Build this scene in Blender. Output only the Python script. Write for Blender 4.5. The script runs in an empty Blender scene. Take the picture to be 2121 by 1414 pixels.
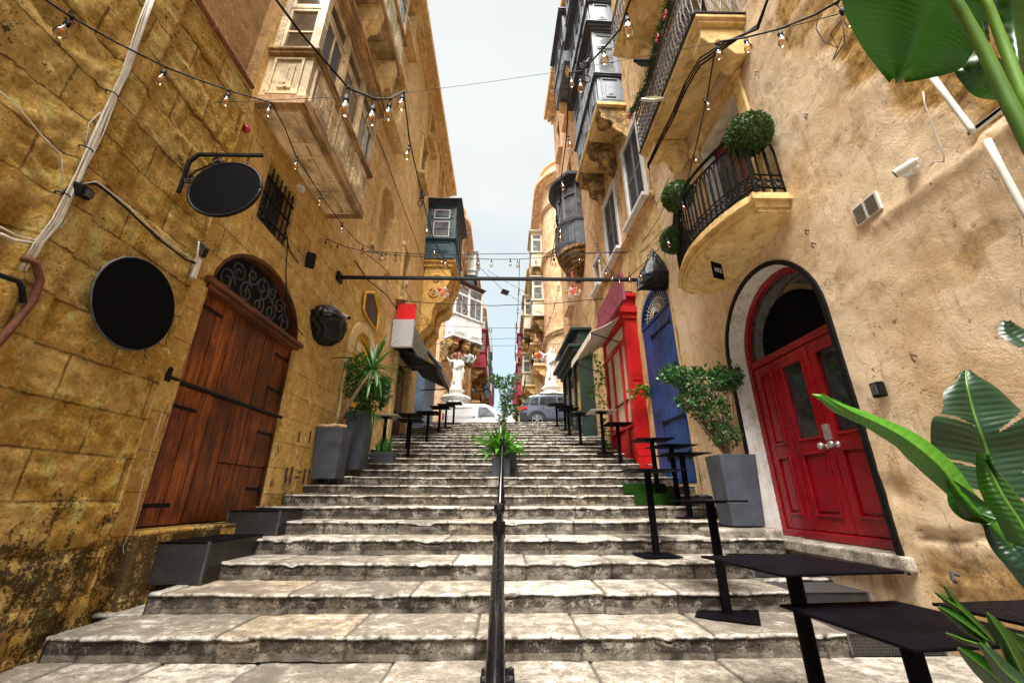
import bpy, math, random
from mathutils import Vector, Matrix, noise
from mathutils.geometry import delaunay_2d_cdt
C = bpy.context.scene.collection
SC = bpy.context.scene
R = math.radians
pi = math.pi
rnd = random.Random(7)

# ---------------------------------------------------------------- camera (its lens also serves to measure the place)
FPX, PITCH, YAW, CX, CY = 839.7, R(21.04), R(.986), 1060.5, 707.0
cp_, sp_, cs_, ss_ = math.cos(PITCH), math.sin(PITCH), math.cos(YAW), math.sin(YAW)
def ray(x, y):
    u = (x-CX)/FPX; v = (CY-y)/FPX
    return Vector((cs_*u+ss_*cp_-ss_*sp_*v, -ss_*u+cs_*cp_-cs_*sp_*v, sp_+cp_*v))
def at(x, y, X=None, Y=None, Z=None, D=None):
    r = ray(x, y)
    t = D if D is not None else X/r.x if X is not None else Y/r.y if Y is not None else Z/r.z
    return r*t
cam = bpy.data.cameras.new('camera'); camo = bpy.data.objects.new('camera', cam); C.objects.link(camo)
cam.sensor_width = 36; cam.lens = 36*FPX/2121; cam.clip_start = .02; cam.clip_end = 2000
camo.rotation_euler = (R(90)+PITCH, 0, -YAW); SC.camera = camo

# ---------------------------------------------------------------- node helpers
class NT:
    def __init__(s, nt): s.t = nt; nt.nodes.clear()
    def n(s, typ, ins=None, **a):
        nd = s.t.nodes.new(typ)
        for k, v in a.items(): setattr(nd, k, v)
        for k, v in (ins or {}).items():
            sk = nd.inputs[k]
            if isinstance(v, bpy.types.NodeSocket): s.t.links.new(v, sk)
            else:
                if isinstance(v, tuple) and len(v) == 3 and sk.type == 'RGBA': v = (*v, 1)
                sk.default_value = v
        return nd
    def link(s, a, b): s.t.links.new(a, b)
    def pos(s): return s.n('ShaderNodeNewGeometry').outputs['Position']
    def noise(s, scale, detail=4, rough=.6, vec=None, dist=0):
        i = {'Scale': scale, 'Detail': detail, 'Roughness': rough, 'Distortion': dist}
        if vec is not None: i['Vector'] = vec
        return s.n('ShaderNodeTexNoise', i).outputs['Fac']
    def ramp(s, fac, stops, interp='LINEAR'):
        r = s.n('ShaderNodeValToRGB', {'Fac': fac}); cr = r.color_ramp; cr.interpolation = interp
        while len(cr.elements) < len(stops): cr.elements.new(.5)
        for e, (p, c) in zip(cr.elements, stops):
            e.position = p; e.color = (*c, 1) if isinstance(c, tuple) else (c, c, c, 1)
        return r.outputs['Color']
    def mix(s, f, a, b, mode='MIX'):
        m = s.n('ShaderNodeMix', data_type='RGBA', blend_type=mode)
        for k, v in ((0, f), (6, a), (7, b)):
            if isinstance(v, bpy.types.NodeSocket): s.t.links.new(v, m.inputs[k])
            else: m.inputs[k].default_value = (*v, 1) if isinstance(v, tuple) else v
        return m.outputs[2]
    def math(s, op, a, b=0, c=0):
        m = s.n('ShaderNodeMath', operation=op)
        for k, v in ((0, a), (1, b), (2, c)):
            if isinstance(v, bpy.types.NodeSocket): s.t.links.new(v, m.inputs[k])
            else: m.inputs[k].default_value = v
        return m.outputs[0]
    def bsdf(s, col, rough=.8, bump=None, bs=.5, bd=.02, metal=0, spec=.3, **kw):
        p = s.n('ShaderNodeBsdfPrincipled', {'Base Color': col, 'Roughness': rough, 'Metallic': metal, 'Specular IOR Level': spec})
        for k, v in kw.items():
            k = k.replace('_', ' ')
            if isinstance(v, bpy.types.NodeSocket): s.t.links.new(v, p.inputs[k])
            else: p.inputs[k].default_value = v
        if bump is not None:
            b = s.n('ShaderNodeBump', {'Strength': bs, 'Distance': bd, 'Height': bump}); s.link(b.outputs[0], p.inputs['Normal'])
        o = s.n('ShaderNodeOutputMaterial', {'Surface': p.outputs[0]}); return p
def mat(name):
    m = bpy.data.materials.new(name); m.use_nodes = True
    return m, NT(m.node_tree)

def plain(name, col, rough=.6, metal=0, var=.35, vscale=6, bump=0, spec=.4, dirt=None, dscale=3, dth=.55, fine=60):
    m, t = mat(name); p = t.pos()
    n1 = t.noise(vscale, 5, .65, p); n2 = t.noise(fine, 3, .6, p)
    lo = tuple(c*(1-var) for c in col); hi = tuple(min(1, c*(1+var*.6)) for c in col)
    c = t.ramp(n1, [(.36, lo), (.62, hi)])
    if dirt:
        d = t.noise(dscale, 8, .75, p); c = t.mix(t.ramp(d, [(dth, 0.), (dth+.1, 1.)]), c, dirt)
    r = t.ramp(n2, [(.3, max(.05, rough-.12)), (.7, min(1, rough+.12))])
    t.bsdf(c, r, t.math('ADD', n2, n1) if bump else None, bump, .01, metal, spec)
    return m

def stone(name, c1, c2, dark, mortar, bw=.8, bh=.37, z0=0., mort=.012, bricks=1., stain=.5, stz=(-1.2, .6), pit=1., fine=1.0, warm=None, bumpd=.03, lo=0):
    """weathered limestone; courses and blocks are a surface pattern, in metres along the wall"""
    m, t = mat(name); p = t.pos()
    sx = t.n('ShaderNodeSeparateXYZ', {0: p}).outputs
    fin = t.noise(34, 5, .72, p); mid = t.noise(5.5, 6 if lo else 8, .74, p)
    rag = t.math('MULTIPLY', t.math('SUBTRACT', t.noise(17, 3, .6, p), .5), .030)
    u = t.math('ADD', t.math('ADD', sx[0], sx[1]), rag)
    v = t.math('ADD', t.math('SUBTRACT', sx[2], z0), t.math('ADD', rag, t.math('MULTIPLY', t.math('SUBTRACT', t.noise(.9, 2, .5, p), .5), .05)))
    uv = t.n('ShaderNodeCombineXYZ', {0: u, 1: v}).outputs[0]
    b = t.n('ShaderNodeTexBrick', {'Vector': uv, 'Color1': (.0, .0, .0), 'Color2': (1., 1., 1.), 'Mortar': (.5, .5, .5), 'Scale': 1., 'Mortar Size': mort, 'Mortar Smooth': .25, 'Bias': 0., 'Brick Width': bw, 'Row Height': bh}, offset=.43)
    big = t.noise(1.1, 4, .6, p)
    hi = tuple(min(.9, x*1.45) for x in c2); low = tuple(x*.42 for x in c1)
    c = t.mix(t.ramp(t.math('ADD', t.math('MULTIPLY', big, .45), t.math('MULTIPLY', b.outputs['Color'], .55*bricks)), [(.22, 0.), (.78, 1.)]), c1, c2)
    if warm: c = t.mix(t.ramp(t.noise(2.3, 6, .7, p), [(.49, 0.), (.58, .85)]), c, warm)
    c = t.mix(t.ramp(mid, [(.38, .5), (.45, 0.)]), c, low)
    c = t.mix(t.ramp(mid, [(.54, .0), (.64, .7)]), c, hi)
    c = t.mix(t.ramp(fin, [(.55, 0.), (.62, .55)]), c, hi)
    # grime: black crust with an outline of its own, more of it near the foot of the wall
    zf = t.n('ShaderNodeMapRange', {'Value': sx[2], 'From Min': stz[0], 'From Max': stz[1], 'To Min': .17, 'To Max': 0.}).outputs[0]
    streak = t.noise(1., 5, .7, t.n('ShaderNodeCombineXYZ', {0: t.math('MULTIPLY', u, 8.), 1: t.math('MULTIPLY', sx[2], 1.1), 2: 0.}).outputs[0])
    g = t.math('ADD', t.noise(1.9, 8, .78, p), t.math('MULTIPLY', zf, t.math('ADD', .35, t.math('MULTIPLY', b.outputs['Color'], 1.3))))
    g = t.math('ADD', g, t.math('ADD', t.math('MULTIPLY', t.math('SUBTRACT', streak, .5), .45), t.math('MULTIPLY', t.math('SUBTRACT', fin, .5), .7)))
    th = .72-.20*stain
    c = t.mix(t.ramp(g, [(th, 0.), (th+.055, .88)]), c, dark)
    jm = t.math('MULTIPLY', b.outputs['Fac'], t.ramp(mid, [(.40, 1.), (.62, .35)]))
    c = t.mix(t.math('MULTIPLY', jm, .95*bricks), c, mortar)
    pits = t.ramp(fin, [(.36, 1.), (.42, 0.)])
    c = t.mix(t.math('MULTIPLY', pits, .42*min(1, pit)), c, tuple(x*.18 for x in c1))
    h = t.math('ADD', t.math('MULTIPLY', mid, .9), t.math('ADD', t.math('MULTIPLY', fin, 1.0*fine), t.math('MULTIPLY', t.noise(95, 3, .7, p), .35*fine)))
    h = t.math('SUBTRACT', h, t.math('MULTIPLY', jm, .6*bricks))
    h = t.math('SUBTRACT', h, t.math('MULTIPLY', pits, .3*pit))
    t.bsdf(c, .9, h, 1., bumpd, 0, .12)
    return m

def stucco(name, c1, c2, dark, peel=.0, scale=1., stain=.35, bumpd=.015, streaks=.5):
    m, t = mat(name); p = t.pos()
    sx = t.n('ShaderNodeSeparateXYZ', {0: p}).outputs
    big = t.noise(.8*scale, 4, .62, p); mid = t.noise(4*scale, 7, .74, p, .4); fin = t.noise(48, 4, .7, p)
    c = t.mix(t.ramp(big, [(.38, 0.), (.60, 1.)]), c1, c2)
    c = t.mix(t.ramp(mid, [(.38, .7), (.49, 0.)]), c, tuple(x*.55 for x in c1))
    c = t.mix(t.ramp(mid, [(.53, 0.), (.64, .6)]), c, tuple(min(.88, x*1.3) for x in c2))
    sv = t.n('ShaderNodeCombineXYZ', {0: t.math('MULTIPLY', t.math('ADD', sx[0], sx[1]), 6.), 1: t.math('MULTIPLY', sx[2], .7)}).outputs[0]
    st = t.noise(1., 6, .74, sv)
    c = t.mix(t.ramp(st, [(.52, 0.), (.64, streaks)]), c, dark)
    g = t.math('ADD', t.noise(2.3, 8, .8, p), t.math('MULTIPLY', t.math('SUBTRACT', fin, .5), .3))
    c = t.mix(t.ramp(g, [(.66-.22*stain, 0.), (.74-.22*stain, .8)]), c, dark)
    pin = t.ramp(fin, [(.34, 1.), (.40, 0.)])
    c = t.mix(t.math('MULTIPLY', pin, .6), c, tuple(x*.35 for x in c1))
    h = t.math('ADD', mid, t.math('MULTIPLY', fin, .4))
    t.bsdf(c, .88, h, .9, bumpd, 0, .12)
    return m

def wood(name, c1, c2, dark, axis='Z', rough=.55, wear=None, gs=1.):
    m, t = mat(name); p = t.pos()
    sx = t.n('ShaderNodeSeparateXYZ', {0: p}).outputs
    k = {'Z': (22, 22, 1.6), 'Y': (22, 1.6, 22), 'X': (1.6, 22, 22)}[axis]
    v = t.n('ShaderNodeVectorMath', {0: p, 1: Vector(k)*gs}, operation='MULTIPLY').outputs[0]
    n = t.noise(1., 8, .7, v, .6); b = t.noise(1.7, 5, .6, p); f = t.noise(4., 6, .8, v)
    c = t.ramp(n, [(.36, dark), (.46, c1), (.60, c2)])
    c = t.mix(t.ramp(b, [(.42, .7), (.56, 0.)]), c, tuple(x*.35 for x in c1))
    c = t.mix(t.ramp(f, [(.36, .9), (.42, 0.)]), c, dark)
    oi = t.n('ShaderNodeObjectInfo').outputs['Random']
    c = t.mix(1., c, t.ramp(oi, [(0., .62), (1., 1.25)]), 'MULTIPLY')
    if wear: c = t.mix(t.ramp(t.noise(5, 9, .8, p), [(.56, 0.), (.64, .9)]), c, wear)
    t.bsdf(c, rough, t.math('ADD', n, t.math('MULTIPLY', f, .4)), .5, .006, 0, .35)
    return m

def glass(name, tint=(.03, .035, .04), rough=.06, spec=1.):
    m, t = mat(name); p = t.pos()
    n = t.noise(3, 4, .6, p)
    t.bsdf(t.ramp(n, [(.35, tuple(c*.6 for c in tint)), (.65, tuple(c*1.8 for c in tint))]), rough, None, 0, 0, 0, spec)
    return m

MT = {}
MT['left_near'] = stone('weathered_ochre_limestone', (.68, .375, .080), (.88, .58, .20), (.024, .016, .010), (.20, .10, .026), .817, .370, -.03, .011, 1., .36, (-1.3, .7), 1.3, 1.5, (.58, .31, .045), .05)
MT['left_wall'] = stone('honey_limestone_ashlar', (.62, .35, .09), (.80, .53, .21), (.035, .022, .012), (.25, .125, .04), .80, .40, .05, .007, 1., .34, (-.6, 1.6), .7, .9, (.62, .35, .08), .035)
MT['left_up'] = stone('dark_brown_limestone', (.30, .17, .07), (.42, .25, .11), (.05, .03, .018), (.40, .27, .13), .9, .3, 0., .006, 1., .5, (-9, -8), .5, .8, None, .02)  # darker brown stone for the set-back upper wall and the return
MT['left_far'] = stone('orange_limestone', (.64, .38, .15), (.78, .54, .28), (.09, .05, .02), (.40, .23, .09), .62, .29, .1, .006, .7, .35, (-9, -8), .6, .8, (.58, .33, .09), .02)
MT['right_near'] = stucco('weathered_cream_plaster', (.50, .335, .175), (.66, .49, .31), (.17, .10, .05), 0, 1., .18, .02, .35)
MT['yellow_plaster'] = stucco('pale_yellow_plaster', (.60, .41, .17), (.72, .54, .28), (.26, .15, .06), 0, 1., .15, .012, .4)
MT['brown_far'] = stucco('streaked_brown_limestone', (.60, .38, .19), (.75, .52, .30), (.16, .09, .04), 0, 1.2, .35, .02, .75)
MT['peach'] = stucco('peach_limestone', (.70, .43, .24), (.80, .55, .35), (.30, .17, .08), 0, .6, .15, .01, .4)
MT['slab'] = stucco('ochre_stone_soffit', (.66, .44, .17), (.78, .57, .28), (.22, .12, .05), 0, 1.3, .25, .02, .3)
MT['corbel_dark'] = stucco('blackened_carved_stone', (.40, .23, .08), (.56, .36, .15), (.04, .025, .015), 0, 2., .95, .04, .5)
MT['ochre'] = stucco('ochre_painted_stone', (.58, .34, .09), (.66, .42, .14), (.2, .1, .03), 0, 1.5, .2, .01, .3)
MT['white_stone'] = stucco('white_carved_marble', (.72, .69, .62), (.84, .81, .76), (.28, .25, .2), 0, 4., .25, .01, .2)
MT['white_render'] = stucco('white_painted_reveal', (.68, .65, .60), (.80, .77, .72), (.30, .26, .2), 0, 1.2, .15, .006, .25)
MT['door_brown'] = wood('varnished_red_brown_planks', (.15, .034, .007), (.36, .10, .016), (.012, .005, .003), 'Z', .36)
MT['door_brown_y'] = wood('dark_red_brown_beam', (.10, .028, .010), (.15, .045, .014), (.015, .006, .003), 'Y', .5)
MT['cream_wood'] = wood('peeling_cream_paint_wood', (.72, .55, .31), (.84, .68, .44), (.24, .12, .05), 'Y', .55, (.38, .17, .05), .6)
MT['brown_wood'] = wood('bare_brown_cornice_wood', (.46, .26, .10), (.62, .39, .18), (.12, .055, .02), 'Y', .65, None, .6)
MT['red'] = plain('glossy_red_door_paint', (.27, .003, .010), .28, 0, .25, 2.5, .06, .45)
MT['shop_red'] = plain('bright_red_shop_paint', (.46, .006, .008), .38, 0, .22, 3, .1, .4)
MT['maroon'] = plain('dull_maroon_board', (.26, .06, .085), .8, 0, .3, 5, .3, .2, (.12, .03, .04), 6, .55)
MT['crimson'] = plain('crimson_gallery_paint', (.30, .02, .045), .5, 0, .25, 3, .1)
MT['blue'] = plain('deep_blue_door_paint', (.008, .058, .23), .42, 0, .35, 2.5, .25, .4, (.006, .02, .07), 3, .55)
MT['steel_blue'] = plain('slate_blue_shutter_paint', (.12, .19, .30), .5, 0, .25, 4, .15)
MT['teal'] = plain('dark_teal_gallery_paint', (.012, .050, .070), .45, 0, .3, 4, .1, .4)
MT['grey_wood'] = plain('slate_grey_gallery_paint', (.13, .15, .185), .45, 0, .25, 4, .12, .4)
MT['grey_dark'] = plain('dark_grey_eave_paint', (.045, .05, .06), .5, 0, .25, 4, .12, .4)  # second, darker grey for mouldings, eaves and louvres
MT['white_wood'] = plain('off_white_gallery_paint', (.66, .67, .68), .5, 0, .12, 4, .1, .4)
MT['cream'] = plain('cream_panel_paint', (.62, .54, .40), .55, 0, .15, 3, .1, .3, (.35, .26, .15), 4, .6)
MT['green_shop'] = plain('bottle_green_shop_paint', (.010, .028, .022), .4, 0, .3, 4, .1, .5)
MT['iron'] = plain('black_wrought_iron', (.006, .006, .007), .5, .0, .4, 20, .25, .16)
MT['iron_grey'] = plain('worn_grey_wrought_iron', (.085, .085, .09), .55, .4, .4, 20, .25, .5)
MT['rail_black'] = plain('glossy_black_rail_paint', (.003, .003, .004), .22, .0, .3, 20, 0, .4)
MT['table'] = plain('matt_black_table_steel', (.003, .0026, .004), .6, .0, .3, 8, .05, .04, (.035, .03, .03), 30, .68)
MT['table_white'] = plain('worn_pale_table_top', (.42, .38, .34), .5, 0, .2, 6, .1)
MT['planter'] = plain('slate_grey_planter_resin', (.058, .067, .086), .5, 0, .3, 3, .15, .4, (.12, .12, .13), 7, .64)
MT['black_disc'] = plain('black_sign_paint', (.002, .002, .0025), .75, 0, .2, 8, 0, .05)
MT['bag'] = plain('black_bin_liner_plastic', (.003, .003, .0035), .42, 0, .2, 8, 0, .28)
MT['cable'] = plain('black_rubber_cable', (.005, .005, .006), .6, 0, .2, 8, 0, .2)
MT['white_cable'] = plain('grubby_white_cable', (.55, .50, .42), .5, 0, .25, 8, 0, .4, (.25, .18, .1), 9, .6)
MT['white_plastic'] = plain('aged_white_plastic', (.62, .60, .55), .4, 0, .12, 6, 0, .5, (.4, .34, .25), 6, .62)
MT['rust'] = plain('rust_brown_pipe', (.11, .035, .016), .8, 0, .4, 12, .4)
MT['copper_pipe'] = plain('red_brown_downpipe', (.23, .085, .03), .6, 0, .35, 6, .2)
MT['glass'] = glass('dark_window_glass')
MT['glass_sky'] = glass('reflecting_window_glass', (.10, .11, .12), .08)
MT['glass_brown'] = glass('dusty_brown_window_glass', (.055, .038, .022), .12, .8)
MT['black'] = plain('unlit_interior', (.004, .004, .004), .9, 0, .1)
MT['sky_sign'] = plain('plain_silver_grey_signboard', (.50, .50, .53), .35, 0, .06, 2)
MT['red_sign'] = plain('plain_red_signboard', (.70, .012, .014), .4, 0, .08, 2)
MT['yellow'] = plain('chrome_yellow_door_paint', (.72, .36, .010), .5, 0, .15, 3, .1, .4, (.35, .17, .02), 4, .64)
MT['awning_black'] = plain('black_awning_canvas', (.016, .018, .020), .8, 0, .25, 5, .2)
MT['awning_cream'] = plain('cream_awning_canvas', (.55, .49, .40), .85, 0, .15, 3, .2, .2, (.3, .24, .17), 2, .6)
MT['turf'] = plain('artificial_green_turf', (.009, .038, .002), .9, 0, .5, 60, .8, .1)
MT['concrete'] = plain('grey_brown_worn_concrete', (.22, .19, .15), .9, 0, .35, 7, .5, .15, (.06, .05, .04), 4, .56)
MT['soil'] = plain('dark_potting_soil', (.03, .02, .012), .95, 0, .4, 30, .6)
MT['asphalt'] = plain('grey_asphalt', (.06, .06, .06), .9, 0, .25, 12, .4)
MT['bark'] = plain('grey_brown_bark', (.16, .10, .055), .85, 0, .4, 25, .5)
MT['roof_tile'] = plain('brown_ridged_roof', (.09, .05, .03), .7, 0, .3, 9, .3)
MT['car_white'] = plain('white_van_paint', (.78, .79, .80), .22, 0, .03, 1, 0, .6)
MT['car_silver'] = plain('silver_blue_car_paint', (.13, .155, .20), .25, .35, .04, 1, 0, .6)
MT['car_trim'] = plain('dark_grey_car_cladding', (.025, .026, .028), .5, 0, .1, 6)
MT['tyre'] = plain('black_tyre_rubber', (.012, .012, .012), .8, 0, .2, 20)
MT['alloy'] = plain('pale_alloy_wheel', (.55, .55, .55), .3, .7, .1, 5)
MT['tail_red'] = plain('red_lamp_lens', (.5, .01, .015), .15, 0, .2, 20, 0, .8)
MT['amber'] = plain('amber_plastic', (.8, .3, .02), .25, 0, .2, 20)
MT['pink'] = plain('pink_glass_flower', (.75, .05, .16), .25, 0, .2, 20)
MT['brass'] = plain('brass_fitting', (.45, .30, .10), .3, .9, .1, 20)
MT['glasswhite'] = plain('milky_glass', (.72, .74, .75), .12, 0, .05, 20, 0, .9)
MT['perf'] = None
def mk_perf():
    m, t = mat('perforated_grey_steel'); p = t.pos()
    sx = t.n('ShaderNodeSeparateXYZ', {0: p}).outputs
    def hexd(off):
        # rows of round holes about 2.4 cm apart
        a = t.math('FRACT', t.math('ADD', t.math('MULTIPLY', t.math('ADD', sx[0], sx[1]), 42.), off))
        b = t.math('FRACT', t.math('ADD', t.math('MULTIPLY', t.math('ADD', sx[2], t.math('MULTIPLY', sx[1], .0)), 24.), off))
        da = t.math('SUBTRACT', a, .5); db = t.math('MULTIPLY', t.math('SUBTRACT', b, .5), 1.75)
        return t.math('SQRT', t.math('ADD', t.math('MULTIPLY', da, da), t.math('MULTIPLY', db, db)))
    d = t.math('MINIMUM', hexd(0.), hexd(.5))
    c = t.ramp(d, [(.26, (.004, .004, .004)), (.32, (.055, .053, .052))])
    c = t.mix(t.ramp(t.noise(6, 6, .7, p), [(.5, 0.), (.7, .6)]), c, (.09, .07, .05))
    t.bsdf(c, .5, d, .4, .004, .5, .5); return m
MT['perf'] = mk_perf()

def mk_steps():
    m, t = mat('worn_limestone_steps'); p = t.pos()
    a = t.n('ShaderNodeAttribute', attribute_name='stone'); tint = a.outputs['Color']; joint = a.outputs['Alpha']
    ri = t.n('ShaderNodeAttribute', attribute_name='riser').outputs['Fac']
    big = t.noise(1.6, 6, .65, p); mid = t.noise(7, 9, .75, p); fin = t.noise(42, 6, .75, p, .3); tiny = t.noise(110, 4, .7, p)
    c = t.mix(t.ramp(big, [(.35, 0.), (.65, 1.)]), (.34, .31, .265), (.49, .455, .40))
    c = t.mix(1., c, tint, 'MULTIPLY')
    c = t.mix(t.ramp(mid, [(.40, .85), (.54, 0.)]), c, (.16, .135, .11))
    c = t.mix(t.ramp(mid, [(.54, 0.), (.64, .7)]), c, (.76, .72, .65))
    c = t.mix(t.ramp(fin, [(.38, .85), (.46, 0.)]), c, (.085, .07, .055))
    # black lichen and soot on the risers, in blotches broken by pitting
    sv = t.n('ShaderNodeVectorMath', {0: p, 1: Vector((5.5, 3., 5.5))}, operation='MULTIPLY').outputs[0]
    g = t.math('ADD', t.noise(1., 9, .75, sv), t.math('ADD', t.math('MULTIPLY', t.math('SUBTRACT', fin, .5), 1.1), t.math('MULTIPLY', t.math('SUBTRACT', big, .5), .9)))
    lich = t.ramp(g, [(.455, 0.), (.50, 1.)])
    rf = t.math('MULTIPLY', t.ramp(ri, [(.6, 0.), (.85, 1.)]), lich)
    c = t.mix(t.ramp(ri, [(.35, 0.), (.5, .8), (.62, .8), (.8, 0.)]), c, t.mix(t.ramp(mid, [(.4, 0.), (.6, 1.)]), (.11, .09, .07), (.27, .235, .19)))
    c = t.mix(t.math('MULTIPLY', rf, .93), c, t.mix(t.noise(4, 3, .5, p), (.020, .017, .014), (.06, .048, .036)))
    g2 = t.ramp(t.math('ADD', t.noise(1.3, 8, .75, p), t.math('MULTIPLY', t.math('SUBTRACT', fin, .5), .3)), [(.52, 0.), (.60, .75)])
    c = t.mix(g2, c, (.14, .12, .10))
    c = t.mix(t.math('MULTIPLY', joint, .9), c, (.10, .085, .068))
    c = t.mix(t.math('MULTIPLY', t.ramp(ri, [(.03, 0.), (.2, 1.), (.8, 1.), (.97, 0.)]), t.ramp(mid, [(.42, 0.), (.5, .75)])), c, (.80, .76, .69)) if 0 else c
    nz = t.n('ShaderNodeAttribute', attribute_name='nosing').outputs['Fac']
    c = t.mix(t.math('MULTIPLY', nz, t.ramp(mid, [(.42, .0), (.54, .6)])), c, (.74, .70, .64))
    h = t.math('ADD', t.math('MULTIPLY', mid, .7), t.math('MULTIPLY', fin, t.math('ADD', .45, t.math('MULTIPLY', ri, .6))))
    h = t.math('ADD', h, t.math('MULTIPLY', tiny, .15))
    t.bsdf(c, .85, h, 1., .045, 0, .2); return m
MT['steps'] = mk_steps()

def leafmat(name, c1, c2, rough=.4, tr=.25, vs=9, ribs=None):
    m, t = mat(name); p = t.pos()
    n = t.noise(vs, 4, .6, p)
    oi = t.n('ShaderNodeAttribute', attribute_name='lf').outputs['Fac']
    c = t.mix(t.ramp(n, [(.3, 0.), (.7, 1.)]), c1, c2)
    c = t.mix(t.math('MULTIPLY', oi, .7), c, tuple(min(1, x*2.2) for x in c2))
    pb = t.n('ShaderNodeBsdfPrincipled', {'Base Color': c, 'Roughness': rough, 'Specular IOR Level': .5})
    tb = t.n('ShaderNodeBsdfTranslucent', {'Color': t.mix(1., c, (1., 1., .35), 'MULTIPLY')})
    mx = t.n('ShaderNodeMixShader', {0: tr, 1: pb.outputs[0], 2: tb.outputs[0]})
    t.n('ShaderNodeOutputMaterial', {'Surface': mx.outputs[0]}); return m
MT['banana'] = leafmat('banana_leaf_green', (.006, .036, .003), (.012, .056, .004), .34, .2, 5)
MT['banana_dark'] = leafmat('dark_banana_leaf', (.004, .020, .009), (.009, .036, .015), .36, .12, 5)
MT['banana_new'] = leafmat('young_banana_leaf', (.025, .10, .006), (.06, .20, .012), .34, .3, 5)
MT['midrib'] = leafmat('banana_leaf_rib', (.04, .11, .012), (.09, .19, .02), .4, .2, 5)
MT['ficus'] = leafmat('glossy_dark_ficus_leaf', (.010, .045, .012), (.03, .09, .02), .3, .2, 12)
MT['box'] = leafmat('boxwood_leaf', (.012, .035, .006), (.045, .09, .018), .45, .15, 30)
MT['blade'] = leafmat('bright_strap_leaf', (.014, .075, .006), (.05, .17, .012), .32, .3, 6)
MT['yucca'] = leafmat('yucca_blade', (.015, .065, .010), (.035, .11, .018), .35, .2, 6)
MT['garland'] = leafmat('fir_garland_needles', (.006, .022, .010), (.018, .05, .018), .5, .1, 20)

def mk_bulb():
    m, t = mat('clear_amber_bulb_glass')
    fr = t.n('ShaderNodeFresnel', {'IOR': 1.35}).outputs[0]
    fr = t.math('ADD', t.math('MULTIPLY', fr, .9), .02)
    gl = t.n('ShaderNodeBsdfGlossy', {'Color': (1., 1., 1.), 'Roughness': .03})
    tb = t.n('ShaderNodeBsdfTransparent', {'Color': (.96, .86, .68)})
    mx = t.n('ShaderNodeMixShader', {0: fr, 1: tb.outputs[0], 2: gl.outputs[0]})
    t.n('ShaderNodeOutputMaterial', {'Surface': mx.outputs[0]}); return m
MT['bulb'] = mk_bulb()

# ---------------------------------------------------------------- mesh helpers
class Frame:
    """o = distance out from the wall into the street, s = along the street, z = up"""
    def __init__(s, X, side, Y0=0., ang=0.):
        s.X, s.side, s.Y0, s.a = X, side, Y0, ang
    def p(s, o, t, z):
        d = t-s.Y0; dx, dy = math.sin(s.a), math.cos(s.a)
        # outward normal
        nx, ny = s.side*math.cos(s.a), -s.side*math.sin(s.a)
        return (s.X+dx*d+nx*o, s.Y0+dy*d+ny*o, z)
    def px(s, x, y, o=0.):
        """where the line of sight of a pixel meets the plane o in front of the wall -> (s, z)"""
        r = ray(x, y); nx, ny = s.side*math.cos(s.a), -s.side*math.sin(s.a)
        q = s.p(o, s.Y0, 0); t = (q[0]*nx+q[1]*ny)/(r.x*nx+r.y*ny); w = r*t
        return s.Y0+(w.x-q[0])*math.sin(s.a)+(w.y-q[1])*math.cos(s.a), w.z
W0 = None
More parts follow.
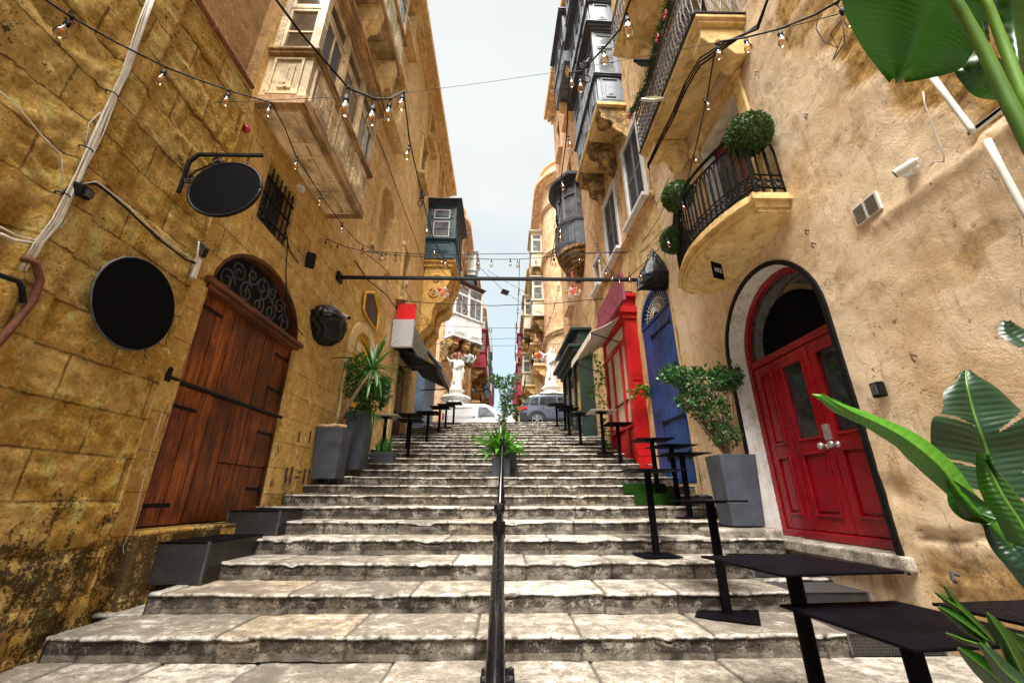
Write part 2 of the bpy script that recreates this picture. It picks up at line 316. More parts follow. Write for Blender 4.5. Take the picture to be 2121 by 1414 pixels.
class MB:
    def __init__(s, fr=None): s.v = []; s.f = []; s.mi = []; s.fr = fr; s.m = 0; s.at = None
    def T(s, p): return tuple(s.fr.p(*p)) if s.fr else tuple(p)
    def add(s, vs, fs):
        b = len(s.v); s.v += [s.T(p) for p in vs]; s.f += [tuple(b+i for i in f) for f in fs]; s.mi += [s.m]*len(fs); return s
    def box(s, x0, x1, y0, y1, z0, z1):
        return s.add([(x0, y0, z0), (x1, y0, z0), (x1, y1, z0), (x0, y1, z0), (x0, y0, z1), (x1, y0, z1), (x1, y1, z1), (x0, y1, z1)],
                     [(0, 3, 2, 1), (4, 5, 6, 7), (0, 1, 5, 4), (1, 2, 6, 5), (2, 3, 7, 6), (3, 0, 4, 7)])
    def tube(s, pts, r, n=8, cap=True, r1=None):
        pts = [Vector(p) for p in pts]; m = len(pts)
        up = Vector((0, 0, 1)); rings = []
        prev = None
        for i, p in enumerate(pts):
            d = (pts[min(i+1, m-1)]-pts[max(i-1, 0)])
            if d.length < 1e-9: d = Vector((0, 0, 1))
            d.normalize()
            if prev is None: a = d.cross(up if abs(d.z) < .9 else Vector((1, 0, 0))).normalized()
            else:
                a = prev-d*prev.dot(d)
                a = a.normalized() if a.length > 1e-6 else d.orthogonal().normalized()
            prev = a; b = d.cross(a)
            rr = r if r1 is None else r+(r1-r)*i/(m-1)
            if isinstance(r, (list, tuple)): rr = r[i]
            rings.append([p+(a*math.cos(2*pi*k/n)+b*math.sin(2*pi*k/n))*rr for k in range(n)])
        vs = [q for g in rings for q in g]
        fs = [(i*n+k, i*n+(k+1) % n, (i+1)*n+(k+1) % n, (i+1)*n+k) for i in range(m-1) for k in range(n)]
        if cap: fs += [tuple(range(n))[::-1], tuple((m-1)*n+k for k in range(n))]
        return s.add(vs, fs)
    def bar(s, a, b, w, h=None):
        """square bar between two points"""
        a, b = Vector(a), Vector(b); d = (b-a).normalized(); h = h or w
        u = d.cross(Vector((0, 0, 1)) if abs(d.z) < .95 else Vector((0, 1, 0))).normalized(); v = d.cross(u)
        vs = [p+u*(i*w/2)+v*(j*h/2) for p in (a, b) for i, j in ((-1, -1), (1, -1), (1, 1), (-1, 1))]
        return s.add(vs, [(0, 1, 2, 3), (7, 6, 5, 4), (0, 4, 5, 1), (1, 5, 6, 2), (2, 6, 7, 3), (3, 7, 4, 0)])
    def lathe(s, prof, c, n=12, ax=(0, 0, 1)):
        ax = Vector(ax).normalized(); a = ax.orthogonal().normalized(); b = ax.cross(a); c = Vector(c)
        vs = [c+ax*h+(a*math.cos(2*pi*k/n)+b*math.sin(2*pi*k/n))*r for r, h in prof for k in range(n)]
        m = len(prof)
        fs = [(i*n+k, i*n+(k+1) % n, (i+1)*n+(k+1) % n, (i+1)*n+k) for i in range(m-1) for k in range(n)]
        fs += [tuple(range(n))[::-1], tuple((m-1)*n+k for k in range(n))]
        return s.add(vs, fs)
    def ball(s, c, r, n=10, m=7, sc=(1, 1, 1)):
        c = Vector(c)
        vs = [(c.x, c.y, c.z+r*sc[2])]
        for i in range(1, m):
            th = pi*i/m
            vs += [(c.x+r*sc[0]*math.sin(th)*math.cos(2*pi*k/n), c.y+r*sc[1]*math.sin(th)*math.sin(2*pi*k/n), c.z+r*sc[2]*math.cos(th)) for k in range(n)]
        vs.append((c.x, c.y, c.z-r*sc[2])); L = len(vs)-1
        fs = [(0, 1+k, 1+(k+1) % n) for k in range(n)]
        for i in range(m-2): fs += [(1+i*n+k, 1+(i+1)*n+k, 1+(i+1)*n+(k+1) % n, 1+i*n+(k+1) % n) for k in range(n)]
        fs += [(L, 1+(m-2)*n+(k+1) % n, 1+(m-2)*n+k) for k in range(n)]
        return s.add(vs, fs)
    def prism(s, poly, o0, o1, plane='o'):
        """poly of (s,z) extruded along o"""
        n = len(poly)
        if plane == 'o': vs = [(o, a, b) for o in (o0, o1) for a, b in poly]
        elif plane == 's': vs = [(a, o, b) for o in (o0, o1) for a, b in poly]
        else: vs = [(a, b, o) for o in (o0, o1) for a, b in poly]
        return s.add(vs, [tuple(range(n)), tuple(range(2*n-1, n-1, -1))]+[(i, i+n, (i+1) % n+n, (i+1) % n) for i in range(n)])
    def build(s, name, mats, parent=None, smooth=False, bevel=0, attr=None):
        me = bpy.data.meshes.new(name)
        off = Vector(parent.get('_w', (0, 0, 0))) if parent is not None else (s.org if hasattr(s, 'org') else Vector((0, 0, 0)))
        me.from_pydata([Vector(p)-off for p in s.v], [], s.f)
        for mm in (mats if isinstance(mats, (list, tuple)) else [mats]): me.materials.append(mm)
        if isinstance(mats, (list, tuple)): me.polygons.foreach_set('material_index', s.mi)
        if attr:
            for an, vals in attr.items():
                if isinstance(vals[0], (tuple, list)):
                    A = me.attributes.new(an, 'FLOAT_COLOR', 'POINT'); A.data.foreach_set('color', [c for q in vals for c in q])
                else:
                    A = me.attributes.new(an, 'FLOAT', 'POINT'); A.data.foreach_set('value', vals)
        me.validate(); me.update()
        if smooth: me.polygons.foreach_set('use_smooth', [True]*len(me.polygons))
        o = bpy.data.objects.new(name, me); C.objects.link(o)
        if parent is None: o.location = off
        else: o.parent = parent
        o['_w'] = tuple(off)
        if bevel:
            bm = o.modifiers.new('bevel', 'BEVEL'); bm.width = bevel; bm.segments = 2; bm.limit_method = 'ANGLE'; bm.angle_limit = R(40)
        return o
def fixnormals(o):
    import bmesh
    bm = bmesh.new(); bm.from_mesh(o.data); bmesh.ops.recalc_face_normals(bm, faces=bm.faces); bm.to_mesh(o.data); bm.free(); return o
def tag(o, label=None, cat=None, group=None, kind=None):
    if label: o['label'] = label
    if cat: o['category'] = cat
    if group: o['group'] = group
    if kind: o['kind'] = kind
    return o
def thing(name, label, cat, loc, group=None):
    o = bpy.data.objects.new(name, None); C.objects.link(o); o.location = loc; o.empty_display_size = .1
    o['_w'] = tuple(loc); return tag(o, label, cat, group)
def solo(mb, name, m, label, cat, loc, group=None, **k):
    mb.org = Vector(loc); return tag(mb.build(name, m, None, **k), label, cat, group)
def inpoly(x, y, P):
    c = False; j = len(P)-1
    for i in range(len(P)):
        if (P[i][1] > y) != (P[j][1] > y) and x < (P[j][0]-P[i][0])*(y-P[i][1])/(P[j][1]-P[i][1])+P[i][0]: c = not c
        j = i
    return c
def rect(a, b, c, d): return [(a, c), (b, c), (b, d), (a, d)]
def arch(a, b, c, zs, ry=None, n=14):
    r = (b-a)/2; ry = ry or r; m = (a+b)/2
    return [(a, c), (b, c)]+[(m+r*math.cos(pi*k/n), zs+ry*math.sin(pi*k/n)) for k in range(n+1)]
def wallmesh(name, m, parent, fr, s0, s1, z0, z1, holes=(), res=.25, disp=None, depth=.25, rev=None, o=0., attrf=None):
    def axis(a, b):
        n = max(2, int(round((b-a)/res))+1); return [a+(b-a)*i/(n-1) for i in range(n)]
    S, Z = axis(s0, s1), axis(z0, z1)
    pts = []
    for i, a in enumerate(S):
        for j, b in enumerate(Z):
            edge = i in (0, len(S)-1) or j in (0, len(Z)-1)
            if not edge and any(inpoly(a, b, h) for h in holes): continue
            pts.append((a, b))
    ng = len(pts); edges = []; loops = []
    for h in holes:
        L = []
        for i, (a, b) in enumerate(h):
            c, d = h[(i+1) % len(h)]; k = max(1, int(math.hypot(c-a, d-b)/max(res, .08)))
            for q in range(k): L.append((a+(c-a)*q/k, b+(d-b)*q/k))
        st = len(pts); pts += L; edges += [(st+i, st+(i+1) % len(L)) for i in range(len(L))]; loops.append(L)
    V, _, F, _, _, _ = delaunay_2d_cdt([Vector(p) for p in pts], edges, [], 0, 1e-5)
    hs = [(min(p[0] for p in h), max(p[0] for p in h), min(p[1] for p in h), max(p[1] for p in h), h) for h in holes]
    def onh(a, b): return any(q[0]-.01 <= a <= q[1]+.01 and q[2]-.01 <= b <= q[3]+.01 and not (q[0]+.02 < a < q[1]-.02 and q[2]+.02 < b < q[3]-.02 and False) and near(a, b, q[4]) for q in hs)
    def near(a, b, h):
        for i in range(len(h)):
            x1, y1 = h[i]; x2, y2 = h[(i+1) % len(h)]; dx, dy = x2-x1, y2-y1
            l = dx*dx+dy*dy
            if l < 1e-12: continue
            t = max(0, min(1, ((a-x1)*dx+(b-y1)*dy)/l))
            if math.hypot(a-x1-t*dx, b-y1-t*dy) < .012: return True
        return False
    mb = MB(fr); W = []
    at_ = []
    for v in V:
        d = 0.
        if disp and not onh(v.x, v.y): d = disp(v.x, v.y)
        W.append((o+d, v.x, v.y)); at_.append(attrf(v.x, v.y) if attrf else 0.)
    fs = []
    for f in F:
        cx = sum(V[i].x for i in f)/len(f); cy = sum(V[i].y for i in f)/len(f)
        if any(q[0] < cx < q[1] and q[2] < cy < q[3] and inpoly(cx, cy, q[4]) for q in hs): continue
        fs.append(tuple(f) if fr.side < 0 else tuple(f)[::-1])
    # orientation: make normals face the street
    a, b, c = [Vector(fr.p(*W[i])) for i in fs[0][:3]]
    nrm = (b-a).cross(c-a); out = Vector(fr.p(1, 0, 0))-Vector(fr.p(0, 0, 0))
    if nrm.dot(out) < 0: fs = [f[::-1] for f in fs]
    mb.add(W, fs)
    w = mb.build(name, m, parent, smooth=bool(disp), attr={'erode': at_} if attrf else None)
    if depth and loops:
        rb = MB(fr)
        for L in loops:
            n = len(L); rb.add([(o, a, b) for a, b in L]+[(o-depth, a, b) for a, b in L], [(i, i+n, (i+1) % n+n, (i+1) % n) for i in range(n)])
        rb.build('reveal', rev or m, parent)
    return w
def fbm(x, y, z, o=4): return noise.fractal((x, y, z), 1., 2., o)
# ================================================================ the setting: stairs, roads, sky
RS = .17
def ZK(k): return (21.822+3.481*k)*RS          # distance of nosing k
def HK(k): return (-5.72+k)*RS                 # height of tread k
XL, XR = -3.65, 3.5
FL = Frame(XL, 1); FLB = Frame(-3.51, 1); FR = Frame(XR, -1)
FR2 = Frame(XR, -1, 7.6, R(-2.26))              # the right-hand row closes in slightly uphill
def mk_stairs():
    vs, fs, tint, ris, nos_ = [], [], [], [], []
    for k in range(-6, 25):
        near = k < 5; midd = k < 11
        y0, y1, h0, h1 = ZK(k), ZK(k+1), HK(k-1), HK(k)
        if k == 24: y1 = y0+1.2
        dx = .03 if near else .06 if midd else .14
        rs = random.Random(100+k)
        joints = []; x = -4.1+rs.random()*.6
        while x < 4.3: joints.append(x); x += rs.uniform(.55, 1.15)
        xs = []; x = -4.0
        while x < 4.0: xs.append(x); x += dx
        for j in joints:
            xs = [q for q in xs if abs(q-j) > .022]+[j-.02, j-.008, j+.008, j+.02]
        if k in (0, 1, 2): xs += [2.655, 2.665]+([-3.445, -3.435] if k == 0 else [-3.205, -3.195] if k == 1 else [])
        xs = sorted(q for q in xs if -4.05 < q < 4.05)
        ov = .018
        nr = 9 if near else 5 if midd else 2; nt = 12 if near else 4 if midd else 2
        prof = [(y0+.012*(1-i/nr), h0-.002+(h1-.035-h0)*i/nr, 1. if i/nr > .38 else .55) for i in range(nr+1)]
        prof += [(y0-ov+.004, h1-.030, 1.), (y0-ov, h1-.018, .9), (y0-ov+.007, h1-.006, .25), (y0-ov+.022, h1, 0.)]
        prof += [(y0+.03+(y1-y0-.015)*i/nt, h1, 0.) for i in range(nt+1)]
        tones = [rs.choice([(1.15, 1.13, 1.09), (1.3, 1.28, 1.25), (.90, .85, .76), (.68, .63, .57), (1.08, .92, .72), (.82, .78, .72), (1.35, 1.33, 1.3), (1.0, .97, .92)]) for _ in range(len(joints)+1)]
        lifts = [rs.uniform(-.007, .007) for _ in tones]; nos = [rs.uniform(-.012, .014) for _ in tones]
        b = len(vs)
        for x in xs:
            ji = sum(1 for j in joints if j < x); dj = min(abs(x-j) for j in joints)
            jm = 1. if dj < .012 else 0.
            sag = -.012*math.cos(x*pi/7)
            for (y, z, r) in prof:
                n1 = fbm(x*2.2, y*2.2, z*2.2+k); n2 = fbm(x*11, y*11, z*11, 3)
                chip = max(0., fbm(x*4.3+9, k*3.1, z*3, 4)-.25)*.07 if .2 < r < 1. or (r == 1. and z > h1-.06) else 0
                zz = z+lifts[ji]*(1-r)+n1*.006+(n2*.004 if r < .5 else 0)+sag-chip*.8-(jm*.012 if r < .9 else 0)
                yy = y+(nos[ji] if r > .1 else 0)+(n1*.012+n2*.014 if r > .5 else 0)+chip+(jm*.018 if r > .3 else 0)
                if r == 0. and y >= y1-1e-3+.0: zz = min(zz, z+.0)
                if (k == 0 and x < -3.44) or (k == 1 and x < -3.20) or (k in (0, 1, 2) and x > 2.66): zz -= RS
                vs.append((x, yy, zz)); t = tones[ji]; q = 1+.12*n1
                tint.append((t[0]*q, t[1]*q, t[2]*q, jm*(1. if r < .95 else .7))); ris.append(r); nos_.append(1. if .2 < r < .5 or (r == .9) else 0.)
        m = len(prof); n = len(xs)
        fs += [(b+i*m+j, b+(i+1)*m+j, b+(i+1)*m+j+1, b+i*m+j+1) for i in range(n-1) for j in range(m-1)]
    mb = MB(); mb.v = vs; mb.f = fs; mb.mi = [0]*len(fs); mb.org = Vector((0, 0, 0))
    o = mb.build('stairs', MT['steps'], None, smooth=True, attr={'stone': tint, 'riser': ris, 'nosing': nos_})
    tag(o, 'broad flight of worn pale limestone steps climbing between the houses', kind='structure')
mk_stairs()
TOPZ = HK(24)
g = MB()
g.add([(-60, 18.9, TOPZ+.03), (60, 18.9, TOPZ+.03), (60, 27.2, TOPZ+.45), (-60, 27.2, TOPZ+.45)], [(0, 1, 2, 3)])
tag(g.build('road', MT['asphalt']), 'grey cross street at the top of the stairs', kind='structure')
g = MB(); g.add([(-6, 27.2, TOPZ+.47), (6, 27.2, TOPZ+.47), (6, 140, TOPZ+14), (-6, 140, TOPZ+14)], [(0, 1, 2, 3)])
tag(g.build('street', MT['concrete']), 'narrow street rising away beyond the cross street', kind='structure')
g = MB(); g.box(-300, 300, -300, 300, -2.6, -2.45)
tag(g.build('ground', MT['concrete']), 'ground under the stairs and houses', kind='structure')

# ================================================================ sky and light
w = bpy.data.worlds.new('World'); SC.world = w; w.use_nodes = True; t = NT(w.node_tree)
SUN_EL, SUN_AZ = 63., -171.      # azimuth from +Y towards +X
sky = t.n('ShaderNodeTexSky', sky_type='NISHITA', sun_disc=False, sun_elevation=R(SUN_EL), sun_rotation=R(SUN_AZ), air_density=1., dust_density=1., ozone_density=1.)
tc = t.n('ShaderNodeTexCoord').outputs['Generated']
sx = t.n('ShaderNodeSeparateXYZ', {0: tc}).outputs
cv = t.n('ShaderNodeMapping', {'Vector': tc, 'Scale': (1.2, 1.2, 3.)}).outputs[0]
cl = t.noise(1.3, 4, .6, cv, .3)
cover = t.n('ShaderNodeMapRange', {'Value': t.math('ADD', sx[2], t.math('MULTIPLY', t.math('SUBTRACT', cl, .5), .55)), 'From Min': .36, 'From Max': .62, 'To Min': .42, 'To Max': .97}).outputs[0]
cc = t.mix(t.noise(2.2, 3, .6, cv), (2.05, 2.15, 2.16), (2.55, 2.6, 2.59))
skyc = t.mix(1., sky.outputs[0], (.65, 1., 1.), 'MULTIPLY')
col = t.mix(cover, t.mix(.7, skyc, (1.55, 2.05, 2.12)), cc)
zenith_boost = t.n('ShaderNodeMapRange', {'Value': sx[2], 'From Min': .885, 'From Max': .97, 'To Min': 1., 'To Max': 6.}, interpolation_type='SMOOTHSTEP').outputs[0]   # added overhead brightness, above the view, to lift the light in the street
col = t.n('ShaderNodeVectorMath', {0: t.mix(t.n('ShaderNodeMapRange', {'Value': sx[2], 'From Min': .885, 'From Max': .97}).outputs[0], col, (2.55, 2.42, 2.25)), 'Scale': zenith_boost}, operation='SCALE').outputs[0]
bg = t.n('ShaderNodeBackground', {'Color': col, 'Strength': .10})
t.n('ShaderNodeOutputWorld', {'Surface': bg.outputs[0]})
sl = bpy.data.lights.new('sun', 'SUN'); so = bpy.data.objects.new('sun', sl); C.objects.link(so)
sl.energy = 3.5; sl.angle = R(34); sl.color = (1., .955, .89)
so.rotation_euler = Vector((math.sin(R(SUN_AZ))*math.cos(R(SUN_EL)), math.cos(R(SUN_AZ))*math.cos(R(SUN_EL)), math.sin(R(SUN_EL)))).to_track_quat('Z', 'Y').to_euler()
so.location = (0, 0, 40)
SC.view_settings.view_transform = 'Standard'; SC.view_settings.look = 'None'; SC.view_settings.exposure = 1.98; SC.view_settings.gamma = 1
SC.cycles.max_bounces = 5; SC.cycles.diffuse_bounces = 3; SC.cycles.glossy_bounces = 2; SC.cycles.use_adaptive_sampling = True; SC.cycles.adaptive_threshold = .03; SC.cycles.transparent_max_bounces = 12; SC.cycles.use_denoising = True
SC.render.film_transparent = False

# ================================================================ houses on the left
def house(label, fr, s, cat='house', name='stone_house', z=-1.2, group=None):
    return thing(name, label, cat, fr.p(0, s, z), group)

# --- near corner block -------------------------------------------------------
A = house('rough ochre stone corner block with the two black signs', FL, 1., name='stone_block_house')
HB, LB = .370, .817
def dispA(s, z):
    row = math.floor((z+.03)/HB); off = (row % 2)*.43*LB
    col = math.floor((s+off)/LB)
    rr = random.Random(row*97+col*13+5); d = rr.uniform(-.014, .014)
    fz = abs((z+.03)/HB-round((z+.03)/HB))*HB; fs_ = abs((s+off)/LB-round((s+off)/LB))*LB
    e = min(fz, fs_)
    if e < .02: d -= .006
    n = fbm(s*1.6, z*1.6, 3., 4)*.007+fbm(s*9, z*9, 1., 4)*.024
    if 2.56 < s < 2.86: d = .045; n *= .7
    # deep weathered hollow in the stones left of the cables
    h = math.exp(-(((s-1.95)/.34)**2+((z-2.85)/.22)**2)**2)
    h += .8*math.exp(-(((s-2.15)/.25)**2+((z-3.5)/.12)**2)**2)
    d -= h*(.07+.06*fbm(s*5, z*5, 8, 3))
    h2 = math.exp(-(((s-2.45)/.09)**2+((z-1.55)/.5)**2)**2)*.10
    foot = max(0, (-.55-z))*.10*fbm(s*3, z*3, 2, 3)
    return d+n-h2+foot
wallmesh('wall', MT['left_near'], A, FLB, .9, 4.04, -1.9, 5.15, (), .034, dispA, o=.0)
wallmesh('wall', MT['left_near'], A, FLB, -8, .9, -2.4, 5.15, (), .3, None)
b = MB(FLB); b.box(-.30, .012, 4.030, 4.046, -2., 5.15); b.build('corner_return', MT['left_near'], A, bevel=.008)
b = MB(FLB); b.box(-1.2, .004, -8, 4.046, 5.152, 5.20); b.build('ledge', MT['left_near'], A, bevel=.01)
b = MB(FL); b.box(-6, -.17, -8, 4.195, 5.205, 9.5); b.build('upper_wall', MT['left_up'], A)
b = MB(FLB); b.tube([(.015, -3, 5.235), (.015, 2.2, 5.235), (.02, 4.0, 5.24)], .034, 10); b.tube([(.012, 3.2, 5.235), (.012, 3.26, 5.235)], .044, 10)
b.build('gutter_pipe', MT['copper_pipe'], A, smooth=True)

# --- house with the big brown door ------------------------------------------
B = house('honey limestone house with the big brown plank door and cream wooden gallery', FL, 7.)
DH = arch(4.47, 6.72, -.30, 2.50, .86); WH = rect(4.93, 5.80, 3.83, 4.88)
YA = arch(9.12, 10.55, .55, 3.32, .62)
TW = arch(9.45, 10.75, 6.3, 8.2, .55); TW2 = arch(8.85, 9.9, 10.6, 13.2, .5); TW3 = rect(9.2, 10.1, 15.2, 17.6)
def dispB(s, z):
    row = math.floor((z-.05)/.40); off = (row % 2)*.43*.8; col = math.floor((s+off)/.8)
    d = random.Random(row*31+col*7).uniform(-.008, .008)
    return d+fbm(s*2, z*2, 5, 4)*.010+fbm(s*9, z*9, 2, 3)*.008
wallmesh('wall', MT['left_wall'], B, FL, 4.0, 11.4, -1.6, 5.4, (DH, WH, YA), .05, dispB, .30)
wallmesh('wall', MT['left_far'], B, FL, 4.2, 11.4, 5.4, 19.0, (TW, TW2, TW3), .4, None, .35)
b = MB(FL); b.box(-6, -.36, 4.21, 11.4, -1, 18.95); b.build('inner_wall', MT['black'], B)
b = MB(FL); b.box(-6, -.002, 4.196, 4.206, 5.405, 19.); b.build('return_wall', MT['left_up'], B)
for (o_, x0, x1, z0, z1) in ((-.24, 9.45, 10.75, 6.3, 8.85), (-.2, 8.85, 9.9, 10.6, 13.8), (-.2, 9.2, 10.1, 15.2, 17.6)):
    b = MB(FL); b.box(o_-.03, o_, x0-.1, x1+.1, z0-.1, z1+.1); w_ = b.build('window', MT['yellow_plaster'], B)
    b = MB(FL)
    for k in range(3): b.box(o_, o_+.02, x0+.28+k*.2, x0+.40+k*.2, z0+.25, z1-.5)
    b.build('shutter', MT['left_far'], w_)
# window surrounds and sills
def surround(fr, m, parent, s0, s1, z0, z1, w=.16, d=.07, sill=True, head=True, name='window_surround'):
    b = MB(fr); b.box(0.002, d, s0-w, s0, z0, z1); b.box(.002, d, s1, s1+w, z0, z1)
    b.box(.002, d+.02, s0-w-.03, s1+w+.03, z1, z1+w) if head else None
    b.build(name, m, parent, bevel=.008)
    if sill:
        b = MB(fr); b.box(.002, d+.16, s0-w-.08, s1+w+.08, z0-.16, z0-.06); b.box(.002, d+.10, s0-w-.04, s1+w+.04, z0-.22, z0-.16); b.build('sill', m, parent, bevel=.008)
surround(FL, MT['left_far'], B, 8.85, 9.9, 10.6, 13.2, .22, .16)
surround(FL, MT['left_far'], B, 9.2, 10.1, 15.2, 17.6, .22, .16)
def arch_ring(fr, P0, P1, o0, o1, m, parent, name):
    """strip between two loops of the same length (inner, outer), o0..o1 thick"""
    n = len(P0); b = MB(fr)
    vs = [(o1, *p) for p in P0]+[(o1, *p) for p in P1]+[(o0, *p) for p in P0]+[(o0, *p) for p in P1]
    fs = []
    for i in range(n-1):
        fs += [(i, i+1, n+i+1, n+i), (2*n+i, i, i+1, 2*n+i+1)[::-1], (3*n+i, 3*n+i+1, n+i+1, n+i)[::-1]]
    b.add(vs, fs); o = b.build(name, m, parent); return fixnormals(o)
def archpath(a, b, c, zs, ry, g=0., n=20):
    m = (a+b)/2; r = (b-a)/2+g
    return [(b+g, c)]+[(m+r*math.cos(pi*k/n), zs+(ry+g)*math.sin(pi*k/n)) for k in range(n+1)]+[(a-g, c)]
arch_ring(FL, archpath(9.45, 10.75, 6.3, 8.2, .55), archpath(9.45, 10.75, 6.3, 8.2, .55, .2), 0, .09, MT['left_far'], B, 'window_surround')
# the brown door
dr = MB(FL); dx = -.10
s0, s1, zb, zt, zm = 4.50, 6.69, -.28, 2.40, 1.22
b = MB(FL); b.box(dx-.08, dx-.045, s0-.02, s1+.02, zb, zt+.02); D = b.build('door', MT['door_brown'], B)
ps = [4.50, 4.86, 5.20, 5.58, 5.96, 6.32, 6.69]
for i in range(6):
    for (z0, z1) in ((zb, zm-.012), (zm+.012, zt)):
        if i in (3, 4, 5) and z0 < 0:
            bb = MB(FL); bb.box(dx-.045, dx+rnd.uniform(-.004, .004), ps[i]+.008, ps[i+1]-.008, z0, .42); bb.box(dx-.045, dx+.006, ps[i]+.008, ps[i+1]-.008, .435, z1)
        else:
            bb = MB(FL); bb.box(dx-.045, dx+rnd.uniform(-.008, .008), ps[i]+.008, ps[i+1]-.008, z0, z1)
        bb.build('plank', MT['door_brown'], D, bevel=.006)
b = MB(FL); b.box(dx-.03, dx+.03, 4.475, 4.51, zb, zt); b.box(dx-.03, dx+.03, 6.685, 6.715, zb, zt); b.build('door_frame', MT['door_brown_y'], B)
b = MB(FL); b.box(dx-.05, .065, 4.38, 6.83, 2.46, 2.53); b.box(dx-.05, .03, 4.44, 6.76, 2.40, 2.46); b.build('transom_beam', MT['door_brown_y'], B, bevel=.012)
b = MB(FL); b.tube([(-.02, 4.30, 1.225), (-.02, 6.88, 1.225)], .022, 10); b.box(-.06, .0, 4.26, 4.34, 1.17, 1.28); b.ball((-.01, 4.30, 1.30), .035); b.box(-.06, .0, 6.80, 6.86, 1.17, 1.28); b.build('iron_bar', MT['iron'], B, smooth=False)
for (sa, sb, z) in ((4.52, 4.95, 2.22), (4.52, 4.95, .97), (4.52, 4.95, -.08), (6.66, 6.28, 2.18), (6.66, 6.28, 1.62), (6.66, 6.28, .93), (6.66, 6.30, .12)):
    b = MB(FL); b.box(dx+.004, dx+.014, min(sa, sb), max(sa, sb), z-.022, z+.022); b.box(dx+.004, dx+.022, sa-.03, sa+.03, z-.035, z+.035); b.build('strap_hinge', MT['iron'], D)
# fanlight: dark glass, scroll iron, red-brown frame
b = MB(FL); P = [(m_[0], m_[1]) for m_ in archpath(4.52, 6.67, 2.53, 2.53, .79)]; b.prism(P, -.20, -.18); b.build('fanlight_glass', MT['black'], B)
arch_ring(FL, archpath(4.535, 6.655, 2.53, 2.53, .775), archpath(4.47, 6.72, 2.53, 2.53, .835), -.16, -.01, MT['door_brown_y'], B, 'fanlight_frame')
def spiral(cx, cy, r, a0, turns, n=16, flip=1):
    return [(cx+r*(1-.8*i/n)*math.cos(a0+flip*turns*2*pi*i/n), cy+r*(1-.8*i/n)*math.sin(a0+flip*turns*2*pi*i/n)) for i in range(n+1)]
b = MB(FL)
for (x, z, r, a, fl) in ((4.85, 2.74, .17, 0, 1), (5.05, 2.95, .15, 3, -1), (5.28, 2.76, .17, 1, 1), (5.60, 3.02, .20, 4.7, 1), (5.60, 2.72, .15, 1.5, -1), (5.92, 2.76, .17, 2, -1), (6.14, 2.95, .15, 0, 1), (6.35, 2.74, .17, 3.1, -1), (5.34, 3.06, .13, 0, -1), (5.86, 3.06, .13, 3.1, 1)):
    b.tube([(-.10, p, q) for p, q in spiral(x, z, r, a, 1.4, 18, fl)], .011, 6)
b.tube([(-.10, 4.6, 2.56), (-.10, 6.6, 2.56)], .012, 6)
for k in range(1, 6): b.tube([(-.10, 4.6+k*.335, 2.56), (-.10, 4.6+k*.335, 2.53+.72*math.sqrt(max(0, 1-((4.6+k*.335-5.6)/1.03)**2)))], .008, 5)
b.build('scroll_grille', MT['iron_grey'], B)
# barred window
b = MB(FL); b.box(-.26, -.24, 4.9, 5.83, 3.8, 4.9); b.build('window', MT['glass'], B)
b = MB(FL)
for k in range(7): b.tube([(-.05, 4.99+k*.125, 3.83), (-.05, 4.99+k*.125, 4.88)], .014, 6)
for z in (4.05, 4.36, 4.67): b.box(-.065, -.035, 4.93, 5.80, z-.015, z+.015)
b.build('window_grille', MT['iron'], B)
# the yellow door in its pale surround
arch_ring(FL, archpath(9.12, 10.55, .55, 3.32, .62), archpath(9.12, 10.55, .55, 3.32, .62, .26), -.01, .05, MT['yellow_plaster'], B, 'door_surround')
b = MB(FL); b.prism(archpath(9.10, 10.57, .5, 3.32, .63), -.08, -.04); D = b.build('door', MT['yellow'], B)
b = MB(FL)
b.box(-.05, -.02, 9.15, 10.52, 3.27, 3.33); b.box(-.05, -.025, 9.82, 9.85, .55, 3.27)
for z0, z1 in ((.75, 1.7), (1.85, 3.1)):
    for sA in (9.28, 9.97): b.box(-.05, -.02, sA, sA+.42, z0, z1)
b.tube([(-.03, p, q) for p, q in archpath(9.22, 10.45, 3.33, 3.33, .5)], .012, 5); b.build('panel', MT['yellow'], D, bevel=.01)
b = MB(FL); b.box(-.04, -.025, 9.45, 9.75, 3.36, 3.62); b.build('notice', MT['white_plastic'], D)
# faded black lettering strokes sprayed on the lower stones, brush smears
b = MB(FL)
for (s, z, w_, h_) in ((7.15, .34, .06, .26), (7.32, .36, .06, .30), (7.55, .33, .16, .05), (7.80, .36, .06, .3), (7.98, .36, .05, .28), (7.2, -.05, .05, .16), (7.45, .0, .05, .2), (7.35, 1.0, .05, .2), (7.75, 1.05, .05, .24), (8.2, 1.0, .05, .16), (7.62, .42, .12, .05)):
    b.prism([(s-w_/2, z-h_/2), (s+w_/2, z-h_/2+.02), (s+w_/2*.8, z+h_/2), (s-w_/2*1.1, z+h_/2-.02)], .016, .020)
b.build('sprayed_marks', plain('faded_black_spray', (.05, .042, .03), .9, 0, .5, 14), B)

